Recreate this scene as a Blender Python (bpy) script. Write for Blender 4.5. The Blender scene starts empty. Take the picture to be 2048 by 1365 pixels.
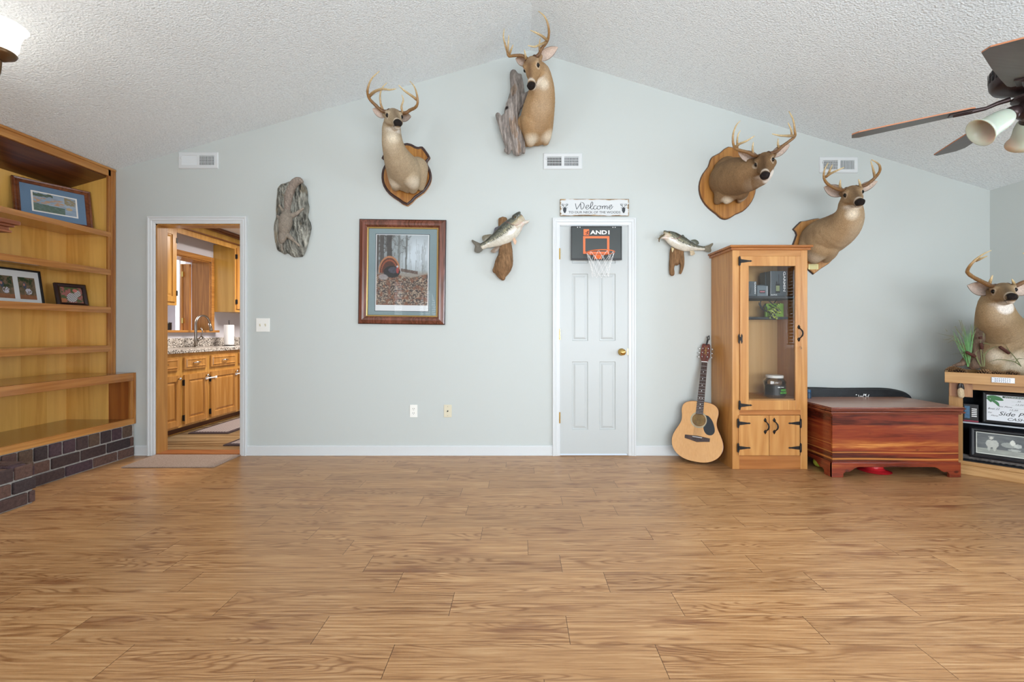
import bpy, math, random
import numpy as np
from mathutils import Vector, Matrix, noise as mnoise
R = math.radians
random.seed(7)
scene = bpy.context.scene
COL = scene.collection

# ------------------------------------------------------------------ camera
F = 870.0                      # focal length in photograph pixels
CAMD, CAMZ = 3.87, 1.10        # distance to the gable wall, eye height
VX, VY = 1040.0, 664.0         # vanishing point in the photograph
cam_d = bpy.data.cameras.new('camera'); cam = bpy.data.objects.new('camera', cam_d); COL.objects.link(cam)
cam.location = (0, -CAMD, CAMZ); cam.rotation_euler = (R(90), 0, 0)
cam_d.sensor_width = 36; cam_d.lens = 36*F/2048
cam_d.shift_x = -(VX-1024)/2048; cam_d.shift_y = -(682.5-VY)/2048
cam_d.clip_start = 0.05
scene.camera = cam

# ------------------------------------------------------------------ light
scene.view_settings.view_transform = 'Standard'; scene.view_settings.look = 'None'
scene.view_settings.gamma = 1; scene.view_settings.exposure = 0.0
try: scene.view_settings.use_curve_mapping = False
except Exception: pass
scene.cycles.use_denoising = True
scene.cycles.max_bounces = 10; scene.cycles.diffuse_bounces = 6; scene.cycles.glossy_bounces = 4
scene.cycles.transmission_bounces = 6; scene.cycles.transparent_max_bounces = 12
scene.cycles.sample_clamp_indirect = 6
w = bpy.data.worlds.new('world'); scene.world = w; w.use_nodes = True
bg = w.node_tree.nodes['Background']; bg.inputs[0].default_value = (0.75, 0.87, 1.0, 1); bg.inputs[1].default_value = 1.0
def area(name, loc, rot, sx, sy, power, col=(1, 1, 1), spread=180):
    l = bpy.data.lights.new(name, 'AREA'); l.shape = 'RECTANGLE'; l.size = sx; l.size_y = sy
    l.energy = power; l.color = col; l.spread = R(spread)
    o = bpy.data.objects.new(name, l); COL.objects.link(o); o.location = loc; o.rotation_euler = rot
    return o
def point(name, loc, power, col, r=0.05):
    l = bpy.data.lights.new(name, 'POINT'); l.energy = power; l.color = col; l.shadow_soft_size = r
    o = bpy.data.objects.new(name, l); COL.objects.link(o); o.location = loc
    return o
REAR = -5.87
# daylight standing outside the windows of the rear and right walls
area('daylight_rear_wide', (1.3, REAR-0.30, 1.30), (R(116), 0, 0), 4.4, 2.0, 325, (0.885, 0.95, 1.0))
area('daylight_rear_narrow', (-2.74, REAR-0.25, 1.4), (R(90), 0, 0), 0.5, 1.9, 12, (0.93, 0.97, 1.0))
area('daylight_rear_arch', (-2.075, REAR-0.25, 1.3), (R(90), 0, 0), 0.6, 1.8, 15, (0.93, 0.97, 1.0))
area('daylight_right', (4.18+0.3, -2.85, 1.5), (0, R(90), 0), 1.4, 1.9, 240, (0.76, 0.87, 1.0))
area('daylight_left', (-4.02-0.3, -4.6, 1.5), (0, R(-100), 0), 1.6, 1.2, 75, (0.90, 0.955, 1.0))
# kitchen ceiling lamp and daylight of the room past the kitchen
area('kitchen_light', (-2.6, 1.9, 2.40), (0, 0, 0), 0.9, 0.9, 95, (1.0, 0.93, 0.84))
area('far_room_light', (-6.2, 2.2, 2.2), (0, R(-20), 0), 1.2, 1.2, 130, (1.0, 0.97, 0.95))

# ------------------------------------------------------------------ helpers
def P(px, py, out=0.0):
    D = CAMD-out
    return Vector(((px-VX)*D/F, -out, CAMZ-(py-VY)*D/F))
def ZP(ox, oy, s):
    return lambda zx, zy, out=0.0: P(ox+zx/s, oy+zy/s, out)
def lin(c):
    if isinstance(c, str): c = tuple(int(c[i:i+2], 16) for i in (0, 2, 4))
    if len(c) == 3 and max(c) > 1.001: c = tuple(v/255 for v in c)
    return tuple((v/12.92 if v <= .04045 else ((v+.055)/1.055)**2.4) for v in c[:3])
WL = {}
def tag(o, label=None, cat=None, group=None, kind=None):
    if label: o['label'] = label
    if cat: o['category'] = cat
    if group: o['group'] = group
    if kind: o['kind'] = kind
    return o
def thing(name, label, cat, loc, group=None):
    o = bpy.data.objects.new(name, None); COL.objects.link(o); o.location = loc; o.empty_display_size = .05
    WL[o.name] = Vector(loc)
    return tag(o, label, cat, group)

class MB:
    def __init__(s, T=None):
        s.v = []; s.f = []; s.T = T or Matrix.Identity(4); s.c = None; s.mi = None
    def add(s, vs, fs):
        n = len(s.v); s.v += [s.T @ Vector(v) for v in vs]; s.f += [tuple(i+n for i in f) for f in fs]
        return s
    def box(s, x0, x1, y0, y1, z0, z1):
        x0, x1 = min(x0, x1), max(x0, x1); y0, y1 = min(y0, y1), max(y0, y1); z0, z1 = min(z0, z1), max(z0, z1)
        return s.add([(x0,y0,z0),(x1,y0,z0),(x1,y1,z0),(x0,y1,z0),(x0,y0,z1),(x1,y0,z1),(x1,y1,z1),(x0,y1,z1)],
                     [(0,3,2,1),(4,5,6,7),(0,1,5,4),(1,2,6,5),(2,3,7,6),(3,0,4,7)])
    def hexa(s, pts):
        return s.add(pts, [(0,3,2,1),(4,5,6,7),(0,1,5,4),(1,2,6,5),(2,3,7,6),(3,0,4,7)])
    def rings(s, rings, closed=True, cap=True):
        n = len(rings[0]); vs = [p for r in rings for p in r]; fs = []
        for i in range(len(rings)-1):
            for j in range(n if closed else n-1):
                k = (j+1) % n
                fs.append((i*n+j, i*n+k, (i+1)*n+k, (i+1)*n+j))
        if cap:
            fs.append(tuple(range(n-1, -1, -1))); fs.append(tuple((len(rings)-1)*n+j for j in range(n)))
        return s.add(vs, fs)
    def tube(s, pts, rad, n=10, flat=1.0):
        pts = [Vector(p) for p in pts]
        if not hasattr(rad, '__len__'): rad = [rad]*len(pts)
        rg = []; ref = None
        for i, p in enumerate(pts):
            t = (pts[min(i+1, len(pts)-1)]-pts[max(i-1, 0)])
            if t.length < 1e-9: t = Vector((0, 0, 1))
            t.normalize()
            if ref is None:
                ref = Vector((0, 1, 0)) if abs(t.y) < .9 else Vector((1, 0, 0))
            a = (ref-t*ref.dot(t)); a.normalize(); b = t.cross(a); ref = a
            rg.append([p+(a*math.cos(2*math.pi*k/n)*flat+b*math.sin(2*math.pi*k/n))*rad[i] for k in range(n)])
        return s.rings(rg)
    def lathe(s, prof, c, n=24, axis='z', cap=True):
        c = Vector(c); rg = []
        for r, h in prof:
            r = max(r, 1e-4); ring = []
            for k in range(n):
                a = 2*math.pi*k/n; x, y = r*math.cos(a), r*math.sin(a)
                q = {'z': Vector((x, y, h)), 'y': Vector((x, -h, y)), 'x': Vector((h, x, y))}[axis]
                ring.append(c+q)
            rg.append(ring)
        return s.rings(rg, cap=cap)
    def prism(s, poly, y0, y1):
        """poly of (x,z) extruded along y"""
        n = len(poly)
        vs = [(x, y0, z) for x, z in poly]+[(x, y1, z) for x, z in poly]
        fs = [tuple(range(n)), tuple(range(2*n-1, n-1, -1))]+[(i, i+n, (i+1) % n+n, (i+1) % n) for i in range(n)]
        return s.add(vs, fs)
    def sphere(s, c, r, n=12, m=8, sc=(1, 1, 1)):
        c = Vector(c); rg = []
        for i in range(m+1):
            th = math.pi*i/m
            rr = max(math.sin(th), 1e-3)*r; h = -math.cos(th)*r
            rg.append([c+Vector((rr*math.cos(2*math.pi*k/n)*sc[0], rr*math.sin(2*math.pi*k/n)*sc[1], h*sc[2])) for k in range(n)])
        return s.rings(rg)
    def build(s, name, mat, parent=None, smooth=False, bevel=0, colors=None, sub=0, label=None, kind=None, origin=None):
        me = bpy.data.meshes.new(name)
        V = np.array([tuple(v) for v in s.v], dtype=float)
        lo, hi = V.min(0), V.max(0)
        org = Vector(origin) if origin is not None else Vector(((lo[0]+hi[0])/2, (lo[1]+hi[1])/2, lo[2]))
        me.from_pydata([tuple(v-org) for v in s.v], [], s.f); me.update()
        mats = mat if isinstance(mat, (list, tuple)) else [mat]
        for m in mats: me.materials.append(m)
        if s.mi: me.polygons.foreach_set('material_index', s.mi)
        if smooth:
            me.polygons.foreach_set('use_smooth', [True]*len(me.polygons))
        if colors is not None:
            at = me.color_attributes.new('Col', 'FLOAT_COLOR', 'POINT')
            c = np.ones((len(s.v), 4)); c[:, :3] = np.array(colors)[:, :3]
            at.data.foreach_set('color', c.ravel())
        o = bpy.data.objects.new(name, me); COL.objects.link(o)
        if parent is not None:
            o.parent = parent; o.location = org-WL[parent.name]
        else: o.location = org
        WL[o.name] = org.copy()
        fixn(me)
        if bevel:
            b = o.modifiers.new('bevel', 'BEVEL'); b.width = bevel; b.segments = 2; b.limit_method = 'ANGLE'
            b.angle_limit = R(35)
        if sub:
            m = o.modifiers.new('sub', 'SUBSURF'); m.levels = sub; m.render_levels = sub
        if smooth == 'auto' or (bevel and not smooth):
            pass
        if label: o['label'] = label
        if kind: o['kind'] = kind
        return o
import bmesh
def fixn(me):
    bm = bmesh.new(); bm.from_mesh(me); bmesh.ops.recalc_face_normals(bm, faces=bm.faces); bm.to_mesh(me); bm.free()
def crom(pts, n=6):
    """Catmull-Rom through points given as tuples (any dimension)"""
    A = [np.array(p, dtype=float) for p in pts]
    if len(A) == 1: A = [A[0], A[0]+1e-4]
    A = [2*A[0]-A[1]]+A+[2*A[-1]-A[-2]]
    out = []
    for i in range(1, len(A)-2):
        p0, p1, p2, p3 = A[i-1:i+3]
        for k in range(n):
            t = k/n
            out.append(.5*((2*p1)+(-p0+p2)*t+(2*p0-5*p1+4*p2-p3)*t*t+(-p0+3*p1-3*p2+p3)*t**3))
    out.append(A[-2])
    return out
ROTL = lambda x, y, z=0: Matrix.Translation((x, y, z)) @ Matrix.Rotation(R(90), 4, 'Z')   # faces +X
def text(body, org, ru, up, h, width=None, mat=None, parent=None, name='lettering', ext=.0006, bold=0, shear=0, kind=None, label=None):
    cu = bpy.data.curves.new('t', 'FONT'); cu.body = body; cu.size = 1; cu.extrude = 0; cu.offset = bold; cu.shear = shear
    cu.resolution_u = 3
    to = bpy.data.objects.new('t', cu); COL.objects.link(to)
    bpy.context.view_layer.update()
    me = to.evaluated_get(bpy.context.evaluated_depsgraph_get()).to_mesh()
    vs = [v.co.copy() for v in me.vertices]; fs = [tuple(p.vertices) for p in me.polygons]
    x0 = min(v.x for v in vs); x1 = max(v.x for v in vs); y0 = min(v.y for v in vs); y1 = max(v.y for v in vs)
    bpy.data.objects.remove(to); bpy.data.curves.remove(cu)
    sy = h/(y1-y0); sx = (width/(x1-x0)) if width else sy
    ru = Vector(ru).normalized(); up = Vector(up).normalized(); nn = ru.cross(up); org = Vector(org)
    mb = MB(); n = len(vs)
    f = [org+ru*((v.x-x0)*sx)+up*((v.y-y0)*sy)+nn*ext for v in vs]
    mb.v = f; mb.f = fs
    o = mb.build(name, mat, parent, label=label, kind=kind)
    sol = o.modifiers.new('s', 'SOLIDIFY'); sol.thickness = ext*.8
    return o
def panel_leaf(mb, x0, x1, z0, z1, yf, th, panels, d=.009, wd=.022):
    """frame and raised panels; front face at y=yf (front is -y), back at yf+th"""
    xs = sorted(set([x0, x1]+[p[0] for p in panels]+[p[1] for p in panels]))
    zs = sorted(set([z0, z1]+[p[2] for p in panels]+[p[3] for p in panels]))
    for i in range(len(xs)-1):
        for j in range(len(zs)-1):
            cx, cz = (xs[i]+xs[i+1])/2, (zs[j]+zs[j+1])/2
            if any(p[0] < cx < p[1] and p[2] < cz < p[3] for p in panels): continue
            mb.add([(xs[i],yf,zs[j]),(xs[i+1],yf,zs[j]),(xs[i+1],yf,zs[j+1]),(xs[i],yf,zs[j+1])], [(0,1,2,3)])
    for p in panels:
        a, b, c, e = p; r = []
        for ins, dep in ((0, 0), (.004, d), (wd*.45, d), (wd, d*.25), ((wd+.006), d*.2)):
            r.append([(a+ins,yf+dep,c+ins),(b-ins,yf+dep,c+ins),(b-ins,yf+dep,e-ins),(a+ins,yf+dep,e-ins)])
        for i in range(len(r)-1):
            mb.add(r[i]+r[i+1], [(0,1,5,4),(1,2,6,5),(2,3,7,6),(3,0,4,7)])
        mb.add(r[-1], [(0,1,2,3)])
    q = [(x0,yf,z0),(x1,yf,z0),(x1,yf,z1),(x0,yf,z1),(x0,yf+th,z0),(x1,yf+th,z0),(x1,yf+th,z1),(x0,yf+th,z1)]
    mb.add(q, [(0,1,5,4),(1,2,6,5),(2,3,7,6),(3,0,4,7),(4,5,6,7)])
def frame4(mb, x0, x1, z0, z1, w, y0, y1):
    mb.box(x0, x0+w, y0, y1, z0, z1); mb.box(x1-w, x1, y0, y1, z0, z1)
    mb.box(x0+w, x1-w, y0, y1, z0, z0+w); mb.box(x0+w, x1-w, y0, y1, z1-w, z1)
def frame_prof(mb, x0, x1, z0, z1, prof):
    """mitred frame: prof = [(inset, y)] swept round the rectangle"""
    r = [[(x0+i, y, z0+i), (x1-i, y, z0+i), (x1-i, y, z1-i), (x0+i, y, z1-i)] for i, y in prof]
    for k in range(len(r)-1):
        mb.add(r[k]+r[k+1], [(0,1,5,4),(1,2,6,5),(2,3,7,6),(3,0,4,7)])
    return mb

# ------------------------------------------------------------------ materials
def nt(name):
    m = bpy.data.materials.new(name); m.use_nodes = True
    t = m.node_tree; b = t.nodes['Principled BSDF']
    return m, t, b
def N(t, typ, **kw):
    n = t.nodes.new(typ)
    for k, v in kw.items():
        if k.startswith('i_'):
            key = k[2:]; key = int(key) if key.isdigit() else key
            n.inputs[key].default_value = v
        else: setattr(n, k, v)
    return n
def L(t, a, ao, b, bi): t.links.new(a.outputs[ao], b.inputs[bi])
def math_(t, op, a, b=None, clamp=False):
    n = N(t, 'ShaderNodeMath', operation=op); n.use_clamp = clamp
    for i, v in enumerate((a, b)):
        if v is None: continue
        if isinstance(v, (int, float)): n.inputs[i].default_value = v
        else: t.links.new(v, n.inputs[i])
    return n.outputs[0]
def ramp(t, fac, stops, interp='LINEAR'):
    r = N(t, 'ShaderNodeValToRGB'); r.color_ramp.interpolation = interp
    e = r.color_ramp.elements
    while len(e) < len(stops): e.new(0.5)
    for i, (p, c) in enumerate(stops):
        e[i].position = p; e[i].color = (c[0], c[1], c[2], 1)
    t.links.new(fac, r.inputs[0])
    return r.outputs[0]
def mixc(t, fac, a, b, mode='MIX'):
    m = N(t, 'ShaderNodeMix', data_type='RGBA', blend_type=mode)
    for i, v in ((0, fac), (6, a), (7, b)):
        if isinstance(v, (int, float)): m.inputs[i].default_value = v
        elif isinstance(v, tuple): m.inputs[i].default_value = (*v[:3], 1)
        else: t.links.new(v, m.inputs[i])
    return m.outputs[2]
def bump(t, b, h, strength=.3, dist=.005):
    n = N(t, 'ShaderNodeBump'); n.inputs['Strength'].default_value = strength; n.inputs['Distance'].default_value = dist
    t.links.new(h, n.inputs['Height']); t.links.new(n.outputs[0], b.inputs['Normal'])
def plain(name, c, rough=.5, metal=0, emis=0, spec=.5, coat=0, noise_amt=0, nscale=20, bmp=0):
    m, t, b = nt(name); c = lin(c)
    b.inputs['Base Color'].default_value = (*c, 1); b.inputs['Roughness'].default_value = rough
    b.inputs['Metallic'].default_value = metal; b.inputs['Specular IOR Level'].default_value = spec
    b.inputs['Coat Weight'].default_value = coat
    if noise_amt or bmp:
        tc = N(t, 'ShaderNodeTexCoord'); nz = N(t, 'ShaderNodeTexNoise', i_Scale=nscale, i_Detail=5.0)
        L(t, tc, 'Object', nz, 'Vector')
        if noise_amt:
            col = ramp(t, nz.outputs[0], [(.3, tuple(v*(1-noise_amt) for v in c)), (.7, tuple(min(1, v*(1+noise_amt)) for v in c))])
            t.links.new(col, b.inputs['Base Color'])
        if bmp: bump(t, b, nz.outputs[0], bmp, .004)
    if emis:
        b.inputs['Emission Color'].default_value = (*c, 1); b.inputs['Emission Strength'].default_value = emis
    return m
def wood(name, c1, c2, axis='z', s=1.0, rough=.38, c3=None, rotz=0, strips=0, coat=.15, contrast=1.0, bmp=.08):
    """grain runs along axis; optional strips = width of glued boards across the grain"""
    m, t, b = nt(name); c1, c2 = lin(c1), lin(c2)
    tc = N(t, 'ShaderNodeTexCoord'); oi = N(t, 'ShaderNodeObjectInfo')
    mp = N(t, 'ShaderNodeMapping'); mp.inputs['Rotation'].default_value = (0, 0, R(rotz))
    L(t, tc, 'Object', mp, 0)
    sc = {'x': (.07, 1, 1), 'y': (1, .07, 1), 'z': (1, 1, .07)}[axis]
    vm = N(t, 'ShaderNodeVectorMath', operation='MULTIPLY'); vm.inputs[1].default_value = sc
    L(t, mp, 0, vm, 0)
    rnd = math_(t, 'MULTIPLY', oi.outputs['Random'], 37.0)
    src = vm.outputs[0]
    if strips:
        sx = N(t, 'ShaderNodeSeparateXYZ'); L(t, mp, 0, sx, 0)
        q = {'x': sx.outputs[2], 'y': sx.outputs[2], 'z': math_(t, 'ADD', sx.outputs[0], sx.outputs[1])}[axis]
        wn = N(t, 'ShaderNodeTexWhiteNoise', noise_dimensions='1D')
        t.links.new(math_(t, 'FLOOR', math_(t, 'DIVIDE', q, strips)), wn.inputs['W'])
        rnd = math_(t, 'ADD', rnd, math_(t, 'MULTIPLY', wn.outputs[0], 9.0))
    cmb = N(t, 'ShaderNodeCombineXYZ')
    for i in range(3): t.links.new(rnd, cmb.inputs[i])
    va = N(t, 'ShaderNodeVectorMath', operation='ADD'); t.links.new(src, va.inputs[0]); L(t, cmb, 0, va, 1)
    n1 = N(t, 'ShaderNodeTexNoise', i_Scale=7*s, i_Detail=3.0, i_Distortion=.6); L(t, va, 0, n1, 'Vector')
    rg = math_(t, 'SINE', math_(t, 'MULTIPLY', n1.outputs[0], 46.0))
    rg = math_(t, 'MULTIPLY', math_(t, 'ADD', rg, 1.0), .5)
    n2 = N(t, 'ShaderNodeTexNoise', i_Scale=70*s, i_Detail=4.0); L(t, va, 0, n2, 'Vector')
    n3 = N(t, 'ShaderNodeTexNoise', i_Scale=4*s, i_Detail=2.0); L(t, va, 0, n3, 'Vector')
    f = math_(t, 'ADD', math_(t, 'MULTIPLY', rg, .30*contrast), math_(t, 'MULTIPLY', n2.outputs[0], .45))
    f = math_(t, 'ADD', f, math_(t, 'MULTIPLY', n3.outputs[0], .5))
    col = ramp(t, f, [(.22, c1), (.9, c2)])
    if strips:
        br = math_(t, 'MULTIPLY', math_(t, 'SUBTRACT', wn.outputs[0], .5), .5)
        col = mixc(t, math_(t, 'ADD', .25, br, True), col, lin(c3) if c3 else c2)
    t.links.new(col, b.inputs['Base Color'])
    b.inputs['Roughness'].default_value = rough; b.inputs['Coat Weight'].default_value = coat; b.inputs['Coat Roughness'].default_value = .2
    if bmp: bump(t, b, f, bmp, .002)
    return m
def attr_mat(name, rough=.6, fur=0, coat=0, spec=.5, nscale=60, var=.25, stretch=(1, 1, 1), bmp=.5, bd=.004):
    m, t, b = nt(name)
    at = N(t, 'ShaderNodeAttribute', attribute_name='Col')
    tc = N(t, 'ShaderNodeTexCoord'); mp = N(t, 'ShaderNodeMapping'); mp.inputs['Scale'].default_value = stretch
    L(t, tc, 'Object', mp, 0)
    if fur:
        nz = N(t, 'ShaderNodeTexNoise', i_Scale=nscale, i_Detail=6.0, i_Roughness=.7); L(t, mp, 0, nz, 'Vector')
        k = ramp(t, nz.outputs[0], [(.3, (1-var,)*3), (.7, (1+var,)*3)])
        col = mixc(t, 1.0, at.outputs[0], k, 'MULTIPLY')
        t.links.new(col, b.inputs['Base Color'])
        bump(t, b, nz.outputs[0], bmp, bd)
    else: t.links.new(at.outputs[0], b.inputs['Base Color'])
    b.inputs['Roughness'].default_value = rough; b.inputs['Coat Weight'].default_value = coat
    b.inputs['Specular IOR Level'].default_value = spec
    return m
def glassy(name, tint=(1, 1, 1), refl=.06):
    """thin clear pane: lets light straight through and mirrors a little"""
    m = bpy.data.materials.new(name); m.use_nodes = True; t = m.node_tree; t.nodes.clear()
    o = N(t, 'ShaderNodeOutputMaterial'); tr = N(t, 'ShaderNodeBsdfTransparent'); tr.inputs[0].default_value = (*tint, 1)
    gl = N(t, 'ShaderNodeBsdfGlossy'); gl.inputs['Roughness'].default_value = .015
    fr = N(t, 'ShaderNodeFresnel', i_IOR=1.5); mx = N(t, 'ShaderNodeMixShader')
    t.links.new(math_(t, 'MULTIPLY', fr.outputs[0], refl/.04, True), mx.inputs[0]); L(t, tr, 0, mx, 1); L(t, gl, 0, mx, 2); L(t, mx, 0, o, 0)
    return m
m_white = plain('white_trim_paint', 'd6dadc', .35)
m_doorw = plain('white_door_paint', 'c0c5c5', .38)
m_black = plain('black_iron', '1d1b1c', .45, .3)
m_brass = plain('polished_brass', 'd8b46a', .2, 1)
m_chrome = plain('chrome', 'cfd0d2', .18, 1)
m_nickel = plain('brushed_nickel', '9a948e', .28, 1)
m_dark = plain('dark_void', '0b0b0c', .8)
m_antler = attr_mat('antler_bone', .42, 1, .1, .5, 120, .38, (1, 1, .5), .5, .003)
m_fur = attr_mat('deer_fur', .85, 1, 0, .2, 210, .30, (1, 1, .45), .75, .006)
m_paint = attr_mat('printed_paper', .45)
m_eye = plain('glass_eye', '0d0806', .16, spec=.4)
m_nose = plain('deer_nose', '242021', .42, bmp=.4, nscale=260)
m_glass = glassy('pane_glass', refl=.035)
m_glassf = glassy('picture_glass', refl=.035)
OAK1, OAK2 = 'c98a45', '94561f'
m_oakx = wood('honey_oak_x', 'c08440', '87491a', 'x')
m_oaky = wood('honey_oak_y', 'bd7f3b', '8d4e1c', 'y')
m_oakz = wood('honey_oak_z', 'bd8440', '8a4f1f', 'z')
m_blk = plain('black_plastic', '17181a', .4)
# ================================================================== room shell
XL, XR = -4.02, 4.18
RX, RZ = 0.09, 3.607
def ceil_z(x): return RZ-.289*(RX-x) if x < RX else RZ-.3055*(x-RX)
def mk_wall():
    m, t, b = nt('grey_wall_paint')
    tc = N(t, 'ShaderNodeTexCoord'); nz = N(t, 'ShaderNodeTexNoise', i_Scale=120.0, i_Detail=3.0); L(t, tc, 'Object', nz, 'Vector')
    b.inputs['Base Color'].default_value = (*lin('c3c9c7'), 1); b.inputs['Roughness'].default_value = .55
    bump(t, b, nz.outputs[0], .05, .002)
    return m
m_wall = mk_wall()
def mk_ceiling():
    m, t, b = nt('popcorn_ceiling')
    tc = N(t, 'ShaderNodeTexCoord'); nz = N(t, 'ShaderNodeTexNoise', i_Scale=100.0, i_Detail=3.0, i_Roughness=.6); L(t, tc, 'Object', nz, 'Vector')
    vo = N(t, 'ShaderNodeTexVoronoi', i_Scale=85.0); L(t, tc, 'Object', vo, 'Vector')
    h = math_(t, 'SUBTRACT', nz.outputs[0], math_(t, 'MULTIPLY', vo.outputs[0], .5))
    col = ramp(t, h, [(0.0, lin('e3eaee')), (.5, lin('f5fcff'))])
    t.links.new(col, b.inputs['Base Color']); b.inputs['Roughness'].default_value = .9
    bump(t, b, h, .8, .009)
    return m
m_ceil = mk_ceiling()
def mk_floor():
    m, t, b = nt('oak_plank_flooring')
    tc = N(t, 'ShaderNodeTexCoord'); sx = N(t, 'ShaderNodeSeparateXYZ'); L(t, tc, 'Object', sx, 0)
    X, Y = sx.outputs[0], sx.outputs[1]
    W, LEN, Y0 = .1533, .914, -2.341
    yr = math_(t, 'DIVIDE', math_(t, 'SUBTRACT', Y, Y0), W)
    row = math_(t, 'FLOOR', yr)
    joints = [.474, .177, .638, .381, .194, .04, .705, .357, .588, .272]
    fr = math_(t, 'DIVIDE', math_(t, 'ADD', row, 1.5), 10.0)
    r1 = ramp(t, fr, [(i/10, (j, j, j)) for i, j in enumerate(joints)], 'CONSTANT')
    wn = N(t, 'ShaderNodeTexWhiteNoise', noise_dimensions='1D'); t.links.new(row, wn.inputs['W'])
    inr = math_(t, 'MULTIPLY', math_(t, 'GREATER_THAN', fr, 0.0), math_(t, 'LESS_THAN', fr, 1.0))
    off = mixc(t, inr, wn.outputs[0], r1)
    so = N(t, 'ShaderNodeSeparateColor'); t.links.new(off, so.inputs[0])
    xc = math_(t, 'DIVIDE', math_(t, 'SUBTRACT', X, so.outputs[0]), LEN)
    colm = math_(t, 'FLOOR', xc)
    cv = N(t, 'ShaderNodeCombineXYZ'); t.links.new(row, cv.inputs[0]); t.links.new(colm, cv.inputs[1])
    pid = N(t, 'ShaderNodeTexWhiteNoise', noise_dimensions='2D'); L(t, cv, 0, pid, 'Vector')
    # seams
    fy = math_(t, 'FRACT', yr); fx = math_(t, 'FRACT', xc)
    ey = math_(t, 'MULTIPLY', math_(t, 'MINIMUM', fy, math_(t, 'SUBTRACT', 1.0, fy)), W)
    ex = math_(t, 'MULTIPLY', math_(t, 'MINIMUM', fx, math_(t, 'SUBTRACT', 1.0, fx)), LEN)
    sy_ = math_(t, 'MULTIPLY', math_(t, 'LESS_THAN', ey, .0007), .55)
    sx_ = math_(t, 'MULTIPLY', math_(t, 'LESS_THAN', ex, .0011), .9)
    seam = math_(t, 'MAXIMUM', sy_, sx_)
    # grain
    g = N(t, 'ShaderNodeCombineXYZ')
    t.links.new(math_(t, 'ADD', math_(t, 'MULTIPLY', X, 1.0), math_(t, 'MULTIPLY', pid.outputs[0], 31.0)), g.inputs[0])
    t.links.new(math_(t, 'MULTIPLY', Y, 9.0), g.inputs[1]); t.links.new(math_(t, 'MULTIPLY', pid.outputs[0], 17.0), g.inputs[2])
    n1 = N(t, 'ShaderNodeTexNoise', i_Scale=1.1, i_Detail=2.0, i_Distortion=.35); L(t, g, 0, n1, 'Vector')
    ring = math_(t, 'SINE', math_(t, 'MULTIPLY', n1.outputs[0], 120.0))
    ring = math_(t, 'POWER', math_(t, 'MULTIPLY', math_(t, 'ADD', ring, 1.0), .5), 3.0)
    nm = N(t, 'ShaderNodeTexNoise', i_Scale=1.3, i_Detail=1.0); L(t, g, 0, nm, 'Vector')
    msk = ramp(t, nm.outputs[0], [(.42, (0, 0, 0)), (.56, (1, 1, 1))])
    ring = math_(t, 'MULTIPLY', ring, msk)
    g2 = N(t, 'ShaderNodeCombineXYZ')
    t.links.new(math_(t, 'ADD', math_(t, 'MULTIPLY', X, 2.0), math_(t, 'MULTIPLY', pid.outputs[0], 31.0)), g2.inputs[0])
    t.links.new(math_(t, 'MULTIPLY', Y, 60.0), g2.inputs[1])
    n2 = N(t, 'ShaderNodeTexNoise', i_Scale=1.6, i_Detail=7.0, i_Roughness=.62); L(t, g2, 0, n2, 'Vector')
    g3 = N(t, 'ShaderNodeCombineXYZ')
    t.links.new(math_(t, 'ADD', math_(t, 'MULTIPLY', X, 1.0), math_(t, 'MULTIPLY', pid.outputs[0], 11.0)), g3.inputs[0])
    t.links.new(math_(t, 'MULTIPLY', Y, 5.0), g3.inputs[1]); t.links.new(pid.outputs[0], g3.inputs[2])
    n3 = N(t, 'ShaderNodeTexNoise', i_Scale=2.4, i_Detail=3.0); L(t, g3, 0, n3, 'Vector')
    base = ramp(t, n2.outputs[0], [(.3, lin('8f6540')), (.5, lin('b78a5d')), (.70, lin('d0a97c'))])
    dk = math_(t, 'MULTIPLY', ring, .62)
    base = mixc(t, dk, base, lin('7a4a25'))
    knot = ramp(t, n3.outputs[0], [(.60, (0, 0, 0)), (.72, (1, 1, 1))])
    base = mixc(t, math_(t, 'MULTIPLY', knot, .7), base, lin('7d4d30'))
    tint = ramp(t, pid.outputs[0], [(0, (.90, .88, .86)), (1, (1.07, 1.06, 1.04))])
    base = mixc(t, 1.0, base, tint, 'MULTIPLY')
    base = mixc(t, seam, base, lin('4a2f1a'))
    t.links.new(base, b.inputs['Base Color'])
    rr = math_(t, 'ADD', .26, math_(t, 'MULTIPLY', n2.outputs[0], .16)); t.links.new(rr, b.inputs['Roughness'])
    hh = math_(t, 'SUBTRACT', math_(t, 'MULTIPLY', n2.outputs[0], .25), seam)
    bump(t, b, hh, .25, .0015)
    return m
m_floor = mk_floor()

def struct(mb, name, mat, **k):
    o = mb.build(name, mat, **k); o['kind'] = 'structure'; return o
mb = MB().box(XL-.3, XR+.3, REAR-.1, .0, -.08, 0); f = struct(mb, 'floor', m_floor, origin=(0, 0, 0))
# gable wall, pierced by the kitchen doorway and the closet door
TH = .11
OX0, OX1, OZ = -3.24, -2.487, 2.06     # kitchen opening
DX0, DX1, DZ = .355, .962, 2.045       # closet door opening
mb = MB()
def wseg(x0, x1, z0):
    xs = [x0]+([RX] if x0 < RX < x1 else [])+[x1]
    poly = [(x0, z0), (x1, z0)]+[(x, ceil_z(x)+.03) for x in reversed(xs)]
    mb.prism(poly, 0, TH)
wseg(XL-.15, OX0, 0); wseg(OX0, OX1, OZ); wseg(OX1, DX0, 0); wseg(DX0, DX1, DZ); wseg(DX1, XR+.15, 0)
struct(mb, 'wall_back', m_wall)
mb = MB().box(XL-.15, XL, -3.9, 0, 0, 2.47).box(XL-.15, XL, REAR, -5.3, 0, 2.47).box(XL-.15, XL, -5.3, -3.9, 0, .7).box(XL-.15, XL, -5.3, -3.9, 2.2, 2.47); struct(mb, 'wall_left', m_wall)
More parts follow.
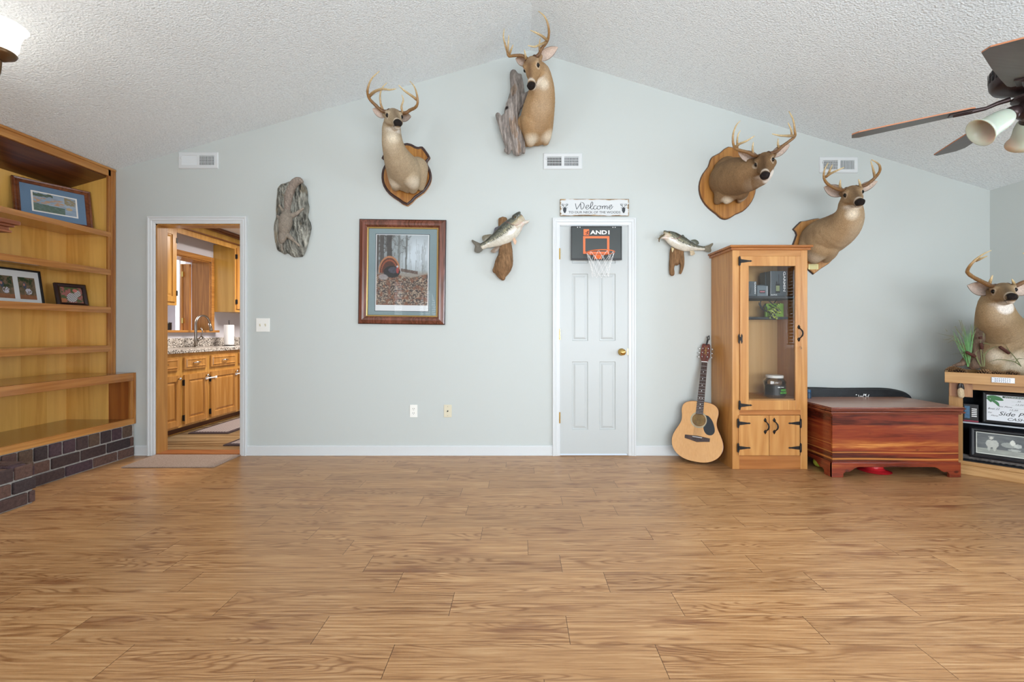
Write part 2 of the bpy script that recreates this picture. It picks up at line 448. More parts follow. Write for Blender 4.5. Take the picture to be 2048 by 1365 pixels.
# right wall with a window beside the camera
WY0, WY1, WZ0, WZ1 = -3.7, -2.0, .9, 2.1
mb = MB(); top = ceil_z(XR)+.03
mb.box(XR, XR+.12, WY1, 0, 0, top); mb.box(XR, XR+.12, REAR, WY0, 0, top)
mb.box(XR, XR+.12, WY0, WY1, 0, WZ0); mb.box(XR, XR+.12, WY0, WY1, WZ1, top)
struct(mb, 'wall_right', m_wall)
# rear wall: narrow window, arched window, wide glazed door
mb = MB()
RW = [(-2.87, -2.61, .55, 2.25), (-2.295, -1.855, .55, 1.35), (-.7, 3.3, .3, 2.3)]
xs = sorted({XL, XR, RX}|{a for w_ in RW for a in w_[:2]})
for a, b_ in zip(xs[:-1], xs[1:]):
    hole = next((w_ for w_ in RW if w_[0] <= a and b_ <= w_[1]), None)
    tp = [(b_, ceil_z(b_)+.03), (a, ceil_z(a)+.03)]
    if hole:
        mb.prism([(a, 0), (b_, 0), (b_, hole[2]), (a, hole[2])], REAR-.12, REAR)
        if hole is RW[1]:
            n = 24; cx, rr = -2.075, .22
            arc = [(cx-rr*math.cos(math.pi*i/n), 1.35+.70*math.sin(math.pi*i/n)) for i in range(n+1)]
            for p, q in zip(arc[:-1], arc[1:]):
                mb.prism([p, q, (q[0], ceil_z(q[0])+.03), (p[0], ceil_z(p[0])+.03)], REAR-.12, REAR)
        else: mb.prism([(a, hole[3]), (b_, hole[3])]+tp, REAR-.12, REAR)
    else: mb.prism([(a, 0), (b_, 0)]+tp, REAR-.12, REAR)
struct(mb, 'wall_rear', m_wall)
mb = MB()
for a, b_ in ((XL-.15, RX), (RX, XR+.15)):
    za, zb = ceil_z(a), ceil_z(b_)
    mb.hexa([(a,REAR-.1,za),(b_,REAR-.1,zb),(b_,TH,zb),(a,TH,za),(a,REAR-.1,za+.1),(b_,REAR-.1,zb+.1),(b_,TH,zb+.1),(a,TH,za+.1)])
struct(mb, 'ceiling', m_ceil)
m_blind = plain('blind_slat_white', 'eef0ee', .5)
def window(n, T, x0, x1, z0, z1, blind=True, mull=1, arch=0):
    fr = MB(T); frame_prof(fr, x0-.06, x1+.06, z0-.06, z1+.06, [(0, 0), (0, -.02), (.06, -.02), (.06, .1), (.1, .1), (.1, .06)])
    for k in range(mull):
        x = x0+(x1-x0)*(k+1)/(mull+1); fr.box(x-.02, x+.02, .05, .08, z0, z1)
    fr.box(x0, x1, .05, .08, (z0+z1)/2-.02, (z0+z1)/2+.02)
    o = struct(fr, 'window_%d' % n, m_white)
    g = MB(T).box(x0, x1, .085, .09, z0, z1).build('window_pane', m_glass, o)
    if blind:
        s = MB(T); z = z0+.03
        while z < z1-.03:
            s.hexa([(x0+.01,.0,z-.011),(x1-.01,.0,z-.011),(x1-.01,.03,z+.005),(x0+.01,.03,z+.005),
                    (x0+.01,.0,z-.009),(x1-.01,.0,z-.009),(x1-.01,.03,z+.007),(x0+.01,.03,z+.007)]); z += .05
        s.build('window_blind', m_blind, o)
TREAR = Matrix.Translation((0, REAR, 0)) @ Matrix.Rotation(R(180), 4, 'Z')
window(1, TREAR, 2.61, 2.87, .55, 2.25, mull=0)
window(2, TREAR, 1.855, 2.295, .55, 2.05, mull=2)
window(3, TREAR, -3.3, .7, .3, 2.3, blind=False, mull=3)
TRIGHT = Matrix.Translation((XR, 0, 0)) @ Matrix.Rotation(R(-90), 4, 'Z')   # local x -> -Y
window(4, TRIGHT, 2.0, 3.7, .9, 2.1, mull=1)

# casings and baseboards
def casing(x0, x1, z1, w_, name, out=.0):
    """steps toward the opening; x0,x1,z1 = opening"""
    mb = MB(); r = []
    for i, d in ((w_, -.001), (w_, .020), (w_-.003, .022), (w_*.80, .022), (w_*.76, .017), (w_*.62, .015), (w_*.58, .018), (w_*.46, .018), (w_*.40, .014), (w_*.08, .011), (0, .008), (0, -.001)):
        r.append([(x0-i, -d, 0), (x0-i, -d, z1+i), (x1+i, -d, z1+i), (x1+i, -d, 0)])
    for k in range(len(r)-1): mb.add(r[k]+r[k+1], [(0,1,5,4),(1,2,6,5),(2,3,7,6)])
    n = len(r); mb.add([q[0] for q in r], [tuple(range(n))]); mb.add([q[3] for q in r], [tuple(range(n))])
    return struct(mb, name, m_white)
casing(OX0, OX1, OZ, .063, 'trim_1')
casing(DX0+.0, DX1, DZ, .066, 'trim_2')
def baseb(n, x0, x1):
    mb = MB().box(x0, x1, -.012, 0, 0, .082).box(x0, x1, -.016, 0, .0, .012).box(x0, x1, -.008, 0, .08, .09)
    struct(mb, 'baseboard_'+n, m_white, bevel=.002)
baseb('back', OX1+.063, DX0-.066); baseb('back_left', -3.42, OX0-.063); baseb('back_right', DX1+.066, XR)
mb = MB().box(XR-.012, XR, REAR, 0, 0, .085); struct(mb, 'baseboard_right', m_white)
# stained jamb lining in the kitchen doorway, threshold
m_jamb = wood('jamb_wood', 'bd8a4c', '9f6e38', 'z', .7, .35)
mb = MB().box(OX0, OX0+.012, .001, .115, 0, OZ).box(OX1-.012, OX1, .02, .115, 0, OZ)
mb.box(OX0, OX1, 0.001, .115, OZ-.012, OZ)
struct(mb, 'trim_3', m_jamb)
mb = MB().box(OX0, OX1, -.005, .13, 0, .016); struct(mb, 'trim_4', wood('threshold_wood', 'a9683a', '7c4322', 'x'), bevel=.004)

# ------------------------------------------------------------------ closet door
d = tag(MB().box(DX0+.005, DX1-.005, .03, .05, .02, DZ-.01).build('door_1', m_doorw), kind='structure')
WL['door_1'] = WL[d.name]
def dx(px): return (px-VX)/225.0
def dz(py): return CAMZ-(py-VY)/225.0
mb = MB()
pn = [(dx(1144), dx(1176), dz(860), dz(724)), (dx(1199), dx(1231), dz(860), dz(724)),
      (dx(1144), dx(1176), dz(682), dz(548)), (dx(1199), dx(1231), dz(682), dz(548)),
      (dx(1144), dx(1176), dz(527), dz(472)), (dx(1199), dx(1231), dz(527), dz(472))]
panel_leaf(mb, DX0+.004, DX1-.004, .014, DZ-.008, .0, .03, pn, .008, .03)
mb.build('door_leaf', m_doorw, d)
for py in (508, 669, 836):
    h = MB().tube([P(1119.5, py+11, .012), P(1119.5, py-11, .012)], .006, 8); h.build('door_hinge', m_brass, d)
k = MB().lathe([(.001, 0), (.031, 0), (.032, .006), (.014, .012), (.012, .03), (.026, .042), (.028, .055), (.02, .066), (.001, .068)], P(1243, 704.5, 0), 28, 'y')
k.build('door_knob', m_brass, d, smooth=True)
MB().box(dx(1255), dx(1258), -.004, .002, dz(710), dz(698)).build('strike_plate', m_brass, d)
mb = MB().box(DX0, DX0+.0035, 0.0, TH, 0, DZ).box(DX1-.0035, DX1, 0, TH, 0, DZ).box(DX0, DX1, 0, TH, DZ-.006, DZ)
struct(mb, 'trim_5', m_white)
mb = MB().box(DX0, DX1, .05, TH, .0, DZ); struct(mb, 'wall_closet', m_dark)
# ================================================================== bookcase on the left wall
BX, BXB, BX2 = -3.60, -3.985, -3.42        # upper front, back, bench front
BY0, BY1 = -1.15, -.004                    # far left end (outside the frame) to the gable wall
m_ply = wood('birch_ply_amber', 'efbc60', 'd49840', 'z', .8, .3, c3='f6cc76', strips=.19, coat=.4)
m_plyd = wood('dark_brown_ply', '7a4826', '4b2613', 'y', .6, .35, coat=.3)  # top panel: darker brown than the other bookcase wood
m_shelf = wood('shelf_oak', 'c68a48', '98602a', 'y', .9, .22, coat=.6)
m_oakedge = wood('oak_edge', 'd09a55', 'a86d30', 'y', .9, .3)
bk = thing('built_in_bookcase', 'tall honey-wood built-in bookcase with open shelves set on a low brick base', 'bookcase', (-3.7, -.6, 0))
zc = lambda x: ceil_z(x)
MB().add([(BXB, BY0, .285), (BXB, BY1, .285), (BXB, BY1, zc(BXB)-.05), (BXB, BY0, zc(BXB)-.05)], [(0,1,2,3)])
mb = MB().box(BXB-.02, BXB, BY0, BY1, .285, zc(BXB)-.03); mb.build('back_panel', m_ply, bk)
def sidep(y0, y1, nm):
    mb = MB(); x0, x1 = BXB, BX-.019
    mb.hexa([(x0,y0,.33),(x1,y0,.33),(x1,y1,.33),(x0,y1,.33),(x0,y0,zc(x0)-.03),(x1,y0,zc(x1)-.03),(x1,y1,zc(x1)-.03),(x0,y1,zc(x0)-.03)])
    return mb.build(nm, m_ply, bk)
sidep(BY1-.045, BY1-.002, 'side_panel'); sidep(BY0, BY0+.03, 'side_panel')
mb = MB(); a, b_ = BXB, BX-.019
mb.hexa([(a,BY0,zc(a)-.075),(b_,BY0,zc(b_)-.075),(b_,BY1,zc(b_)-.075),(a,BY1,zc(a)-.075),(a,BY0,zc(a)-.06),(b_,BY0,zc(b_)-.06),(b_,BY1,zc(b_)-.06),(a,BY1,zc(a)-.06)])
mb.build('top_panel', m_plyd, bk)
for zt, th in ((1.974, .044), (1.647, .050), (1.316, .052), (.980, .054)):
    MB().box(BXB, BX-.006, BY0+.03, BY1-.045, zt-.022, zt).box(BX-.022, BX+.002, BY0, BY1-.03, zt-th, zt).build('shelf', m_shelf, bk, bevel=.002)
zt = zc(BX)
mb = MB().box(BX-.019, BX, BY0, BY1, zt-.075, zt-.003).box(BX, BX+.012, BY0, BY1, zt-.022, zt-.003); mb.build('top_rail', m_oakedge, bk, bevel=.002)
mb = MB().box(BX-.019, BX, BY1-.062, BY1, .735, zt-.003).box(BX, BX+.009, BY1-.02, BY1, .735, zt-.003).box(BX-.001, BX+.005, BY1-.04, BY1-.02, .735, zt-.003)
mb.build('stile', m_oakz, bk, bevel=.002)
MB().box(BXB, BX2, BY0, BY1, .700, .738).box(BX2-.02, BX2+.002, BY0, BY1, .668, .738).build('bench_top', m_shelf, bk, bevel=.003)
MB().box(BXB, BX2-.001, BY0, BY1, .30, .330).build('bottom_panel', wood('dark_bottom_panel', '8a5a2c', '5a3316', 'y', .8, .18, coat=.7), bk)
MB().box(BX2-.02, BX2+.004, BY0, BY1, .284, .336).build('bottom_rail', m_oakedge, bk, bevel=.003)
MB().box(BX2-.02, BX2, BY1-.045, BY1, .336, .668).box(BX2, BX2+.008, BY1-.016, BY1, .285, .738).build('stile', m_oakz, bk, bevel=.002)
MB().box(BX-.018, BX2-.02, BY1-.04, BY1, .33, .70).build('end_panel', wood('red_oak_panel', 'b06a2c', '7e3f14', 'z', .8), bk)

# ------------------------------------------------------------------ brick base and hearth
def mk_brick():
    m = attr_mat('brick_clay', .85, 1, 0, .3, 55, .35, (1, 1, 1), .8, .006); return m
m_brick = mk_brick()
m_mort = plain('mortar', 'a6a29c', .95, noise_amt=.2, nscale=60, bmp=.6)
def bricks(rows, T, parent, name, L0, L1, seed, dep=.03):
    """rows: (z0, z1, brick length, offset); brick face at local y=0, facing -y"""
    rd = random.Random(seed); mb = MB(T); cols = []
    for z0, z1, bl, off in rows:
        x = L0-off
        while x < L1:
            a, b = max(x+.006, L0), min(x+bl-.006, L1); x += bl
            if b-a < .02: continue
            j = rd.uniform(-.003, .003)
            n = len(mb.v)
            mb.box(a, b, j-.004, dep, z0+.006, z1-.006)
            base = rd.choice([(70,56,55), (86,66,62), (62,52,53), (98,74,66), (78,60,66), (90,72,60)])
            c = np.array(lin(base)); cols += [c*rd.uniform(.9, 1.1)]*(len(mb.v)-n)
    return mb.build(name, m_brick, parent, colors=cols, bevel=.006)
hb = thing('brick_bookcase_base', 'low dark brown brick base running under the bookcase', 'brick base', (-3.7, -.6, 0))
T = ROTL(BX2-.004, 0)
MB().box(BXB, BX2-.012, BY0, BY1, 0, .283).build('mortar', m_mort, hb)
bricks([(.0, .085, .215, .09), (.085, .175, .215, .19), (.175, .282, .098, .05)], T, hb, 'brick_face', BY0, BY1-.01, 3)
h2 = thing('brick_hearth', 'projecting dark brick hearth end at the lower left edge of the room', 'hearth', (-3.4, -2.0, 0))
HX, HY = -3.13, 2.81-CAMD
MB().box(BX2+.012, HX-.01, -3.2, HY-.01, 0, .252).build('mortar', m_mort, h2)
bricks([(.0, .085, .215, .05), (.085, .17, .215, .14), (.17, .262, .108, .03)], ROTL(HX, 0), h2, 'brick_face', -3.2, HY, 5)
bricks([(0, .105, .1, 0), (.105, .21, .1, .05), (.21, .278, .1, 0)],
       Matrix(((0, 0, 1, BX2+.01), (1, 0, 0, 0), (0, -1, 0, .260), (0, 0, 0, 1))), h2, 'brick_top', -3.2, HY, 9)
bricks([(.0, .085, .2, .05), (.085, .17, .2, .1), (.17, .255, .1, .0)],
       Matrix(((-1, 0, 0, 0), (0, -1, 0, HY), (0, 0, 1, 0), (0, 0, 0, 1))), h2, 'brick_end', -HX+.004, -BX2-.006, 12)
# mantel shelf end jutting in at the left edge
mx = thing('mantel_shelf', 'reddish-brown moulded mantel shelf end jutting in at the left edge', 'mantel', (-3.4, -1.9, 1.74))
MX, MY = -3.27, -1.02
mb = MB()
for (o_, z0, z1) in ((0, 1.795, 1.822), (.018, 1.778, 1.795), (.034, 1.757, 1.778), (.026, 1.742, 1.757)):
    mb.box(BX+.012, MX-o_, -2.9, MY-o_, z0, z1)
mb.build('mantel_board', wood('mantel_cherry', 'a5653f', '7a4126', 'y', 1), mx, bevel=.004)
mb = MB().box(XL, BX, -3.2, BY0, 0, 2.45)
struct(mb, 'wall_chimney', plain('chimney_brick', '57443e', .9, noise_amt=.3))

# ------------------------------------------------------------------ things on the shelves
def vn(x, y, seed=0):
    """smooth value noise, vectorised"""
    xi, yi = np.floor(x).astype(int), np.floor(y).astype(int); fx, fy = x-xi, y-yi
    fx, fy = fx*fx*(3-2*fx), fy*fy*(3-2*fy)
    def h(a, b):
        v = np.sin(a*127.1+b*311.7+seed*74.7)*43758.5453; return v-np.floor(v)
    return (h(xi, yi)*(1-fx)+h(xi+1, yi)*fx)*(1-fy)+(h(xi, yi+1)*(1-fx)+h(xi+1, yi+1)*fx)*fy
def fbm(x, y, s=0): return .5*vn(x, y, s)+.3*vn(2*x, 2*y, s+1)+.2*vn(4*x, 4*y, s+2)
def mixn(a, b, t): t = np.clip(t, 0, 1)[..., None]; return a*(1-t)+np.array(b)*t
def picture(name, T, x0, x1, z0, z1, y, nx, nz, fn, parent, thick=.0015):
    """flat printed image: a grid with printed colours. fn(u,v)->rgb array in sRGB 0..1"""
    u, v = np.meshgrid(np.linspace(0, 1, nx), np.linspace(0, 1, nz))
    c = fn(u, v); c = np.clip(c, 0, 1)
    c = np.where(c <= .04045, c/12.92, ((c+.055)/1.055)**2.4)
    mb = MB(T)
    vs = [(x0+(x1-x0)*i/(nx-1), y, z0+(z1-z0)*j/(nz-1)) for j in range(nz) for i in range(nx)]
    fs = [(j*nx+i, j*nx+i+1, (j+1)*nx+i+1, (j+1)*nx+i) for j in range(nz-1) for i in range(nx-1)]
    mb.add(vs, fs)
    return mb.build(name, m_paint, parent, colors=c.reshape(-1, 3))
def full(u, c): return np.ones(u.shape+(3,))*np.array(c)
def art_lake(u, v):
    c = mixn(full(u, (.62, .68, .74)), (.45, .52, .60), v*0+fbm(u*6, v*9, 3)*1.2-.3)
    c = mixn(c, (.72, .55, .40), (fbm(u*9, v*14, 8)-.45)*6*(v > .42)*(v < .75)*(u < .75))
    c = mixn(c, (.30, .36, .30), (fbm(u*8, v*8, 11)-.48)*8*((v > .72)*(u < .45)))
    c = mixn(c, (.28, .36, .27), ((.33+.08*(1-u)-v) > 0)*(u < .72)*.8*(.6+.6*fbm(u*20, v*20, 2)))
    c = mixn(c, (.55, .50, .38), (fbm(u*12, v*12, 5)-.4)*6*(u > .72)*(v > .55))
    c = mixn(c, (.75, .62, .42), (((u-.83)**2+(v-.36)**2) < .006)*.8)
    return c
def art_people(s):
    def f(u, v):
        c = mixn(full(u, (.35, .33, .24)), (.52, .42, .34), fbm(u*9, v*9, s)*2-.5)
        c = mixn(c, (.18, .26, .16), (fbm(u*7, v*7, s+9)-.52)*9*(v > .5))
        c = mixn(c, (.62, .38, .24), (v < .2)*.7)
        c = mixn(c, (.25, .30, .40), (((u-.35)**2*2.2+(v-.62)**2) < .022)*.9)
        c = mixn(c, (.78, .78, .82), ((((u-.55)/.2)**2+((v-.36)/.14)**2) < 1)*(vn(u*22, v*22, s) > .45)*1.0)
        c = mixn(c, (.74, .52, .44), (((u-.32)**2+(v-.66)**2) < .004)*.9)
        return c
    return f
def art_check(u, v):
    c = mixn(full(u, (.30, .36, .22)), (.62, .38, .36), (fbm(u*7, v*7, 4)-.45)*7)
    m = ((((u-.5)/.24)**2+((v-.33)/.3)**2) < 1) | ((((u-.78)/.14)**2+((v-.62)/.22)**2) < 1)
    k = ((np.floor(u*20)+np.floor(v*20)) % 2)
    c = np.where(m[..., None], np.where(k[..., None] > 0, .88, .12)*np.ones(3), c)
    c = mixn(c, (.78, .45, .42), (((u-.68)**2+(v-.80)**2) < .012)*.9)
    c = mixn(c, (.68, .42, .26), (v < .28)*(u < .22)*.9)
    return c
m_frred = wood('red_brown_frame', '8a4f2c', '54291a', 'x', 1.2, .3)
m_mat_blue = plain('blue_mat_board', '66809a', .8, noise_amt=.05, nscale=200)
m_mat_white = plain('white_mat_board', 'dfe3e2', .7)
m_espr = plain('espresso_frame_wood', '2a1716', .35)
# large framed print on the top shelf: leans at the back, faces the room
def lean(x, y, z, yaw, tilt): return Matrix.Translation((x, y, z)) @ Matrix.Rotation(yaw, 4, 'Z') @ Matrix.Rotation(-tilt, 4, 'X')
fp = thing('framed_print', 'wide brown-framed lake print with blue mat on the bookcase top shelf', 'framed picture', (-3.80, -.30, 1.975), 'pictures on the bookcase')
T = lean(-3.80, -.305, 1.976, R(64), R(11))
HW, HH = .232, .352
prof = [(0, .02), (0, -.004), (.007, -.012), (.018, -.008), (.025, -.014), (.038, -.004), (.042, .004)]
mb = MB(T); frame_prof(mb, -HW, HW, 0, HH, prof); mb.build('frame', m_frred, fp)
MB(T).box(-HW+.04, HW-.04, .002, .006, .04, HH-.04).build('mat_board', m_mat_blue, fp)
MB(T).box(-.132, .140, .000, .002, .088, .262).build('print_border', plain('print_border_white', 'e6e2dc', .7), fp)
picture('print', T, -.122, .130, .098, .252, -.0006, 90, 56, art_lake, fp)
fp2 = thing('picture_frame', 'black three-photo picture frame with white mat at the left edge of the shelf', 'picture frame', (-3.75, -.7, 1.317), 'pictures on the bookcase')
T = lean(-3.885, -.46, 1.317, R(90)-.03, R(9))
mb = MB(T); frame_prof(mb, -.50, .14, 0, .278, [(0, .012), (0, -.008), (.012, -.008), (.014, .002)]); mb.build('frame', m_blk, fp2)
MB(T).box(-.49, .13, .001, .004, .01, .268).build('mat_board', m_mat_white, fp2)
for k, x0 in enumerate((-.02, -.168, -.32)):
    picture('photo', T, x0, x0+.114, .04, .215, -.0005, 44, 60, art_people(5+k*3), fp2)
fp3 = thing('picture_frame', 'small dark wooden picture frame with one photo standing alone on the shelf', 'picture frame', (-3.7, -.2, 1.317), 'pictures on the bookcase')
T = lean(-3.80, -.165, 1.317, R(90)-.30, R(15))
mb = MB(T); frame_prof(mb, -.105, .105, 0, .200, [(0, .015), (0, -.004), (.012, -.012), (.028, -.006), (.032, .002)]); mb.build('frame', m_espr, fp3)
picture('photo', T, -.073, .073, .032, .168, .0015, 46, 40, art_check, fp3)

# ================================================================== kitchen seen through the doorway
KX, KF = -4.23, -3.63     # kitchen left wall, base cabinet face
m_kfl = wood('kitchen_vinyl', 'b39b78', '5f4a34', 'x', .35, .3, contrast=1.2)
m_kw = plain('kitchen_wall_paint', 'c9c7cf', .6)
struct(MB().box(-7.5, .2, .11, 6, -.08, .001), 'floor_kitchen', m_kfl)
KH = 2.44
struct(MB().box(-7.5, .2, .11, 6, KH, KH+.08), 'ceiling_kitchen', plain('kitchen_ceiling', 'e4e2e6', .9))
PY0, PY1, PZ0, PZ1 = 1.05, 2.07, 1.12, 2.05      # pass-through opening (Y, Z)
mb = MB().box(KX-.18, KX, .11, PY0, 0, KH).box(KX-.18, KX, PY1, 6, 0, KH).box(KX-.18, KX, PY0, PY1, 0, PZ0).box(KX-.18, KX, PY0, PY1, PZ1, KH)
struct(mb, 'wall_kitchen_left', m_kw)
struct(MB().box(-7.5, .2, 5.0, 5.1, 0, KH), 'wall_kitchen_far', m_kw)
struct(MB().box(.1, .2, .11, 5, 0, KH), 'wall_kitchen_right', m_kw)
struct(MB().box(-7.6, -7.5, .11, 5, 0, KH), 'wall_far_room', plain('far_room_paint', 'f0eaec', .7))
m_kdoor = wood('kitchen_cabinet_door_wood', 'cf9a58', 'a8702e', 'z', .8, .3)
m_kframe = wood('kitchen_face_frame_wood', 'd8a65a', 'b88238', 'z', .8, .3)
m_kyel = wood('kitchen_side_ply', 'd0a655', 'b58a3c', 'z', .5, .25)
TK = ROTL(KF, 0)     # local x -> world Y, local y -> -X (front is -y)
m_granite = attr = None
def granite():
    m, t, b = nt('speckled_granite'); tc = N(t, 'ShaderNodeTexCoord')
    vo = N(t, 'ShaderNodeTexVoronoi', i_Scale=95.0); L(t, tc, 'Object', vo, 'Vector')
    nz = N(t, 'ShaderNodeTexNoise', i_Scale=60.0, i_Detail=4.0); L(t, tc, 'Object', nz, 'Vector')
    sc = N(t, 'ShaderNodeSeparateColor'); L(t, vo, 'Color', sc, 0)
    c = ramp(t, sc.outputs[0], [(.0, lin('4a4442')), (.16, lin('8f857d')), (.35, lin('cfc8c0')), (.7, lin('e0dbd5'))], 'CONSTANT')
    c2 = ramp(t, nz.outputs[0], [(.35, (.6, .58, .56)), (.6, (1, 1, 1))])
    t.links.new(mixc(t, 1, c, c2, 'MULTIPLY'), b.inputs['Base Color']); b.inputs['Roughness'].default_value = .2
    return m
m_granite = granite()
kb = thing('kitchen_base_cabinet', 'honey-brown kitchen base cabinet with raised-panel doors under the granite worktop', 'cabinet', (-3.93, 1.4, 0))
MB().box(KX+.003, KF-.001, .18, 3.2, .075, .868).build('body', m_kframe, kb)
MB().box(KX+.003, KF-.06, .18, 3.2, .0, .075).build('toe_kick', wood('toe_kick_wood', '7a4a22', '50290f', 'y', .8), kb)
MB().box(KF-.058, KF-.052, .18, 3.2, .0, .012).build('floor_strip', m_kframe, kb)
for (d0, d1, hinge) in ((4.19, 4.635, 'l'), (4.691, 5.043, 'l'), (5.094, 5.563, 'l'), (5.60, 5.97, 'r'), (6.03, 6.5, 'l')):
    a, b_ = d0-CAMD, d1-CAMD
    mb = MB(TK); panel_leaf(mb, a, b_, .10, .635, -.018, .018, [(a+.06, b_-.06, .16, .575)], .010, .03)
    dr = mb.build('door', m_kdoor, kb, bevel=.002)
    hx = a-.006 if hinge == 'l' else b_+.006
    for hz in (.17, .55): MB(TK).box(hx-.01, hx+.006, -.012, 0, hz-.03, hz+.03).tube([(hx, -.014, hz-.032), (hx, -.014, hz+.032)], .005, 8).build('hinge', m_black, dr)
    kx = b_-.035 if hinge == 'l' else a+.035
    MB(TK).lathe([(.001, .0), (.006, .0), (.006, .014), (.015, .02), (.016, .026), (.001, .032)], (kx, -.018, .60), 16, 'y').build('knob', m_chrome, dr, smooth=True)
    mb = MB(TK); panel_leaf(mb, a+.0, b_-.02, .692, .825, -.018, .018, [(a+.022, b_-.042, .712, .805)], -.006, .02)
    dw = mb.build('drawer', m_kdoor, kb, bevel=.002); xm = (a+b_)/2-.01
    MB(TK).tube([(xm-.045, -.012, .758), (xm-.04, -.038, .76), (xm, -.043, .762), (xm+.04, -.038, .76), (xm+.045, -.012, .758)], [.007, .006, .008, .006, .007], 8).build('handle', m_chrome, dw, smooth=True)
m_latch = plain('white_plastic', 'f2f2f4', .4)
def latch(y0, y1, z):
    mb = MB(TK).box(y0-.015, y0+.015, -.03, -.018, z-.014, z+.014).box(y1-.015, y1+.015, -.03, -.018, z-.014, z+.014).box(y0, y1, -.028, -.022, z-.007, z+.007)
    o = mb.build('child_safety_latch', m_latch, bevel=.003); return o
tag(latch(5.01-CAMD, 5.16-CAMD, .565), 'white plastic child safety latch strap joining two cabinet doors below the faucet', 'latch', 'child safety latches')
tag(latch(5.53-CAMD, 5.635-CAMD, .565), 'white plastic child safety latch on the cabinet doors by the doorway edge', 'latch', 'child safety latches')
ct = MB().box(KX+.002, KF+.03, .18, 3.2, .870, .908).build('granite_worktop', m_granite, bevel=.004); tag(ct, 'speckled grey granite worktop along the kitchen wall', 'worktop')
bs = MB().box(KX+.001, KX+.022, .18, 3.2, .909, 1.02).build('granite_splashback', m_granite, bevel=.002); tag(bs, 'low speckled granite splashback strip standing behind the faucet', 'splashback')
# faucet
fy = 5.50-CAMD; fx = -4.10
fa = thing('kitchen_faucet', 'tall brushed-nickel gooseneck faucet standing on the granite worktop', 'faucet', (fx, fy, .909))
pts = [(fx, fy, .909), (fx, fy, 1.02), (fx, fy, 1.17)]+[(fx, fy+.0+.125-.125*math.cos(a), 1.185+.125*math.sin(a)) for a in np.linspace(.1, math.pi*.93, 12)]
MB().tube(pts, [.024, .017, .0135]+[.0125]*12, 14).lathe([(.03, 0), (.028, .006), (.02, .012)], (fx, fy, .909), 18).build('spout', m_nickel, fa, smooth=True)
MB().tube([pts[-1], (fx, fy+.262, 1.165), (fx+.0, fy+.275, 1.11)], [.014, .018, .021], 14).build('spray_head', m_nickel, fa, smooth=True)
MB().tube([(fx+.01, fy+.02, .99), (fx+.03, fy+.075, 1.03)], .02, 12).tube([(fx+.02, fy+.06, 1.02), (fx+.025, fy+.085, 1.10), (fx+.02, fy+.07, 1.15)], [.009, .006, .007], 8).build('handle', m_nickel, fa, smooth=True)
# paper towel
px_, py_ = -4.0, 5.98-CAMD
pt = thing('paper_towel_holder', 'black wire holder carrying a white paper towel roll on the worktop', 'paper towel holder', (px_, py_, .909))
MB().lathe([(.02, .012), (.058, .012), (.06, .02), (.06, .275), (.058, .285), (.02, .285)], (px_, py_, .909), 28).build('paper_roll', plain('paper_towel_white', 'f1f1f3', .9, bmp=.2, nscale=80), pt, smooth=False)
mb = MB().lathe([(.001, 0), (.078, 0), (.078, .005), (.001, .006)], (px_, py_, .909), 24).tube([(px_, py_, .91), (px_, py_, 1.23)], .004, 8)
a = np.linspace(0, 2*math.pi, 17); mb.tube([(px_, py_+.012*math.sin(q), 1.242+.014*(-math.cos(q))) for q in a], .003, 6)
mb.tube([(px_+.02, py_+.075, .915), (px_+.02, py_+.078, 1.0), (px_+.02, py_+.062, 1.03), (px_+.02, py_+.072, 1.045), (px_+.02, py_+.085, 1.02)], .003, 6)
mb.build('wire_stand', m_black, pt)
# upper cabinets, valance
def upper(name, d0, d1, zb, lab, hz, side_r):
    a, b_ = d0-CAMD, d1-CAMD; u = thing(name, lab, 'wall cabinet', (-4.08, (a+b_)/2, zb)); T2 = ROTL(-3.93, 0)
    MB().box(KX, -3.951, a, b_, zb, 2.30).build('body', m_kyel, u)
    mb = MB(T2); frame4(mb, a, b_, zb, 2.30, .045, 0, .02); mb.build('face_frame', m_kframe, u, bevel=.001)
    n = max(1, round((b_-a)/.45)); w_ = (b_-a-.03)/n
    for k in range(n):
        x0 = a+.02+k*w_; x1 = x0+w_-.012; mb = MB(T2)
        panel_leaf(mb, x0, x1, zb+.04, 2.26, -.018, .018, [(x0+.055, x1-.055, zb+.1, 2.2)], .01, .03)
        dr = mb.build('door', m_kdoor if side_r else m_kframe, u, bevel=.002)
        hx = x1+.004 if hz == 'r' else x0-.004
        for q in (zb+.14, 2.14): MB(T2).box(hx-.012, hx+.008, -.022, 0, q-.03, q+.03).build('hinge', m_black, dr)
    return u
upper('kitchen_wall_cabinet', 4.12, 4.98, 1.40, 'amber kitchen wall cabinet nearest the doorway jamb, left of the pass-through window', 'r', False)
upper('kitchen_wall_cabinet', 6.0, 6.9, 1.375, 'amber kitchen wall cabinet with bare side beyond the faucet, above the paper towels', 'l', True)
va = thing('cabinet_valance', 'amber wood valance with dark crown moulding spanning the kitchen wall cabinets', 'valance', (-3.94, 1.6, 2.25))
MB().box(-3.95, -3.93, 4.98-CAMD, 6.0-CAMD, 2.24, 2.31).build('apron', m_kframe, va)
MB().box(-3.95, -3.925, .25, 3.1, 2.302, KH-.03).build('fascia', m_kyel, va)
MB().box(-3.935, -3.905, .25, 3.1, 2.300, 2.318).box(-3.93, -3.875, .25, 3.1, KH-.035, KH-.001).box(-3.93, -3.90, .25, 3.1, KH-.055, KH-.035).build('crown_moulding', wood('crown_dark', '8f5a2a', '5f3414', 'y'), va, bevel=.004)
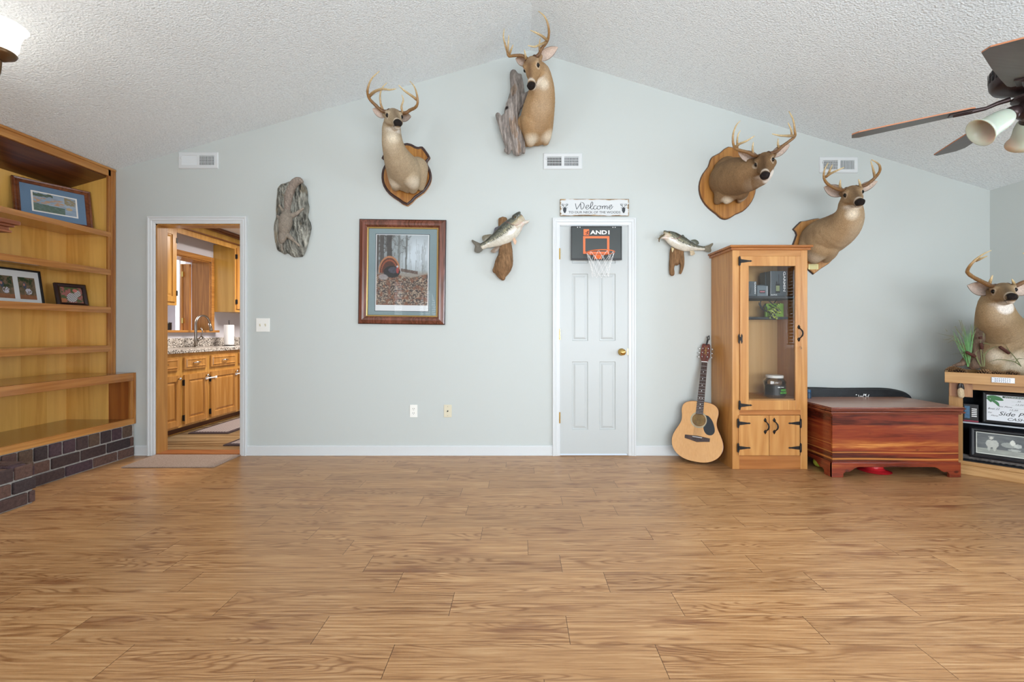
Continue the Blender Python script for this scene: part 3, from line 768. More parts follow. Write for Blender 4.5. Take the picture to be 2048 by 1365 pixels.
# pass-through frame with a deep oak reveal
pf = struct(MB(ROTL(KX, 0)).box(PY0-.06, PY1+.0, -.02, 0, PZ1, PZ1+.065).box(PY1, PY1+.055, -.02, 0, PZ0-.03, PZ1+.065).box(PY0-.06, PY0, -.02, 0, PZ0-.03, PZ1+.065).box(PY0-.1, PY1+.1, -.06, .7, PZ0-.03, PZ0), 'trim_6', wood('pass_frame_wood', 'c08a48', '955f28', 'y', .9), bevel=.003)
struct(MB().box(KX-.24, KX, PY1-.012, PY1, PZ0, PZ1).box(KX-.24, KX, PY0, PY1, PZ1-.012, PZ1), 'trim_7', wood('reveal_oak', 'bb8440', '8f5c24', 'z', 1.2))
sh = thing('shutter_door', 'oak shutter door with brass hinges folded back beyond the pass-through window', 'shutter', (-4.56, 2.1, 1.12))
MB().box(-4.567, -4.48, 2.03, 2.06, 1.12, 2.02).build('board', wood('shutter_oak', 'cf9448', 'a0662a', 'z', 1), sh, bevel=.003)
MB().box(-4.605, -4.575, 2.02, 2.07, 1.12, 2.02).build('stile', m_kdoor, sh, bevel=.003)
for z in (1.25, 1.88): MB().box(-4.578, -4.556, 2.01, 2.03, z-.035, z+.035).build('hinge', m_brass, sh)
struct(MB().box(-5.6, -5.54, 3.2, 3.3, .0, KH).box(-4.97, -4.9, 2.5, 2.6, 0, KH), 'trim_8', m_white)
po = thing('cooking_pot', 'black lidded cooking pot sitting on the ledge beyond the pass-through window', 'pot', (-4.60, 1.75, PZ0))
MB().lathe([(.001, 0), (.075, 0), (.08, .01), (.08, .09), (.001, .09)], (-4.60, 1.75, PZ0), 24).build('body', m_blk, po)
MB().lathe([(.083, .09), (.08, .1), (.03, .112), (.001, .114)], (-4.60, 1.75, PZ0), 24).tube([(-4.62, 1.73, PZ0+.112), (-4.60, 1.75, PZ0+.14), (-4.57, 1.77, PZ0+.15)], .006, 6).build('lid', m_blk, po)
# kitchen mats
m_matdk = plain('mat_dark_border', '3a2a2e', .95)
def stripe():
    m, t, b = nt('woven_stripes'); tc = N(t, 'ShaderNodeTexCoord'); sx = N(t, 'ShaderNodeSeparateXYZ'); L(t, tc, 'Object', sx, 0)
    s1 = math_(t, 'SINE', math_(t, 'MULTIPLY', sx.outputs[0], 210.0)); s2 = math_(t, 'SINE', math_(t, 'MULTIPLY', sx.outputs[1], 260.0))
    f = math_(t, 'ADD', math_(t, 'MULTIPLY', s1, .35), math_(t, 'MULTIPLY', s2, .25)); f = math_(t, 'ADD', f, .5)
    t.links.new(ramp(t, f, [(.2, lin('5a4a4c')), (.6, lin('a79c9a'))]), b.inputs['Base Color']); b.inputs['Roughness'].default_value = .95
    return m
m_stripe = stripe()
for (x0, x1, y0, y1, lab) in ((-3.57, -3.14, 4.68-CAMD, 6.3-CAMD, 'grey woven kitchen mat with dark border lying along the base cabinets'),
                              (-2.86, -2.35, 4.19-CAMD, 5.2-CAMD, 'grey woven kitchen mat with dark border just inside the doorway on the right')):
    t_ = thing('kitchen_mat', lab, 'mat', ((x0+x1)/2, (y0+y1)/2, 0), 'kitchen mats')
    MB().box(x0, x1, y0, y1, .001, .010).build('border', m_matdk, t_)
    MB().box(x0+.04, x1-.04, y0+.05, y1-.05, .010, .013).build('weave', m_stripe, t_)
# doormat
def carpet():
    m, t, b = nt('taupe_loop_carpet'); tc = N(t, 'ShaderNodeTexCoord'); nz = N(t, 'ShaderNodeTexNoise', i_Scale=260.0, i_Detail=3.0); L(t, tc, 'Object', nz, 'Vector')
    t.links.new(ramp(t, nz.outputs[0], [(.3, lin('7f6a5c')), (.7, lin('b7a294'))]), b.inputs['Base Color']); b.inputs['Roughness'].default_value = 1
    bump(t, b, nz.outputs[0], .8, .004); return m
dm = MB()
dm.hexa([(-3.215,-.365,.001),(-2.475,-.355,.001),(-2.475,-.006,.001),(-3.235,-.006,.001),(-3.215,-.365,.010),(-2.475,-.355,.010),(-2.475,-.006,.010),(-3.235,-.006,.010)])
tag(dm.build('doormat', carpet(), bevel=.003), 'taupe looped doormat lying on the floor before the kitchen doorway', 'doormat')
# ================================================================== things fixed to the gable wall
m_plate = plain('switch_plate_white', 'f1f1ec', .35)
m_ivory = plain('ivory_plate', 'd9d2bb', .4)
def wplate(name, lab, cat, px0, px1, py0, py1, mat):
    a, b_ = P(px0, py1), P(px1, py0); t = thing(name, lab, cat, ((a.x+b_.x)/2, 0, a.z))
    MB().box(a.x, b_.x, -.006, -.0, a.z, b_.z).build('cover_plate', mat, t, bevel=.002); return t, a, b_
t, a, b_ = wplate('light_switch', 'white double light switch plate on the wall right of the kitchen doorway', 'light switch', 513, 540, 637, 664, m_plate)
for fx_ in (.3, .7):
    x = a.x+(b_.x-a.x)*fx_; z = (a.z+b_.z)/2
    MB().hexa([(x-.005,-.006,z-.012),(x+.005,-.006,z-.012),(x+.005,-.006,z+.012),(x-.005,-.006,z+.012),(x-.004,-.008,z-.01),(x+.004,-.008,z-.01),(x+.004,-.017,z+.008),(x-.004,-.017,z+.008)]).build('toggle', m_ivory, t)
t, a, b_ = wplate('wall_outlet', 'white duplex power outlet low on the wall under the framed print', 'outlet', 820, 835, 810, 835, m_plate)
x = (a.x+b_.x)/2
for q in (-.019, .019):
    z = (a.z+b_.z)/2+q
    MB().box(x-.015, x+.015, -.008, -.005, z-.013, z+.013).build('socket', m_plate, t, bevel=.003)
    MB().box(x-.008, x-.005, -.0086, -.0075, z-.002, z+.007).box(x+.005, x+.008, -.0086, -.0075, z-.002, z+.007).box(x-.002, x+.002, -.0086, -.0075, z-.010, z-.006).build('slot', m_dark, t)
t, a, b_ = wplate('cable_jack_plate', 'ivory cable jack plate on the wall right of the power outlet', 'cable jack', 888, 903.5, 810, 835, m_ivory)
x, z = (a.x+b_.x)/2, (a.z+b_.z)/2
MB().lathe([(.001, .006), (.006, .006), (.006, .014), (.001, .014)], (x, 0, z), 12, 'y').build('jack', m_black, t)
for q in (-.04, .04): MB().lathe([(.001, .006), (.003, .006), (.002, .008), (.001, .008)], (x, 0, z+q), 8, 'y').build('screw', m_nickel, t)
# air vents: open grille half and closed louvre half
def vent(px0, px1, py0, py1, darkleft, lab, both=False):
    a, b_ = P(px0, py1), P(px1, py0); t = thing('air_vent', lab, 'air vent', ((a.x+b_.x)/2, 0, a.z), 'wall air vents')
    w_, h_ = b_.x-a.x, b_.z-a.z
    mb = MB(); o = .055; frame_prof(mb, a.x, b_.x, a.z, b_.z, [(0, 0), (0, -.004), (.006, -.010), (.030, -.010), (.034, -.004), (.034, 0)])
    xm = (a.x+b_.x)/2; mb.box(xm-.012, xm+.012, -.010, -.001, a.z+.03, b_.z-.03)
    mb.box(a.x+.022, a.x+.028, -.020, -.010, b_.z-.062, b_.z-.046)
    mb.build('frame', m_white, t)
    MB().box(a.x+.03, b_.x-.03, -.0015, -.0005, a.z+.03, b_.z-.03).build('duct_opening', m_dark, t)
    x0, x1 = a.x+.036, b_.x-.036; n = 11
    for half in (0, 1):
        s = MB(); A, B = (x0, xm-.012) if half == 0 else (xm+.012, x1)
        isdark = (half == 0) == darkleft
        for k in range(n+1):
            x = A+(B-A)*k/n
            if isdark: s.box(x-.0018, x+.0018, -.0095, -.003, a.z+.032, b_.z-.032)
            elif both: s.hexa([(x-.002,-.009,a.z+.032),(x+.004,-.004,a.z+.032),(x+.005,-.003,a.z+.032),(x-.001,-.008,a.z+.032),
                               (x-.002,-.009,b_.z-.032),(x+.004,-.004,b_.z-.032),(x+.005,-.003,b_.z-.032),(x-.001,-.008,b_.z-.032)])
            else: s.hexa([(x-.003,-.0095,a.z+.032),(x+.0085,-.004,a.z+.032),(x+.0085,-.003,a.z+.032),(x-.003,-.0085,a.z+.032),
                          (x-.003,-.0095,b_.z-.032),(x+.0085,-.004,b_.z-.032),(x+.0085,-.003,b_.z-.032),(x-.003,-.0085,b_.z-.032)])
        if isdark or both:
            for q in (.33, .62, .86): z = a.z+.03+(h_-.06)*q; s.box(A, B, -.0095, -.006, z-.0015, z+.0015)
        s.build('louvre', m_white, t)
vent(358, 437, 305, 338, False, 'white wall air vent high up at the left, under the sloping ceiling')
vent(1086.5, 1164.5, 307, 339.5, True, 'white wall air vent above the welcome sign', True)
vent(1638, 1715, 314.5, 346.5, True, 'white wall air vent partly behind the antlers, at the right')

# large framed turkey-in-the-woods print
fr = thing('framed_print', 'large reddish wood framed woodland print hanging on the wall right of the doorway', 'framed picture', (P(805, 650).x, 0, P(805, 650).z))
c = P(805.5, 544.8)
T = Matrix.Translation((c.x, -.001, c.z)) @ Matrix.Rotation(R(.75), 4, 'Y')
W2, H2 = .3835, .464
m_mahog = wood('mahogany_frame', '8d5344', '55301f', 'z', 1.4, .22, coat=.5)
m_gold = plain('gilt_lip', 'b99a5c', .35, .6)
mb = MB(T); frame_prof(mb, -W2, W2, -H2, H2, [(0, .0), (0, -.018), (.004, -.020), (.012, -.026), (.035, -.036), (.052, -.032), (.066, -.016), (.070, -.014)]); mb.build('frame', m_mahog, fr)
mb = MB(T); frame_prof(mb, -W2+.001, W2-.001, -H2+.001, H2-.001, [(-.0015, -.0), (-.0015, -.019), (.004, -.0215)]); mb.build('frame_edge', m_espr, fr)
mb = MB(T); frame_prof(mb, -W2+.068, W2-.068, -H2+.068, H2-.068, [(0, -.015), (.003, -.018), (.009, -.016), (.013, -.008)]); mb.build('gilt_lip', m_gold, fr)
MB(T).box(-W2+.07, W2-.07, -.006, -.003, -H2+.07, H2-.07).build('mat_board', plain('sage_mat_board', '8b9c9f', .85, noise_amt=.06, nscale=300), fr)
px0, px1, pz0, pz1 = -W2+.145, W2-.150, -H2+.118, H2-.130
MB(T).box(px0-.004, px1+.004, -.0068, -.006, pz0-.004, pz1+.004).build('mat_line', m_dark, fr)
MB(T).box(px0, px1, -.0078, -.0068, pz0, pz1).build('print_margin', plain('print_margin_white', 'dfe1e2', .6), fr)
def art_woods(u, v):
    sky = mixn(full(u, (.62, .65, .66)), (.80, .83, .85), np.exp(-(((u-.8)/.35)**2+((v-.72)/.25)**2))*1.2)
    c = mixn(sky, (.46, .48, .47), fbm(u*4, v*5, 2)*1.3-.45-(u-.5)*.5)
    rd = random.Random(4)
    for k in range(46):       # distant trunks
        x = rd.random(); wd = rd.uniform(.002, .006); top = rd.uniform(.55, .95)
        xx = x+(fbm(v*3+k, v*0, k)-.5)*.04
        c = mixn(c, (.42, .43, .42), (np.abs(u-xx) < wd)*(v > .42)*(v < top)*rd.uniform(.25, .5))
    for (x, wd, col, top) in ((.43, .018, (.45, .46, .45), 1.1), (.57, .017, (.42, .43, .42), 1.1), (.11, .04, (.30, .28, .27), 1.1), (.245, .05, (.24, .22, .21), 1.1), (.02, .03, (.30, .27, .26), 1.1)):
        xx = x+(fbm(v*3+x*9, v*0, 5)-.5)*.05; w_ = wd*(1+.5*np.clip(.5-v, 0, 1))
        c = mixn(c, col, (np.abs(u-xx) < w_)*(v > .42)*(.75+.25*fbm(u*60, v*12, 3)))
        for s in range(7):    # branches
            y0 = rd.uniform(.68, .95); sl = rd.choice((-1, 1))*rd.uniform(.5, 1.6); ln = rd.uniform(.08, .25)
            du = (u-xx)*np.sign(sl)
            c = mixn(c, col, (du > 0)*(du < ln)*(np.abs(v-(y0+abs(sl)*du+.02*np.sin(du*60+s))) < .006*(1-du/ln)+.002)*.8)
    c = mixn(c, (.33, .30, .28), ((u < .36)*(v > .62)*np.clip((fbm(u*16, v*18, 21)-.5)*9, 0, 1))*.6)
    c = mixn(c, (.60, .57, .53), np.clip((.50-v)/.06, 0, 1)*(.5+.5*(u > .4)))
    g = np.clip((.44+.03*np.sin(u*7)-v)/.02, 0, 1)
    n1 = fbm(u*55+v*14, v*75, 7)
    gr = full(u, (.42, .36, .32)); gr = mixn(gr, (.72, .64, .55), (n1-.52)*9); gr = mixn(gr, (.18, .15, .15), (.44-n1)*9)
    gr = mixn(gr, (.50, .33, .24), (fbm(u*20, v*30, 9)-.5)*6)
    c = c*(1-g[..., None])+gr*g[..., None]
    # fallen log, stump and the strutting bird
    c = mixn(c, (.36, .27, .23), (np.abs(v-(.50-.12*(u-.5))) < .022)*(u > .48)*(u < .8)*(.6+.4*fbm(u*50, v*30, 1)))
    rr = np.sqrt(((u-.25)/.21)**2+((v-.48)/.22)**2); an = np.arctan2(v-.48, u-.25)
    fan = (rr < 1)*(v > .46)
    c = mixn(c, (.40, .20, .12), fan*1.0); c = mixn(c, (.14, .09, .08), fan*(rr < .82)*(.5+.5*np.sign(np.sin(an*34)))*.8)
    c = mixn(c, (.78, .55, .38), fan*(rr > .88)*.8); c = mixn(c, (.66, .34, .20), fan*(rr > .66)*(rr < .78)*.8)
    c = mixn(c, (.13, .11, .12), ((((u-.30)/.16)**2+((v-.475)/.085)**2) < 1)*.95)
    c = mixn(c, (.32, .31, .36), ((((u-.33)/.10)**2+((v-.50)/.045)**2) < 1)*(.4+.8*fbm(u*40, v*40, 6)))
    c = mixn(c, (.62, .60, .60), ((((u-.13)/.09)**2+((v-.40)/.04)**2) < 1)*.8)
    c = mixn(c, (.66, .24, .22), ((((u-.41)/.025)**2+((v-.495)/.045)**2) < 1)*.95); c = mixn(c, (.75, .80, .84), ((((u-.405)/.018)**2+((v-.55)/.015)**2) < 1)*.9)
    return c
picture('print', T, px0+.008, px1-.008, pz0+.052, pz1-.006, -.0085, 130, 170, art_woods, fr)
MB(T).add([(-W2+.075,-.012,-H2+.075),(W2-.075,-.012,-H2+.075),(W2-.075,-.012,H2-.075),(-W2+.075,-.012,H2-.075)], [(0,1,2,3)]).build('glass', m_glassf, fr)

# ------------------------------------------------------------------ welcome sign
zs = ZP(1080, 380, 6.2045)
sg = thing('welcome_sign', 'distressed white wooden sign with Welcome lettering above the closet door', 'sign', tuple(zs(672, 325)))
a, b_ = zs(248, 328), zs(1098, 120)
def distress():
    m, t, b = nt('distressed_white_board'); tc = N(t, 'ShaderNodeTexCoord'); mp = N(t, 'ShaderNodeMapping'); mp.inputs['Scale'].default_value = (4, 8, 22)
    L(t, tc, 'Object', mp, 0); nz = N(t, 'ShaderNodeTexNoise', i_Scale=3.0, i_Detail=6.0); L(t, mp, 0, nz, 'Vector')
    g = N(t, 'ShaderNodeSeparateXYZ'); L(t, tc, 'Generated', g, 0)
    ed = math_(t, 'MINIMUM', math_(t, 'MINIMUM', g.outputs[0], math_(t, 'SUBTRACT', 1.0, g.outputs[0])), math_(t, 'MULTIPLY', math_(t, 'MINIMUM', g.outputs[2], math_(t, 'SUBTRACT', 1.0, g.outputs[2])), .3))
    f = math_(t, 'ADD', math_(t, 'MULTIPLY', ed, 12.0), nz.outputs[0])
    t.links.new(ramp(t, f, [(.50, lin('6f5a45')), (.62, lin('b79a72')), (.70, lin('ced2d5')), (1, lin('d4d8da'))]), b.inputs['Base Color']); b.inputs['Roughness'].default_value = .7
    return m
MB().box(a.x, b_.x, -.018, 0, a.z, b_.z).build('board', distress(), sg, bevel=.002)
m_ink = plain('charcoal_ink', '3c4045', .7)
def stroke(mb, pts, zf, w0=.0042, w1=None, out=.0188):
    q = crom([(x, y) for x, y in pts], 6); n = len(q)
    L1, R1 = [], []
    for i, p in enumerate(q):
        d_ = q[min(i+1, n-1)]-q[max(i-1, 0)]; d_ = d_/(np.linalg.norm(d_)+1e-9)
        wd = w0*6.2045*225*(.55+.45*abs(d_[1]))
        L1.append(zf(p[0]-d_[1]*wd/2, p[1]+d_[0]*wd/2, out)); R1.append(zf(p[0]+d_[1]*wd/2, p[1]-d_[0]*wd/2, out))
    vs = [v for pr in zip(L1, R1) for v in pr]
    mb.add(vs, [(2*i, 2*i+1, 2*i+3, 2*i+2) for i in range(n-1)])
mb = MB(); S = lambda *p: stroke(mb, p, zs, .0052)
S((440,168),(445,200),(452,232),(458,238),(480,205),(505,165)); S((505,165),(505,200),(512,236),(525,238),(545,210),(548,180),(530,158),(500,155))
S((565,222),(590,215),(605,200),(598,188),(578,196),(568,220),(580,240),(605,232),(625,212))
S((620,222),(650,190),(655,160),(642,150),(630,180),(628,225),(645,240),(665,225))
S((700,200),(685,195),(668,210),(665,232),(685,242),(710,226)); S((735,200),(715,205),(708,225),(722,242),(745,235),(752,212),(738,198),(760,205),(775,203))
S((775,203),(772,238)); S((774,220),(790,200),(803,202),(802,238)); S((803,220),(820,200),(834,204),(834,232),(845,238))
S((845,222),(868,216),(885,200),(890,186),(870,192),(856,215),(862,236),(880,236),(905,205))
o = mb.build('lettering', m_ink, sg, kind=None); o.modifiers.new('s', 'SOLIDIFY').thickness = .0005
text('TO OUR NECK OF THE WOODS', zs(355, 292, .0188), (1, 0, 0), (0, 0, 1), 28/6.2045/225, 640/6.2045/225, m_ink, sg)
for cx_ in (308, 1038):     # stag head silhouettes
    mb = MB(); s = 1 if cx_ < 600 else -1
    q = [(-18,-62),(0,-70),(18,-62),(20,-30),(10,0),(0,8),(-10,0),(-22,-30)]
    pts = [zs(cx_+x, 282+y*.95, .0188) for x, y in q]; mb.add(pts, [tuple(range(len(q)))])
    for sg_ in (-1, 1):
        for br in ([(6,-68),(18,-85),(34,-95),(38,-115)], [(16,-84),(14,-100),(8,-112)], [(26,-90),(28,-104),(22,-118)], [(18,-56),(34,-66)]):
            stroke(mb, [(cx_+sg_*x, 282+y*.95) for x, y in br], zs, .0034)
    o = mb.build('stag_emblem', m_ink, sg); o.modifiers.new('s', 'SOLIDIFY').thickness = .0005

# ------------------------------------------------------------------ over-the-door hoop
hp = thing('mini_basketball_hoop', 'mini basketball backboard with orange hoop hanging over the top of the closet door', 'basketball hoop', tuple(zs(700, 875, .02)))
m_board = plain('smoky_backboard', '3b4040', .3); m_org = plain('orange_enamel', 'e8743c', .4); m_wprint = plain('white_print', 'f4f6f6', .5)
a, b_ = zs(384, 874, .03), zs(1014, 452, .03)
MB().box(a.x, b_.x, -.034, -.028, a.z, b_.z).build('backboard', m_board, hp, bevel=.003)
mb = MB(); frame4(mb, a.x, b_.x, a.z, b_.z, .008, -.037, -.0335); mb.box(a.x, b_.x, -.040, -.034, a.z, a.z+.016); mb.build('board_rim', m_blk, hp)
for x in (466, 496, 905, 932):
    c_ = zs(x, 466, .036); MB().lathe([(.001, 0), (.0045, 0), (.004, .004), (.001, .004)], c_, 12, 'y').build('bolt', m_wprint, hp)
for x in (481, 918):
    c_ = zs(x, 452, .03); MB().box(c_.x-.018, c_.x+.018, -.028, -.002, c_.z-.03, c_.z-.004).build('hook', m_blk, hp)
a, b_ = zs(535, 795, .035), zs(860, 575, .035); mb = MB(); frame4(mb, a.x, b_.x, a.z, b_.z, .0195, -.0365, -.034); mb.build('target_square', m_org, hp)
a, b_ = zs(540, 565, .036), zs(610, 488, .036); MB().box(a.x, b_.x, -.0365, -.034, a.z, b_.z).build('logo_badge', m_org, hp, bevel=.006)
mb = MB()
for st in ([(560,535),(580,528),(592,520),(604,528)], [(585,520),(588,535),(580,548),(570,556)], [(588,535),(598,545),(602,556)], [(592,520),(596,512)]): stroke(mb, st, zs, .006, out=.0369)
mb.sphere(zs(598, 512, .0369), .004, sc=(1, .1, 1)); mb.build('logo_figure', m_blk, hp)
text('AND1', zs(622, 553, .0366), (1, 0, 0), (0, 0, 1), 50/6.2045/225, 238/6.2045/225, m_wprint, hp, bold=.03)
rc = zs(750, 776, .165); rr = .118
MB().tube([(rc.x+rr*math.cos(q), rc.y+rr*math.sin(q)*1.0, rc.z) for q in np.linspace(0, 2*math.pi, 41)], .0048, 8).build('rim', m_org, hp, smooth=True)
MB().hexa([(rc.x-.035,-.036,rc.z-.045),(rc.x+.035,-.036,rc.z-.045),(rc.x+.035,-.036,rc.z+.006),(rc.x-.035,-.036,rc.z+.006),(rc.x-.03,-.052,rc.z-.008),(rc.x+.03,-.052,rc.z-.008),(rc.x+.03,-.056,rc.z+.004),(rc.x-.03,-.056,rc.z+.004)]).build('bracket', m_org, hp, bevel=.003)
mb = MB(); nn_ = 10; lv = [(0, rr), (-.055, rr*.86), (-.11, rr*.72), (-.165, rr*.62), (-.21, rr*.60)]
for k in range(nn_):
    for sgn in (-1, 1):
        pts = []
        for i, (dz_, r_) in enumerate(lv):
            q = 2*math.pi*(k+sgn*.5*i)/nn_; pts.append((rc.x+r_*math.cos(q), rc.y+r_*math.sin(q), rc.z+dz_))
        mb.tube(pts, .0013, 5)
mb.build('net', plain('net_cord_white', 'f3f4f4', .8), hp)

# ------------------------------------------------------------------ generic lofts, remesh
ICO = None
def ico():
    global ICO
    if ICO is None:
        bm = bmesh.new(); bmesh.ops.create_icosphere(bm, subdivisions=3, radius=1)
        ICO = (np.array([v.co[:] for v in bm.verts]), [tuple(v.index for v in f.verts) for f in bm.faces]); bm.free()
    return ICO
class Blob:
    def __init__(s): s.v = []; s.f = []; s.n = 0
    def ball(s, c, r, B=None, radii=None):
        V, Fc = ico(); V = V*(np.array(radii) if radii is not None else r)
        if B is not None: V = V @ np.array(B)
        V = V+np.array(c); s.v.append(V); s.f += [tuple(i+s.n for i in f) for f in Fc]; s.n += len(V)
    def chain(s, pts, step=.28):
        """pts: (x,y,z,r)"""
        q = crom(pts, 8); last = None
        for p in q:
            if last is None or np.linalg.norm(p[:3]-last) > step*max(p[3], .004):
                s.ball(p[:3], max(p[3], .003)); last = p[:3]
    def chain_e(s, pts, B, n=8):
        """pts (x,y,z,rx,ry,rz) in basis B rows"""
        for p in crom(pts, n): s.ball(p[:3], 1, B, p[3:6])
    def remesh(s, voxel, smooth=4, disp=None):
        me = bpy.data.meshes.new('tmp'); me.from_pydata(np.vstack(s.v).tolist(), [], s.f); me.update()
        o = bpy.data.objects.new('tmp', me); COL.objects.link(o)
        m = o.modifiers.new('r', 'REMESH'); m.mode = 'VOXEL'; m.voxel_size = voxel
        if smooth: k = o.modifiers.new('s', 'SMOOTH'); k.iterations = smooth; k.factor = .5
        bpy.context.view_layer.update()
        e = o.evaluated_get(bpy.context.evaluated_depsgraph_get()).to_mesh()
        n = len(e.vertices); V = np.empty(n*3); e.vertices.foreach_get('co', V); V = V.reshape(-1, 3)
        Nn = np.empty(n*3); e.vertices.foreach_get('normal', Nn); Nn = Nn.reshape(-1, 3)
        Fc = [tuple(p.vertices) for p in e.polygons]
        bpy.data.objects.remove(o); bpy.data.meshes.remove(me)
        if disp is not None: V = V+Nn*disp(V)[:, None]
        return V, Fc
def npmesh(name, V, Fc, mat, parent, colors=None, smooth=True, origin=None, label=None):
    mb = MB(); mb.v = [Vector(v) for v in V]; mb.f = Fc
    return mb.build(name, mat, parent, smooth=smooth, colors=colors, origin=origin, label=label)
def n3(V, sc, seed=0):
    """cheap smooth 3-D noise 0..1"""
    x, y, z = V[:, 0]*sc[0], V[:, 1]*sc[1], V[:, 2]*sc[2]
    return (fbm(x+seed*3.1, z+y*.7, seed)+fbm(y*1.3+z*.5+seed, x*.8+z, seed+5))/2
def clampwall(V, out):
    V = V.copy(); V[:, 1] = np.minimum(V[:, 1], -out); return V
m_bark = attr_mat('bark_wood', .9, 1, 0, .2, 60, .35, (1, 1, .25), 1.0, .008)

# squirrel on bark
zq = ZP(520, 340, 4.015)
sq = thing('flying_squirrel_mount', 'small brown flying squirrel mounted head down on a slab of grey tree bark', 'squirrel mount', tuple(zq(265, 700)))
outl = [(140,150),(165,118),(190,110),(225,98),(262,88),(300,78),(350,110),(380,160),(385,240),(395,310),(388,370),(402,420),(410,470),(400,540),(380,620),(350,690),(300,702),(260,698),(225,672),(200,680),(180,668),(140,645),(128,600),(118,560),(112,450),(128,380),(130,280),(135,210)]
oc = crom(outl+[outl[0]], 4)[:-1]
cen = np.mean(outl, 0)
mb = MB(); rg = []; K = 26
for j in range(K+1):
    f = j/K; rg.append([zq(cen[0]+(p[0]-cen[0])*f, cen[1]+(p[1]-cen[1])*f, .012+.055*(1-f**4)**.6) for p in oc])
back = [zq(p[0], p[1], .001) for p in oc]
mb.rings(rg[::-1]+[], cap=False); mb.rings([rg[-1], back], cap=True)
V = np.array([tuple(v) for v in mb.v])
rid = n3(V, (95, 20, 16), 3); rid2 = n3(V, (210, 60, 120), 6)
isback = V[:, 1] > -.005
V[:, 1] -= np.where(isback, 0, (rid-.5)*.045+(rid2-.5)*.012)
V[:, 1] = np.minimum(V[:, 1], -.001)
cc = np.array(lin('a3a298'))[None]*np.clip(-.75+3.1*rid[:, None]+.9*(rid2[:, None]-.5), .13, 1.5); cc = cc*(1-.25*(n3(V, (12, 12, 12), 2)[:, None]))
cc = np.where((n3(V, (14, 14, 10), 9) > .58)[:, None], cc*np.array([1.05, .92, .78]), cc)
mb.v = [Vector(v) for v in V]; mb.build('bark_slab', m_bark, sq, colors=cc)
b = Blob(); q = lambda x, y, o, r: (*zq(x, y, o), r/4.015/225)
b.chain([q(218, 345, .085, 30), q(208, 400, .10, 48), q(200, 455, .10, 46), q(192, 500, .098, 34), q(182, 540, .10, 30), q(176, 565, .10, 22), q(172, 582, .10, 12)])
for pp in ([q(200, 365, .09, 24), q(188, 330, .08, 16), q(165, 300, .075, 9), q(158, 285, .075, 8)], [q(235, 375, .09, 24), q(285, 355, .08, 17), q(325, 325, .08, 9), q(345, 312, .08, 9)],
           [q(205, 510, .095, 20), q(245, 545, .085, 17), q(280, 575, .08, 10), q(315, 608, .08, 9)], [q(170, 530, .095, 18), q(160, 560, .085, 14), q(172, 600, .08, 8), q(178, 645, .08, 7)],
           [q(165, 400, .085, 18), q(150, 380, .075, 12), q(140, 370, .07, 8)], [q(198, 545, .10, 9), q(205, 548, .10, 9)]): b.chain(pp)
V, Fc = b.remesh(.0028, 2)
base = lin('90867a'); cc = np.array(base)[None]*(.65+.7*n3(V, (160, 160, 90), 4)[:, None])
lowl = (V[:, 1] > -.10)[:, None]; cc = np.where(lowl & (n3(V, (30, 30, 30), 8) > .5)[:, None], cc*1.25, cc)
npmesh('squirrel_body', V, Fc, m_fur, sq, cc)
b = Blob(); b.chain([q(220, 335, .082, 22), q(222, 290, .08, 24), q(228, 230, .08, 30), q(240, 180, .08, 30), q(262, 130, .08, 30), q(285, 100, .09, 30), q(310, 85, .09, 26), q(335, 95, .09, 14)])
V, Fc = b.remesh(.003, 1, lambda V: (n3(V, (260, 260, 260), 2)-.5)*.012)
npmesh('tail', V, Fc, m_fur, sq, np.array(lin('978a7f'))[None]*(.35+1.25*n3(V, (170, 90, 60), 7)[:, None]))
MB().sphere(zq(165, 553, .112), .0042).build('eye', m_eye, sq, smooth=True)
MB().sphere(zq(172, 586, .10), .0028).build('nose', m_nose, sq, smooth=True)

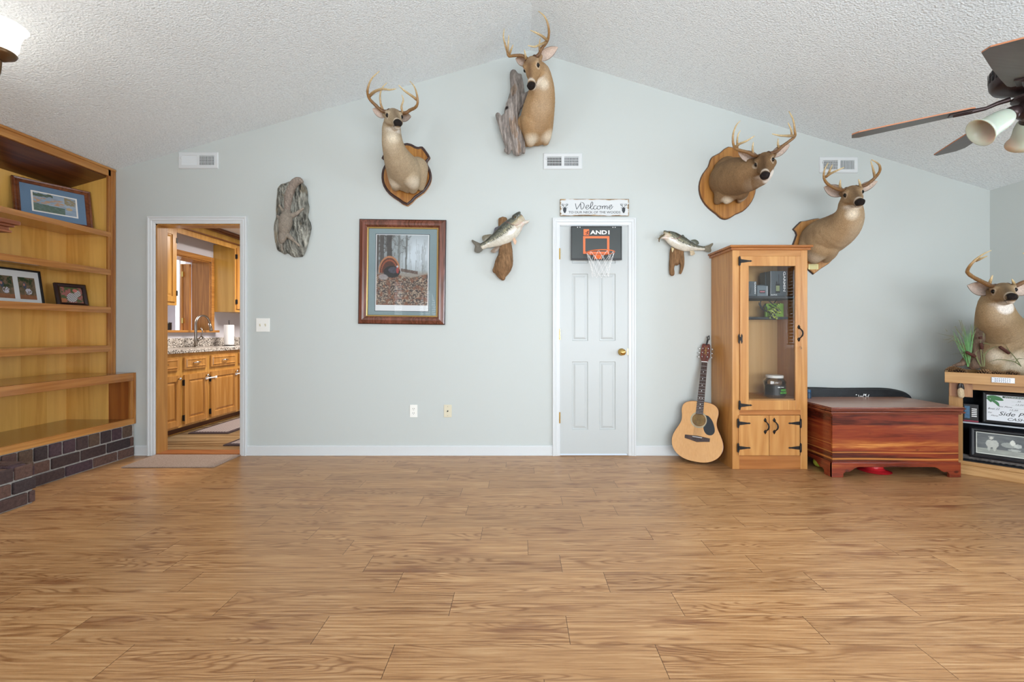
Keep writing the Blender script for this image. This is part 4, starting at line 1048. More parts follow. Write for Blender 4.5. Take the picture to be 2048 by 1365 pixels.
# ------------------------------------------------------------------ bass mounts
m_fish = attr_mat('bass_skin', .28, 1, .6, .5, 180, .18, (1, 1, 1), .25, .002)
m_fin = attr_mat('bass_fin', .5, 1, .2, .5, 90, .25, (1, 1, 1), .4, .002)
def bass(lab, zf, pm, spine, fins, wood_chain, jaw, eye, gill, up_sign, lure=None, wdcol='8a6a4c', mouth=None):
    """spine: (x,y,half_width_px,out) tail to head; up_sign: +1 if dorsal lies left of travel"""
    t = thing('mounted_bass', lab, 'fish mount', tuple(zf(spine[len(spine)//2][0], spine[len(spine)//2][1])), 'bass mounts')
    b = Blob()
    for ch in wood_chain: b.chain([(*zf(x, y, o), r/pm) for x, y, r, o in ch])
    V, Fc = b.remesh(.0045, 2)
    rid = n3(V, (150, 100, 10), 4); V = clampwall(V+0, .001); V[:, 1] = np.minimum(V[:, 1]-(rid-.5)*.012, -.001)
    npmesh('driftwood_base', V, Fc, m_bark, t, np.array(lin(wdcol))[None]*(.35+1.2*rid[:, None]))
    b = Blob(); sp = crom([(*zf(x, y, o), h/pm) for x, y, h, o in spine], 8)
    SP = np.array([p[:3] for p in sp]); SH = np.array([p[3] for p in sp])
    tang = np.gradient(SP, axis=0); tang /= np.linalg.norm(tang, axis=1)[:, None]
    for p, tg in zip(sp, tang):
        nrm = np.array([0, -1, 0.]); uu = np.cross(tg, nrm); uu /= np.linalg.norm(uu); nn = np.cross(uu, tg)
        b.ball(p[:3], 1, [tg, nn, uu], (p[3]*.55, p[3]*.52, p[3]))
    for ch in jaw: b.chain([(*zf(x, y, o), r/pm) for x, y, r, o in ch])
    V, Fc = b.remesh(.003, 3)
    d2 = ((V[:, None, [0, 2]]-SP[None, :, [0, 2]])**2).sum(2); idx = d2.argmin(1)
    tg = tang[idx]; dv = V-SP[idx]; perp = (tg[:, 0]*dv[:, 2]-tg[:, 2]*dv[:, 0])*up_sign/SH[idx]    # + dorsal
    s_ = idx/len(sp)
    nz = n3(V, (70, 70, 70), 3); nz2 = n3(V, (160, 160, 160), 5)
    cc = mixn(np.ones((len(V), 3))*np.array(lin('c9c4b4')), lin('dcd9ce'), (nz-.3)*2)
    cc = mixn(cc, lin('a9a482'), (perp+.12)*3)
    cc = mixn(cc, lin('66685a'), (perp-.08+(nz-.5)*.7)*4)
    cc = mixn(cc, lin('35372f'), (perp-.42+(nz2-.5)*1.6)*3)
    cc = mixn(cc, lin('b9b49c'), (nz2-.62)*8*(perp > -.1)*(perp < .45))
    band = np.exp(-((perp-.08)/.16)**2)*(nz2 > .47)*(s_ < .82); cc = mixn(cc, lin('2c3128'), band*.95)
    if mouth is not None: dm_ = np.sqrt(((V[:, [0, 2]]-np.array([zf(*mouth).x, zf(*mouth).z]))**2).sum(1)); cc = mixn(cc, lin('6e4a3c'), (1.1-dm_/.0125)*3)
    head = (s_ > .80); cc = mixn(cc, lin('b09a78'), head*(perp < .3)*(perp > -.6)*.55); cc = mixn(cc, lin('cfa79b'), head*(perp < -.1)*(nz > .5)*.45)
    if gill is not None:
        G = np.array([tuple(zf(x, y)) for x, y in crom(gill, 6)]); dg = np.sqrt(((V[:, None, [0, 2]]-G[None, :, [0, 2]])**2).sum(2).min(1))
        cc = mixn(cc, lin('7a3c42'), (1-dg/.0045)*1.0)
    npmesh('fish_body', V, Fc, m_fish, t, cc)
    for nm, poly, o, col in fins:
        q = crom(list(poly)+[poly[0]], 3)[:-1]; mb = MB(); n = len(q)
        cx_, cy_ = np.mean(poly, 0)
        r0 = [zf(p[0], p[1], o+.0015) for p in q]; r1 = [zf(p[0], p[1], o-.0015) for p in q]
        c0, c1 = zf(cx_, cy_, o+.005), zf(cx_, cy_, o-.005)
        mb.add(r0+r1+[c0, c1], [(i, (i+1) % n, 2*n) for i in range(n)]+[((i+1) % n+n, i+n, 2*n+1) for i in range(n)]+[(i, i+n, (i+1) % n+n, (i+1) % n) for i in range(n)])
        cl = np.array(lin(col))[None]*np.array([.75 if k % 2 else 1.2 for k in range(len(mb.v))])[:, None]
        mb.build(nm, m_fin, t, colors=cl)
    ex, ey, eo = eye; c_ = zf(ex, ey, eo)
    MB().sphere(c_, .0085, 14, 10, (1, .6, 1)).build('eye', plain('fish_eye_gold', '6b5526', .1, coat=1), t, smooth=True)
    MB().sphere(c_+Vector((0, -.003, 0)), .005, 12, 8, (1, .7, 1)).build('pupil', m_eye, t, smooth=True)
    return t
z1 = ZP(920, 400, 7.583); pm1 = 225*7.583
bass('large bass on upright driftwood leaping to the right with mouth open, beside the framed print', z1, pm1,
     [(335,705,50,.05),(400,672,58,.055),(490,635,86,.065),(620,565,128,.075),(740,475,150,.082),(820,395,132,.086),(880,330,100,.088)],
     [('tail_fin', [(345,665),(300,655),(240,630),(185,605),(178,630),(205,665),(228,700),(218,750),(225,790),(270,808),(310,795),(355,745)], .045, '5c564a'),
      ('dorsal_fin', [(480,520),(430,525),(360,538),(335,565),(338,600),(358,630),(400,615),(450,600)], .062, '6a6350'),
      ('spiny_fin', [(690,330),(640,370),(600,395),(545,415),(522,440),(515,475),(500,520),(560,500),(640,430)], .072, '4d4a52'),
      ('anal_fin', [(600,690),(540,715),(468,770),(480,795),(520,808),(552,790),(600,730)], .06, '7d6a58'),
      ('pelvic_fin', [(820,560),(848,600),(858,640),(838,682),(818,660),(800,600)], .10, 'cba88c')],
     [[(618,305,38,.03),(625,400,45,.03)], [(680,300,38,.03),(680,400,45,.03)], [(650,300,44,.03),(650,400,50,.03)], [(665,500,72,.03),(690,720,100,.03),(690,850,112,.035),(665,970,138,.04),(640,1050,122,.04),(632,1130,72,.045),(652,1195,34,.05)], [(560,1040,55,.05),(540,1070,48,.05)]],
     [[(840,270,55,.09),(880,225,38,.095),(902,196,20,.10)], [(890,390,60,.088),(960,350,34,.095),(1010,335,26,.10),(1045,318,13,.10)], [(880,300,60,.085),(915,330,52,.085)],
      [(898,232,30,.078),(935,275,34,.078),(965,312,24,.082)]],
     (838, 262, .128), [(700,375),(740,395),(790,425),(840,438),(890,432)], 1, mouth=(940, 268))
z2_ = ZP(1300, 440, 10.5); pm2 = 225*10.5
b2 = bass('smaller bass facing left on a forked wood slab, lure in its mouth', z2_, pm2,
     [(1135,600,44,.04),(1040,592,52,.045),(960,580,66,.05),(850,560,100,.06),(720,520,140,.068),(580,455,150,.074),(470,385,140,.078),(380,330,105,.08),(330,305,75,.08)],
     [('tail_fin', [(1120,560),(1180,545),(1240,525),(1300,490),(1325,492),(1322,525),(1290,570),(1280,600),(1288,640),(1275,675),(1240,685),(1190,670),(1110,625)], .04, '6b6350'),
      ('dorsal_fin', [(850,430),(890,418),(940,412),(990,430),(1020,460),(1028,500),(1000,525),(940,510)], .06, '4b4f40'),
      ('spiny_fin', [(640,345),(668,318),(700,315),(722,345),(750,370),(782,385),(770,410),(720,410)], .07, '3f4438'),
      ('anal_fin', [(840,625),(900,630),(940,685),(942,720),(910,742),(870,752),(840,720)], .055, 'b3a184'),
      ('pelvic_fin', [(450,575),(480,588),(505,605),(490,650),(468,682),(455,640)], .095, 'c4b286')],
     [[(500,620,72,.03),(500,700,85,.03),(480,850,72,.03),(455,1000,52,.03),(462,1110,52,.032),(470,1145,40,.03)], [(620,640,80,.03),(650,760,66,.03),(675,900,46,.03),(665,1020,36,.03),(640,1120,24,.03)], [(560,760,80,.03),(560,900,60,.03)]],
     [[(360,300,62,.08),(325,265,42,.085),(302,240,20,.088)], [(360,380,60,.078),(300,375,28,.085),(245,385,14,.088)], [(330,330,45,.08)]],
     (405, 262, .105), [(575,345),(550,400),(500,440),(430,455),(360,442)], -1)
mb = MB().tube([tuple(z2_(x, y, .09)) for x, y in ((330,285),(285,320),(235,350),(200,385),(188,425),(200,468))], [.004,.006,.006,.006,.005,.002], 8)
for a_, c_ in (((235,350),(205,330)),((225,355),(240,305)),((195,400),(160,385)),((190,430),(175,465))): mb.tube([tuple(z2_(*a_, .09)), tuple(z2_(*c_, .1))], .0018, 5)
mb.build('lure', plain('lure_brown', '5d4a22', .4, noise_amt=.4, nscale=120), b2)
# ================================================================== deer shoulder mounts
def antler(name, beams, zf, parent, pd):
    """beams: list of (points (x,y,out), r_start, r_end)"""
    mb = MB(); cols = []
    c0, c1, c2 = (np.array(lin(c)) for c in ('5c3a20', '9a7445', 'd8c193'))
    for bi, (pts, ra, rb) in enumerate(beams):
        wp = [tuple(zf(*p)) for p in pts]
        if bi == 0: wp = [tuple(pd)]+wp[1:]
        q = crom(wp, 7); n = len(q); k0 = len(mb.v); m = 12
        rad = [ra+(rb-ra)*(i/(n-1))**1.6 for i in range(n)]
        rg = np.random.RandomState(bi+len(q))
        rad = [r*(1+.07*rg.uniform(-1, 1)) for r in rad]
        mb.tube(q, rad, m)
        for i in range(n):
            f = i/(n-1)
            if bi == 0: c = c0+(c1-c0)*min(1, f*1.6) if f < .62 else c1+(c2-c1)*((f-.62)/.38)
            else: c = c1*.85+(c2-c1*.85)*min(1, f*1.2)
            cols += [c]*m
        if bi == 0:      # burr
            k = len(mb.v); p = Vector(q[0]); mb.sphere(p, ra*1.45, 12, 6); cols += [c0*.8]*(len(mb.v)-k)
    return mb.build(name, m_antler, parent, smooth=True, colors=cols)
def ear(name, base, tip, face, width, parent, back='8b7358', inner='d9c6b9'):
    """leaf-shaped cupped ear from base to tip; face = direction the hollow looks"""
    base, tip = Vector(base), Vector(tip); d = tip-base; Ln = d.length; d.normalize()
    face = Vector(face); face = (face-d*face.dot(d)).normalized(); side = d.cross(face)
    ns, nk = 18, 13; front, rear, cf, cb = [], [], [], []
    ci, cb_, rim = np.array(lin(inner)), np.array(lin(back)), np.array(lin('6b543f'))
    for i in range(ns):
        s = i/(ns-1); w_ = width*(math.sin(math.pi*min(1, (s*.90+.10))**.95)**.75)*(1 if s > .0 else 1)*.5; w_ = max(w_, .003)
        if s < .25: w_ = max(w_, width*.26)
        for k in range(nk):
            t = -1+2*k/(nk-1)
            cup = (1-t*t)*w_*.85*(1-.45*s)
            p = base+d*(Ln*s)+side*(w_*t)-face*cup
            front.append(p); rear.append(p-face*.004-side*(.0*t))
            n_ = .8+.4*random.random()
            cf.append(rim if abs(t) > .93 else (ci*(1-.45*max(0, 1-s*2.2)*(1-t*t)))*(.9+.2*random.random())); cb.append(cb_*n_)
    fs = []
    for i in range(ns-1):
        for k in range(nk-1):
            a = i*nk+k; fs.append((a, a+1, a+nk+1, a+nk)); b_ = a+ns*nk; fs.append((b_, b_+nk, b_+nk+1, b_+1))
    M = ns*nk
    for i in range(ns-1):
        for k in (0, nk-1): a = i*nk+k; fs.append((a, a+nk, a+nk+M, a+M))
    for k in range(nk-1):
        for i in (0, ns-1): a = i*nk+k; fs.append((a, a+1, a+1+M, a+M))
    mb = MB(); mb.add(front+rear, fs); return mb.build(name, m_fur, parent, smooth=True, colors=cf+cb)
HEAD = [(-.045,-.018,.050,.056),(-.01,.004,.056,.060),(.03,.012,.060,.062),(.07,.004,.057,.058),(.105,-.012,.046,.052),(.14,-.024,.037,.045),(.175,-.033,.0315,.039),(.21,-.040,.030,.035),(.24,-.045,.031,.031),(.262,-.048,.029,.026),(.272,-.049,.022,.019)]
JAW = [(-.02,-.045,.042,.038),(.03,-.058,.038,.032),(.08,-.066,.031,.025),(.13,-.070,.025,.020),(.18,-.073,.021,.016),(.225,-.075,.020,.014),(.245,-.073,.016,.011)]
def deer(name, lab, zf, C, Nz, neck, extra, ants, ears, base_out, S=1.0, roll=0, body='a58a68', dark='6f5238', belly='dccfb9', white_lobes=(), clip=None, group='deer shoulder mounts', front=None, loc=None, cutz=None, pad=1.0):
    """C: brow centre between the antlers, Nz: nose tip, both (x,y,out) through zf"""
    C_, N_ = np.array(zf(*C)), np.array(zf(*Nz))
    f = N_-C_; f /= np.linalg.norm(f); up = np.array([0, 0, 1.]); up = up-f*up.dot(f); up /= np.linalg.norm(up)
    f, up = f*math.cos(R(13))+up*math.sin(R(13)), up*math.cos(R(13))-f*math.sin(R(13))   # brow and nose lie off the skull's axis
    lf = np.cross(up, f)            # animal's left
    cr, sr = math.cos(R(roll)), math.sin(R(roll)); up, lf = up*cr+lf*sr, lf*cr-up*sr
    # local frame origin: such that nose pad (.285,0,-.045) lands on N_
    O = N_-(f*.280-up*.045*1)*S
    t = thing(name, lab, 'deer mount', tuple(loc or zf(*neck[-1][:3])), group)
    W = lambda a, b, c: O+(f*a+lf*b+up*c)*S
    b = Blob(); B = [f, lf, up]
    for prof in (HEAD, JAW):
        for p in crom(prof, 6): b.ball(W(p[0], 0, p[1]), 1, B, (max(p[2], p[3])*.55*S, p[2]*S, p[3]*S))
    for sgn in (-1, 1):
        b.chain([(*W(.085, sgn*.040, .034), .015*S), (*W(.055, sgn*.050, .036), .017*S), (*W(.03, sgn*.050, .032), .017*S)])      # brow ridge
        b.chain([(*W(.01, sgn*.042, -.022), .032*S), (*W(.06, sgn*.036, -.030), .027*S), (*W(.12, sgn*.026, -.040), .018*S)])     # cheek
        b.chain([(*W(-.035, sgn*.045, .015), .024*S), (*W(-.045, sgn*.062, .025), .018*S)])  # ear root
        b.ball(W(.248, sgn*.018, -.042), .0165*S)                                                       # nostril flare
    nk = [(*zf(x, y, o), r) for x, y, o, r in neck]
    nk = [(*W(-.03, 0, -.03), .058*S)]+nk
    b.chain(nk, .22)
    for ch in extra: b.chain([(*zf(x, y, o), r) for x, y, o, r in ch], .22)
    V, Fc = b.remesh(.0052, 5)
    V = V.copy()
    if base_out is not None: V[:, 1] = np.minimum(V[:, 1], -base_out)
    if cutz is not None: V[:, 2] = np.maximum(V[:, 2], cutz)
    # colours follow the animal
    rel = (V-O)/S; a, l, u = rel @ f, rel @ lf, rel @ up
    nz = n3(V, (9, 9, 9), 2); nf = n3(V, (60, 60, 30), 4)
    cb, cd, cw = (np.array(lin(c)) for c in (body, dark, belly))
    NK = np.array([p[:3] for p in crom(nk, 6)]); idx = ((V[:, None]-NK[None])**2).sum(2).argmin(1); dv = V-NK[idx]
    tn = np.gradient(NK, axis=0)[idx]; tn /= np.linalg.norm(tn, axis=1)[:, None]+1e-9
    fr_ = np.array(front if front is not None else (0, -1, -.5)); fr_ = fr_/np.linalg.norm(fr_)
    dn = dv/(np.linalg.norm(dv, axis=1)[:, None]+1e-9); under = dn @ fr_
    cc = mixn(np.ones((len(V), 3))*cb, cd, (-under*.8-.1+(nz-.5)*1.5))
    cc = mixn(cc, cw, np.clip((under-.6)*.7+(nz-.5)*.3, 0, .28))
    hdist = np.sqrt(l**2+(u+.02)**2)
    inh = 1/(1+np.exp(-(a+.05)*60))*1/(1+np.exp((hdist-.085-.0*a)*140))      # head region
    hd = mixn(np.ones((len(V), 3))*cb*.92, cd*.85, np.clip((u-.015)*18, 0, 1)*np.clip((.12-a)*9, 0, 1)+np.exp(-(l/.022)**2)*(u > -.01)*.75*(a > .02)*(a < .23))
    hd = mixn(hd, cb*1.15, (np.abs(l)-.03)*25*(a > .05)*(a < .2)*.6)
    hd = mixn(hd, lin('e6ddd0'), np.clip((-.062-u)*60, 0, 1)*np.clip((a-.02)*20, 0, 1)*(a < .26)*.95)        # chin and jaw
    for sgn in (-1, 1):      # eye rings
        de = np.sqrt((a-.078)**2+(l-sgn*.056)**2+(u-.012)**2)
        hd = mixn(hd, lin('e2d5c0'), (1-np.abs(de-.023)/.008)*.6); hd = mixn(hd, lin('2a1a12'), (1-de/.020)*3)
    hd = mixn(hd, lin('e0d6c8'), np.exp(-((a-.225)/.012)**2)*.85*(u > -.08)); hd = mixn(hd, lin('46372c'), np.exp(-((a-.205)/.008)**2)*(u < -.05)*.8)
    hd = mixn(hd, lin('221b19'), np.clip((a-.240)*90, 0, 1)*np.clip((u+.070)*150, 0, 1)*np.clip((.041*pad-np.abs(l))*120, 0, 1))
    hd = mixn(hd, lin('2b2320'), (np.abs(u+.0645) < .0028)*(a > .165)*.9)
    cc = cc*(1-inh[:, None])+hd*inh[:, None]
    dth = np.sqrt(((a-.005)/.075)**2+(l/.052)**2+((u+.105)/.055)**2); cc = mixn(cc, lin('efe8df'), (1.15-dth)*4)
    for (x, y, o, r) in white_lobes:
        dd = np.sqrt(((V-np.array(zf(x, y, o)))**2).sum(1)); cc = mixn(cc, cw*1.05, (1.1-dd/r)*1.3)
    cc = cc*(.88+.24*nf[:, None])
    npmesh('shoulder_bust', V, Fc, m_fur, t, cc)
    # nose pad
    mb = MB(); m_ = 16; rg = []
    for i in range(9):
        th = math.pi*i/8; rr = max(math.sin(th), .02)
        rg.append([tuple(W(.256+.023*(-math.cos(th)), .0235*pad*rr*math.cos(2*math.pi*k/m_)*(1.05 if math.sin(2*math.pi*k/m_) > 0 else .75), -.0415+.0180*pad*rr*math.sin(2*math.pi*k/m_))) for k in range(m_)])
    mb.rings(rg)
    mb.build('nose', m_nose, t, smooth=True)
    mb = MB()
    for sgn in (-1, 1):
        mb.sphere(W(.2765, sgn*.0125, -.039), .0050*S, 8, 6, (1, .8, .9))
    mb.build('nostril', m_dark, t)
    for sgn in (-1, 1):
        MB().sphere(W(.076, sgn*.0515, .013), .0148*S, 18, 12).build('eye', m_eye, t, smooth=True)
    for i, (bp, tp, wd) in enumerate(ears):
        fc = f*.75+np.array([0, -.35, -.1])
        sd_ = -1 if i == 0 else 1
        ear('ear', W(-.030, sd_*.046, .020), zf(*tp), fc, wd, t, back=dark)
    for i, bm_ in enumerate(ants):
        sd_ = -1 if i == 0 else 1; pd = W(.004, sd_*.030, .050)
        antler('antler', bm_, zf, t, pd)
    return t
def plaque(t, zf, pts, out0, th, mat, edge=None, sm=3, inset=.012, name='plaque'):
    q = crom(list(pts)+[pts[0]], sm)[:-1] if sm > 1 else [np.array(p) for p in pts]
    W = [zf(p[0], p[1], 0) for p in q]; W = [Vector((v.x, 0, v.z)) for v in W]
    cx_ = sum(v.x for v in W)/len(W); cz_ = sum(v.z for v in W)/len(W); mw = max(abs(v.x-cx_) for v in W)
    def ring(ins, y): return [(cx_+(v.x-cx_)*(1-ins/mw), y, cz_+(v.z-cz_)*(1-ins/mw)) for v in W]
    mb = MB()
    mb.rings([ring(0, -out0), ring(0, -(out0+th*.55)), ring(inset*.5, -(out0+th*.8)), ring(inset, -(out0+th))])
    o = mb.build(name, mat, t, label=None)
    if edge:
        mb = MB(); n = 8; rg = ring(inset*.55, -(out0+th*.78))+[]
        mb.tube(rg+[rg[0], rg[1]], inset*.62, 8); mb.build('rope_edge', edge, t)
    return o
m_pl_oak = wood('plaque_oak', 'bd8744', '8a5522', 'z', 1.1, .35)
m_pl_wal = wood('plaque_ash', 'c39358', 'a06c35', 'z', 1.0, .45)
m_edge = plain('dark_carved_edge', '3a2420', .4, bmp=.5, nscale=180)

# 1: left, looking out over the framed print
z = ZP(720, 130, 4.55)
d1 = deer('deer_shoulder_mount', 'tan deer bust on a dark rope-edged shield above the framed woodland print', z,
     (310, 470, .46), (350, 528, .66),
     [(287, 575, .40, .072), (290, 650, .41, .077), (300, 730, .42, .085), (325, 810, .36, .098), (355, 880, .29, .118), (395, 950, .19, .140), (425, 1000, .08, .150)],
     [[(350, 960, .2, .10), (335, 1040, .16, .07), (325, 1105, .10, .040)], [(450, 1010, .2, .09), (480, 1080, .14, .06), (478, 1130, .09, .040)], [(520, 940, .10, .095), (545, 1040, .07, .06), (550, 1110, .05, .035)], [(395, 1080, .08, .06), (430, 1130, .06, .035)]],
     [[([(252,452,.47),(205,420,.48),(140,365,.50),(88,310,.54),(68,250,.58),(78,190,.60),(110,120,.58),(176,56,.54)], .0135, .003),
       ([(82,288,.55),(130,245,.60),(200,220,.66),(270,226,.72),(325,218,.76)], .0115, .003),
       ([(205,405,.48),(188,350,.50),(183,280,.52),(198,215,.52),(244,162,.50)], .009, .0025)],
      [([(372,462,.47),(410,438,.48),(455,412,.49),(505,385,.52),(524,345,.55),(518,270,.57),(495,200,.56),(455,148,.53)], .0135, .003),
       ([(516,315,.56),(470,280,.60),(405,235,.66),(352,184,.70)], .0105, .003),
       ([(388,440,.48),(378,380,.50),(394,320,.51),(380,270,.52)], .009, .0025)]],
     [((212, 490, .45), (112, 402, .47), .075), ((388, 505, .45), (462, 470, .46), .075)], .028, S=1.0, roll=-4,
     body='b09c80', dark='86705a', white_lobes=[(315,1080,.18,.06),(485,1085,.22,.075),(300,662,.48,.058)], front=(0,-1,-.2))
shield = [(435,722),(475,732),(510,752),(545,760),(575,755),(608,795),(642,850),(622,878),(616,905),(628,935),(645,970),(656,1030),(640,1095),(590,1168),(510,1225),(437,1292),(352,1243),(270,1185),(220,1115),(203,1040),(210,970),(232,925),(245,890),(228,862),(203,855),(232,812),(275,760),(305,765),(350,750),(395,730)]
plaque(d1, z, shield, .0, .026, m_pl_oak, m_edge, sm=2, inset=.02)
# 2: centre, over the ridge, with driftwood
z = ZP(960, 10, 4.265)
d2 = deer('deer_shoulder_mount', 'highest deer bust, chin down beside tall grey driftwood under the ceiling ridge', z,
     (462, 500, .42), (432, 702, .54),
     [(515, 580, .34, .076), (525, 650, .34, .090), (528, 720, .32, .103), (518, 810, .27, .120), (500, 900, .22, .135), (485, 990, .15, .145), (480, 1060, .07, .145)],
     [[(440, 1000, .2, .09), (435, 1100, .15, .065), (430, 1170, .10, .042)], [(540, 1000, .18, .08), (560, 1100, .13, .055), (558, 1165, .08, .034)], [(400, 1020, .10, .09), (395, 1120, .07, .055), (395, 1180, .06, .03)], [(500, 1060, .14, .07), (500, 1150, .09, .04)]],
     [[([(412,482,.44),(390,450,.45),(350,432,.46),(290,432,.48),(245,435,.51),(232,395,.53),(212,330,.54),(200,270,.54),(206,203,.52)], .0135, .003),
       ([(236,405,.53),(240,340,.56),(245,256,.58)], .009, .0025), ([(250,425,.51),(266,380,.55),(282,340,.58)], .009, .0025), ([(392,462,.45),(386,425,.48),(378,380,.50)], .010, .003)],
      [([(486,470,.44),(500,425,.45),(528,370,.46),(572,310,.49),(588,240,.53),(578,160,.57),(548,95,.58),(498,52,.57)], .014, .003),
       ([(574,302,.50),(530,266,.56),(480,238,.60),(430,216,.64)], .0105, .003), ([(562,318,.49),(520,336,.55),(465,356,.60),(410,346,.65)], .0105, .003), ([(508,390,.46),(507,330,.48),(516,280,.50)], .008, .0025)]],
     [((388, 545, .41), (304, 458, .42), .070), ((550, 500, .41), (664, 360, .43), .082)], .0, S=1.04, roll=-13,
     body='ab8a64', dark='765840', white_lobes=[(440,1150,.16,.07),(575,1120,.14,.07),(545,675,.42,.05)], front=(.2,-1,-.2))
b = Blob()
for ch in ([(285,590,.10,36),(300,640,.10,46),(312,720,.10,52),(300,800,.10,60),(280,880,.10,66),(268,950,.10,62),(275,1030,.10,62),(300,1110,.10,66),(318,1190,.10,56),(320,1250,.10,44)],
           [(338,605,.10,20),(345,660,.10,26),(350,740,.10,30),(345,830,.10,34)], [(152,940,.10,20),(180,1010,.10,30),(208,1090,.10,32),(232,1170,.10,30),(248,1255,.10,16)],
           [(210,960,.10,30),(240,1040,.10,40)], [(335,860,.11,30),(370,800,.12,30),(400,762,.14,20),(432,738,.15,12)], [(340,1000,.08,40),(350,1120,.08,34),(368,1230,.08,24),(372,1262,.08,12)],
           [(225,1240,.09,22),(240,1262,.09,14)]):
    b.chain([(*z(x, y, o), r/4.265/235) for x, y, o, r in ch])
V, Fc = b.remesh(.0055, 2)
rid = n3(V, (75, 50, 8), 4); V = V.copy(); V[:, 1] = np.minimum(V[:, 1]-(rid-.5)*.03, -.001)
V[:, 0] += (n3(V, (30, 30, 12), 9)-.5)*.02
hole = np.sqrt(((V[:, [0, 2]]-np.array([z(232, 950).x, z(232, 950).z]))**2).sum(1)); 
cc = np.array(lin('a39a94'))[None]*np.clip(.12+1.75*(rid[:, None]-.12), .12, 1.3); cc = mixn(cc, lin('2b2422'), (1-hole/.02)*2)
cc = np.where((n3(V, (20, 20, 6), 12) > .6)[:, None], cc*np.array([1.0, .85, .72]), cc)
npmesh('driftwood', V, Fc, m_bark, d2, cc)
# 3: right, big dark neck turned toward the camera on a rounded oak plaque
z = ZP(1380, 210, 5.6875)
d3 = deer('deer_shoulder_mount', 'thick-necked dark brown deer bust on a wavy-edged oak plaque, face turned to the room', z,
     (862, 640, .50), (850, 815, .66),
     [(800, 775, .40, .092), (740, 785, .37, .112), (660, 800, .34, .132), (570, 812, .26, .146), (490, 830, .17, .158), (430, 850, .07, .160)],
     [[(400, 960, .10, .09), (350, 1040, .08, .055), (310, 1100, .05, .030)], [(480, 960, .14, .09), (440, 1050, .12, .05), (420, 1085, .10, .034)], [(560, 960, .16, .085), (590, 1030, .10, .045), (560, 1095, .05, .02)], [(420, 700, .06, .085), (360, 740, .05, .075)], [(500, 680, .14, .06), (580, 670, .24, .05), (650, 690, .34, .05)]],
     [[([(765,612,.50),(725,575,.50),(655,540,.51),(575,518,.53),(515,495,.55),(490,430,.58),(492,330,.60),(525,235,.60),(570,182,.58)], .0135, .003),
       ([(716,560,.50),(712,490,.52),(720,420,.53)], .009, .0025), ([(510,485,.55),(560,445,.60),(640,412,.65),(735,352,.69)], .0105, .003), ([(540,500,.54),(537,410,.58),(547,340,.60),(572,292,.60)], .008, .0025)],
      [([(938,600,.50),(985,530,.50),(1055,468,.51),(1130,412,.53),(1192,358,.55),(1190,280,.58),(1172,165,.60),(1125,72,.58)], .0135, .003),
       ([(1010,490,.50),(1000,440,.52),(1003,382,.53)], .009, .0025), ([(1188,355,.55),(1105,352,.61),(1020,348,.66),(936,330,.70)], .0105, .003), ([(1160,365,.55),(1150,285,.58),(1114,200,.60)], .008, .0025)]],
     [((738, 655, .49), (552, 540, .49), .085), ((965, 625, .49), (1138, 450, .49), .075)], .026, S=1.05, roll=-8,
     body='86694a', dark='553d28', white_lobes=[(420,1095,.13,.05),(600,1050,.10,.05)], front=(.2,-.7,-.8))
pl3 = [(430,485),(480,492),(530,505),(575,540),(620,590),(665,640),(690,710),(720,780),(738,870),(740,960),(715,1060),(660,1150),(590,1215),(510,1250),(450,1288),(395,1306),(340,1290),(290,1245),(230,1200),(170,1140),(120,1060),(98,970),(105,880),(140,790),(200,710),(222,640),(250,597),(330,556),(382,510)]
plaque(d3, z, pl3, .0, .024, m_pl_oak, None, sm=2, inset=.008)
q_ = plaque(d3, z, [(430+(x-430)*1.012, 895+(y-895)*1.012) for x, y in pl3], .0, .018, plain('plaque_dark_edge', '5a3a22', .4), None, sm=2, inset=.004, name='plaque_edge')
# 4: far right, raised head, shield behind the tall cabinet
z = ZP(1560, 300, 5.25)
d4 = deer('deer_shoulder_mount', 'long-necked deer bust with raised chin and brass tag, beside the top of the tall cabinet', z,
     (775, 465, .50), (850, 552, .68),
     [(730, 570, .42, .074), (735, 645, .42, .088), (712, 730, .39, .108), (650, 810, .32, .132), (560, 875, .24, .152), (470, 920, .15, .165), (420, 950, .07, .165)],
     [[(420, 1040, .18, .09), (375, 1110, .14, .065), (365, 1145, .10, .045)], [(500, 1020, .2, .09), (510, 1080, .16, .065), (490, 1140, .1, .04)], [(330, 1000, .08, .10), (310, 1100, .06, .06)], [(600, 960, .18, .06), (570, 1040, .12, .045), (520, 1110, .07, .03)]],
     [[([(690,452,.50),(640,422,.50),(565,398,.51),(495,352,.53),(460,290,.56),(468,210,.59),(505,138,.58)], .0135, .003),
       ([(630,408,.50),(630,360,.52),(635,312,.53)], .010, .003), ([(482,282,.56),(525,252,.60),(600,216,.65),(676,183,.68)], .0105, .003), ([(503,262,.57),(528,205,.60),(550,155,.61)], .009, .0025)],
      [([(850,415,.50),(895,372,.50),(958,328,.51),(1010,278,.53),(1048,220,.56),(1045,165,.58),(1012,130,.60),(960,102,.60)], .0135, .003),
       ([(845,395,.50),(838,350,.52),(824,308,.53)], .010, .003), ([(996,290,.52),(978,205,.56),(952,114,.58)], .009, .0025)]],
     [((650, 500, .48), (466, 392, .49), .092), ((885, 455, .48), (1026, 328, .48), .07)], .030, S=1.0, roll=-6,
     body='a68a68', dark='735840', white_lobes=[(375,1110,.16,.075),(520,1130,.08,.05),(765,670,.50,.055)], front=(.4,-.6,-.7))
pl4 = [(345,728),(390,722),(440,738),(485,752),(525,795),(565,835),(545,865),(532,900),(545,935),(562,980),(582,1050),(568,1130),(500,1200),(420,1250),(340,1312),(262,1245),(190,1185),(130,1110),(112,1050),(122,1000),(145,940),(160,895),(150,865),(125,835),(165,792),(205,755),(250,750),(300,738)]
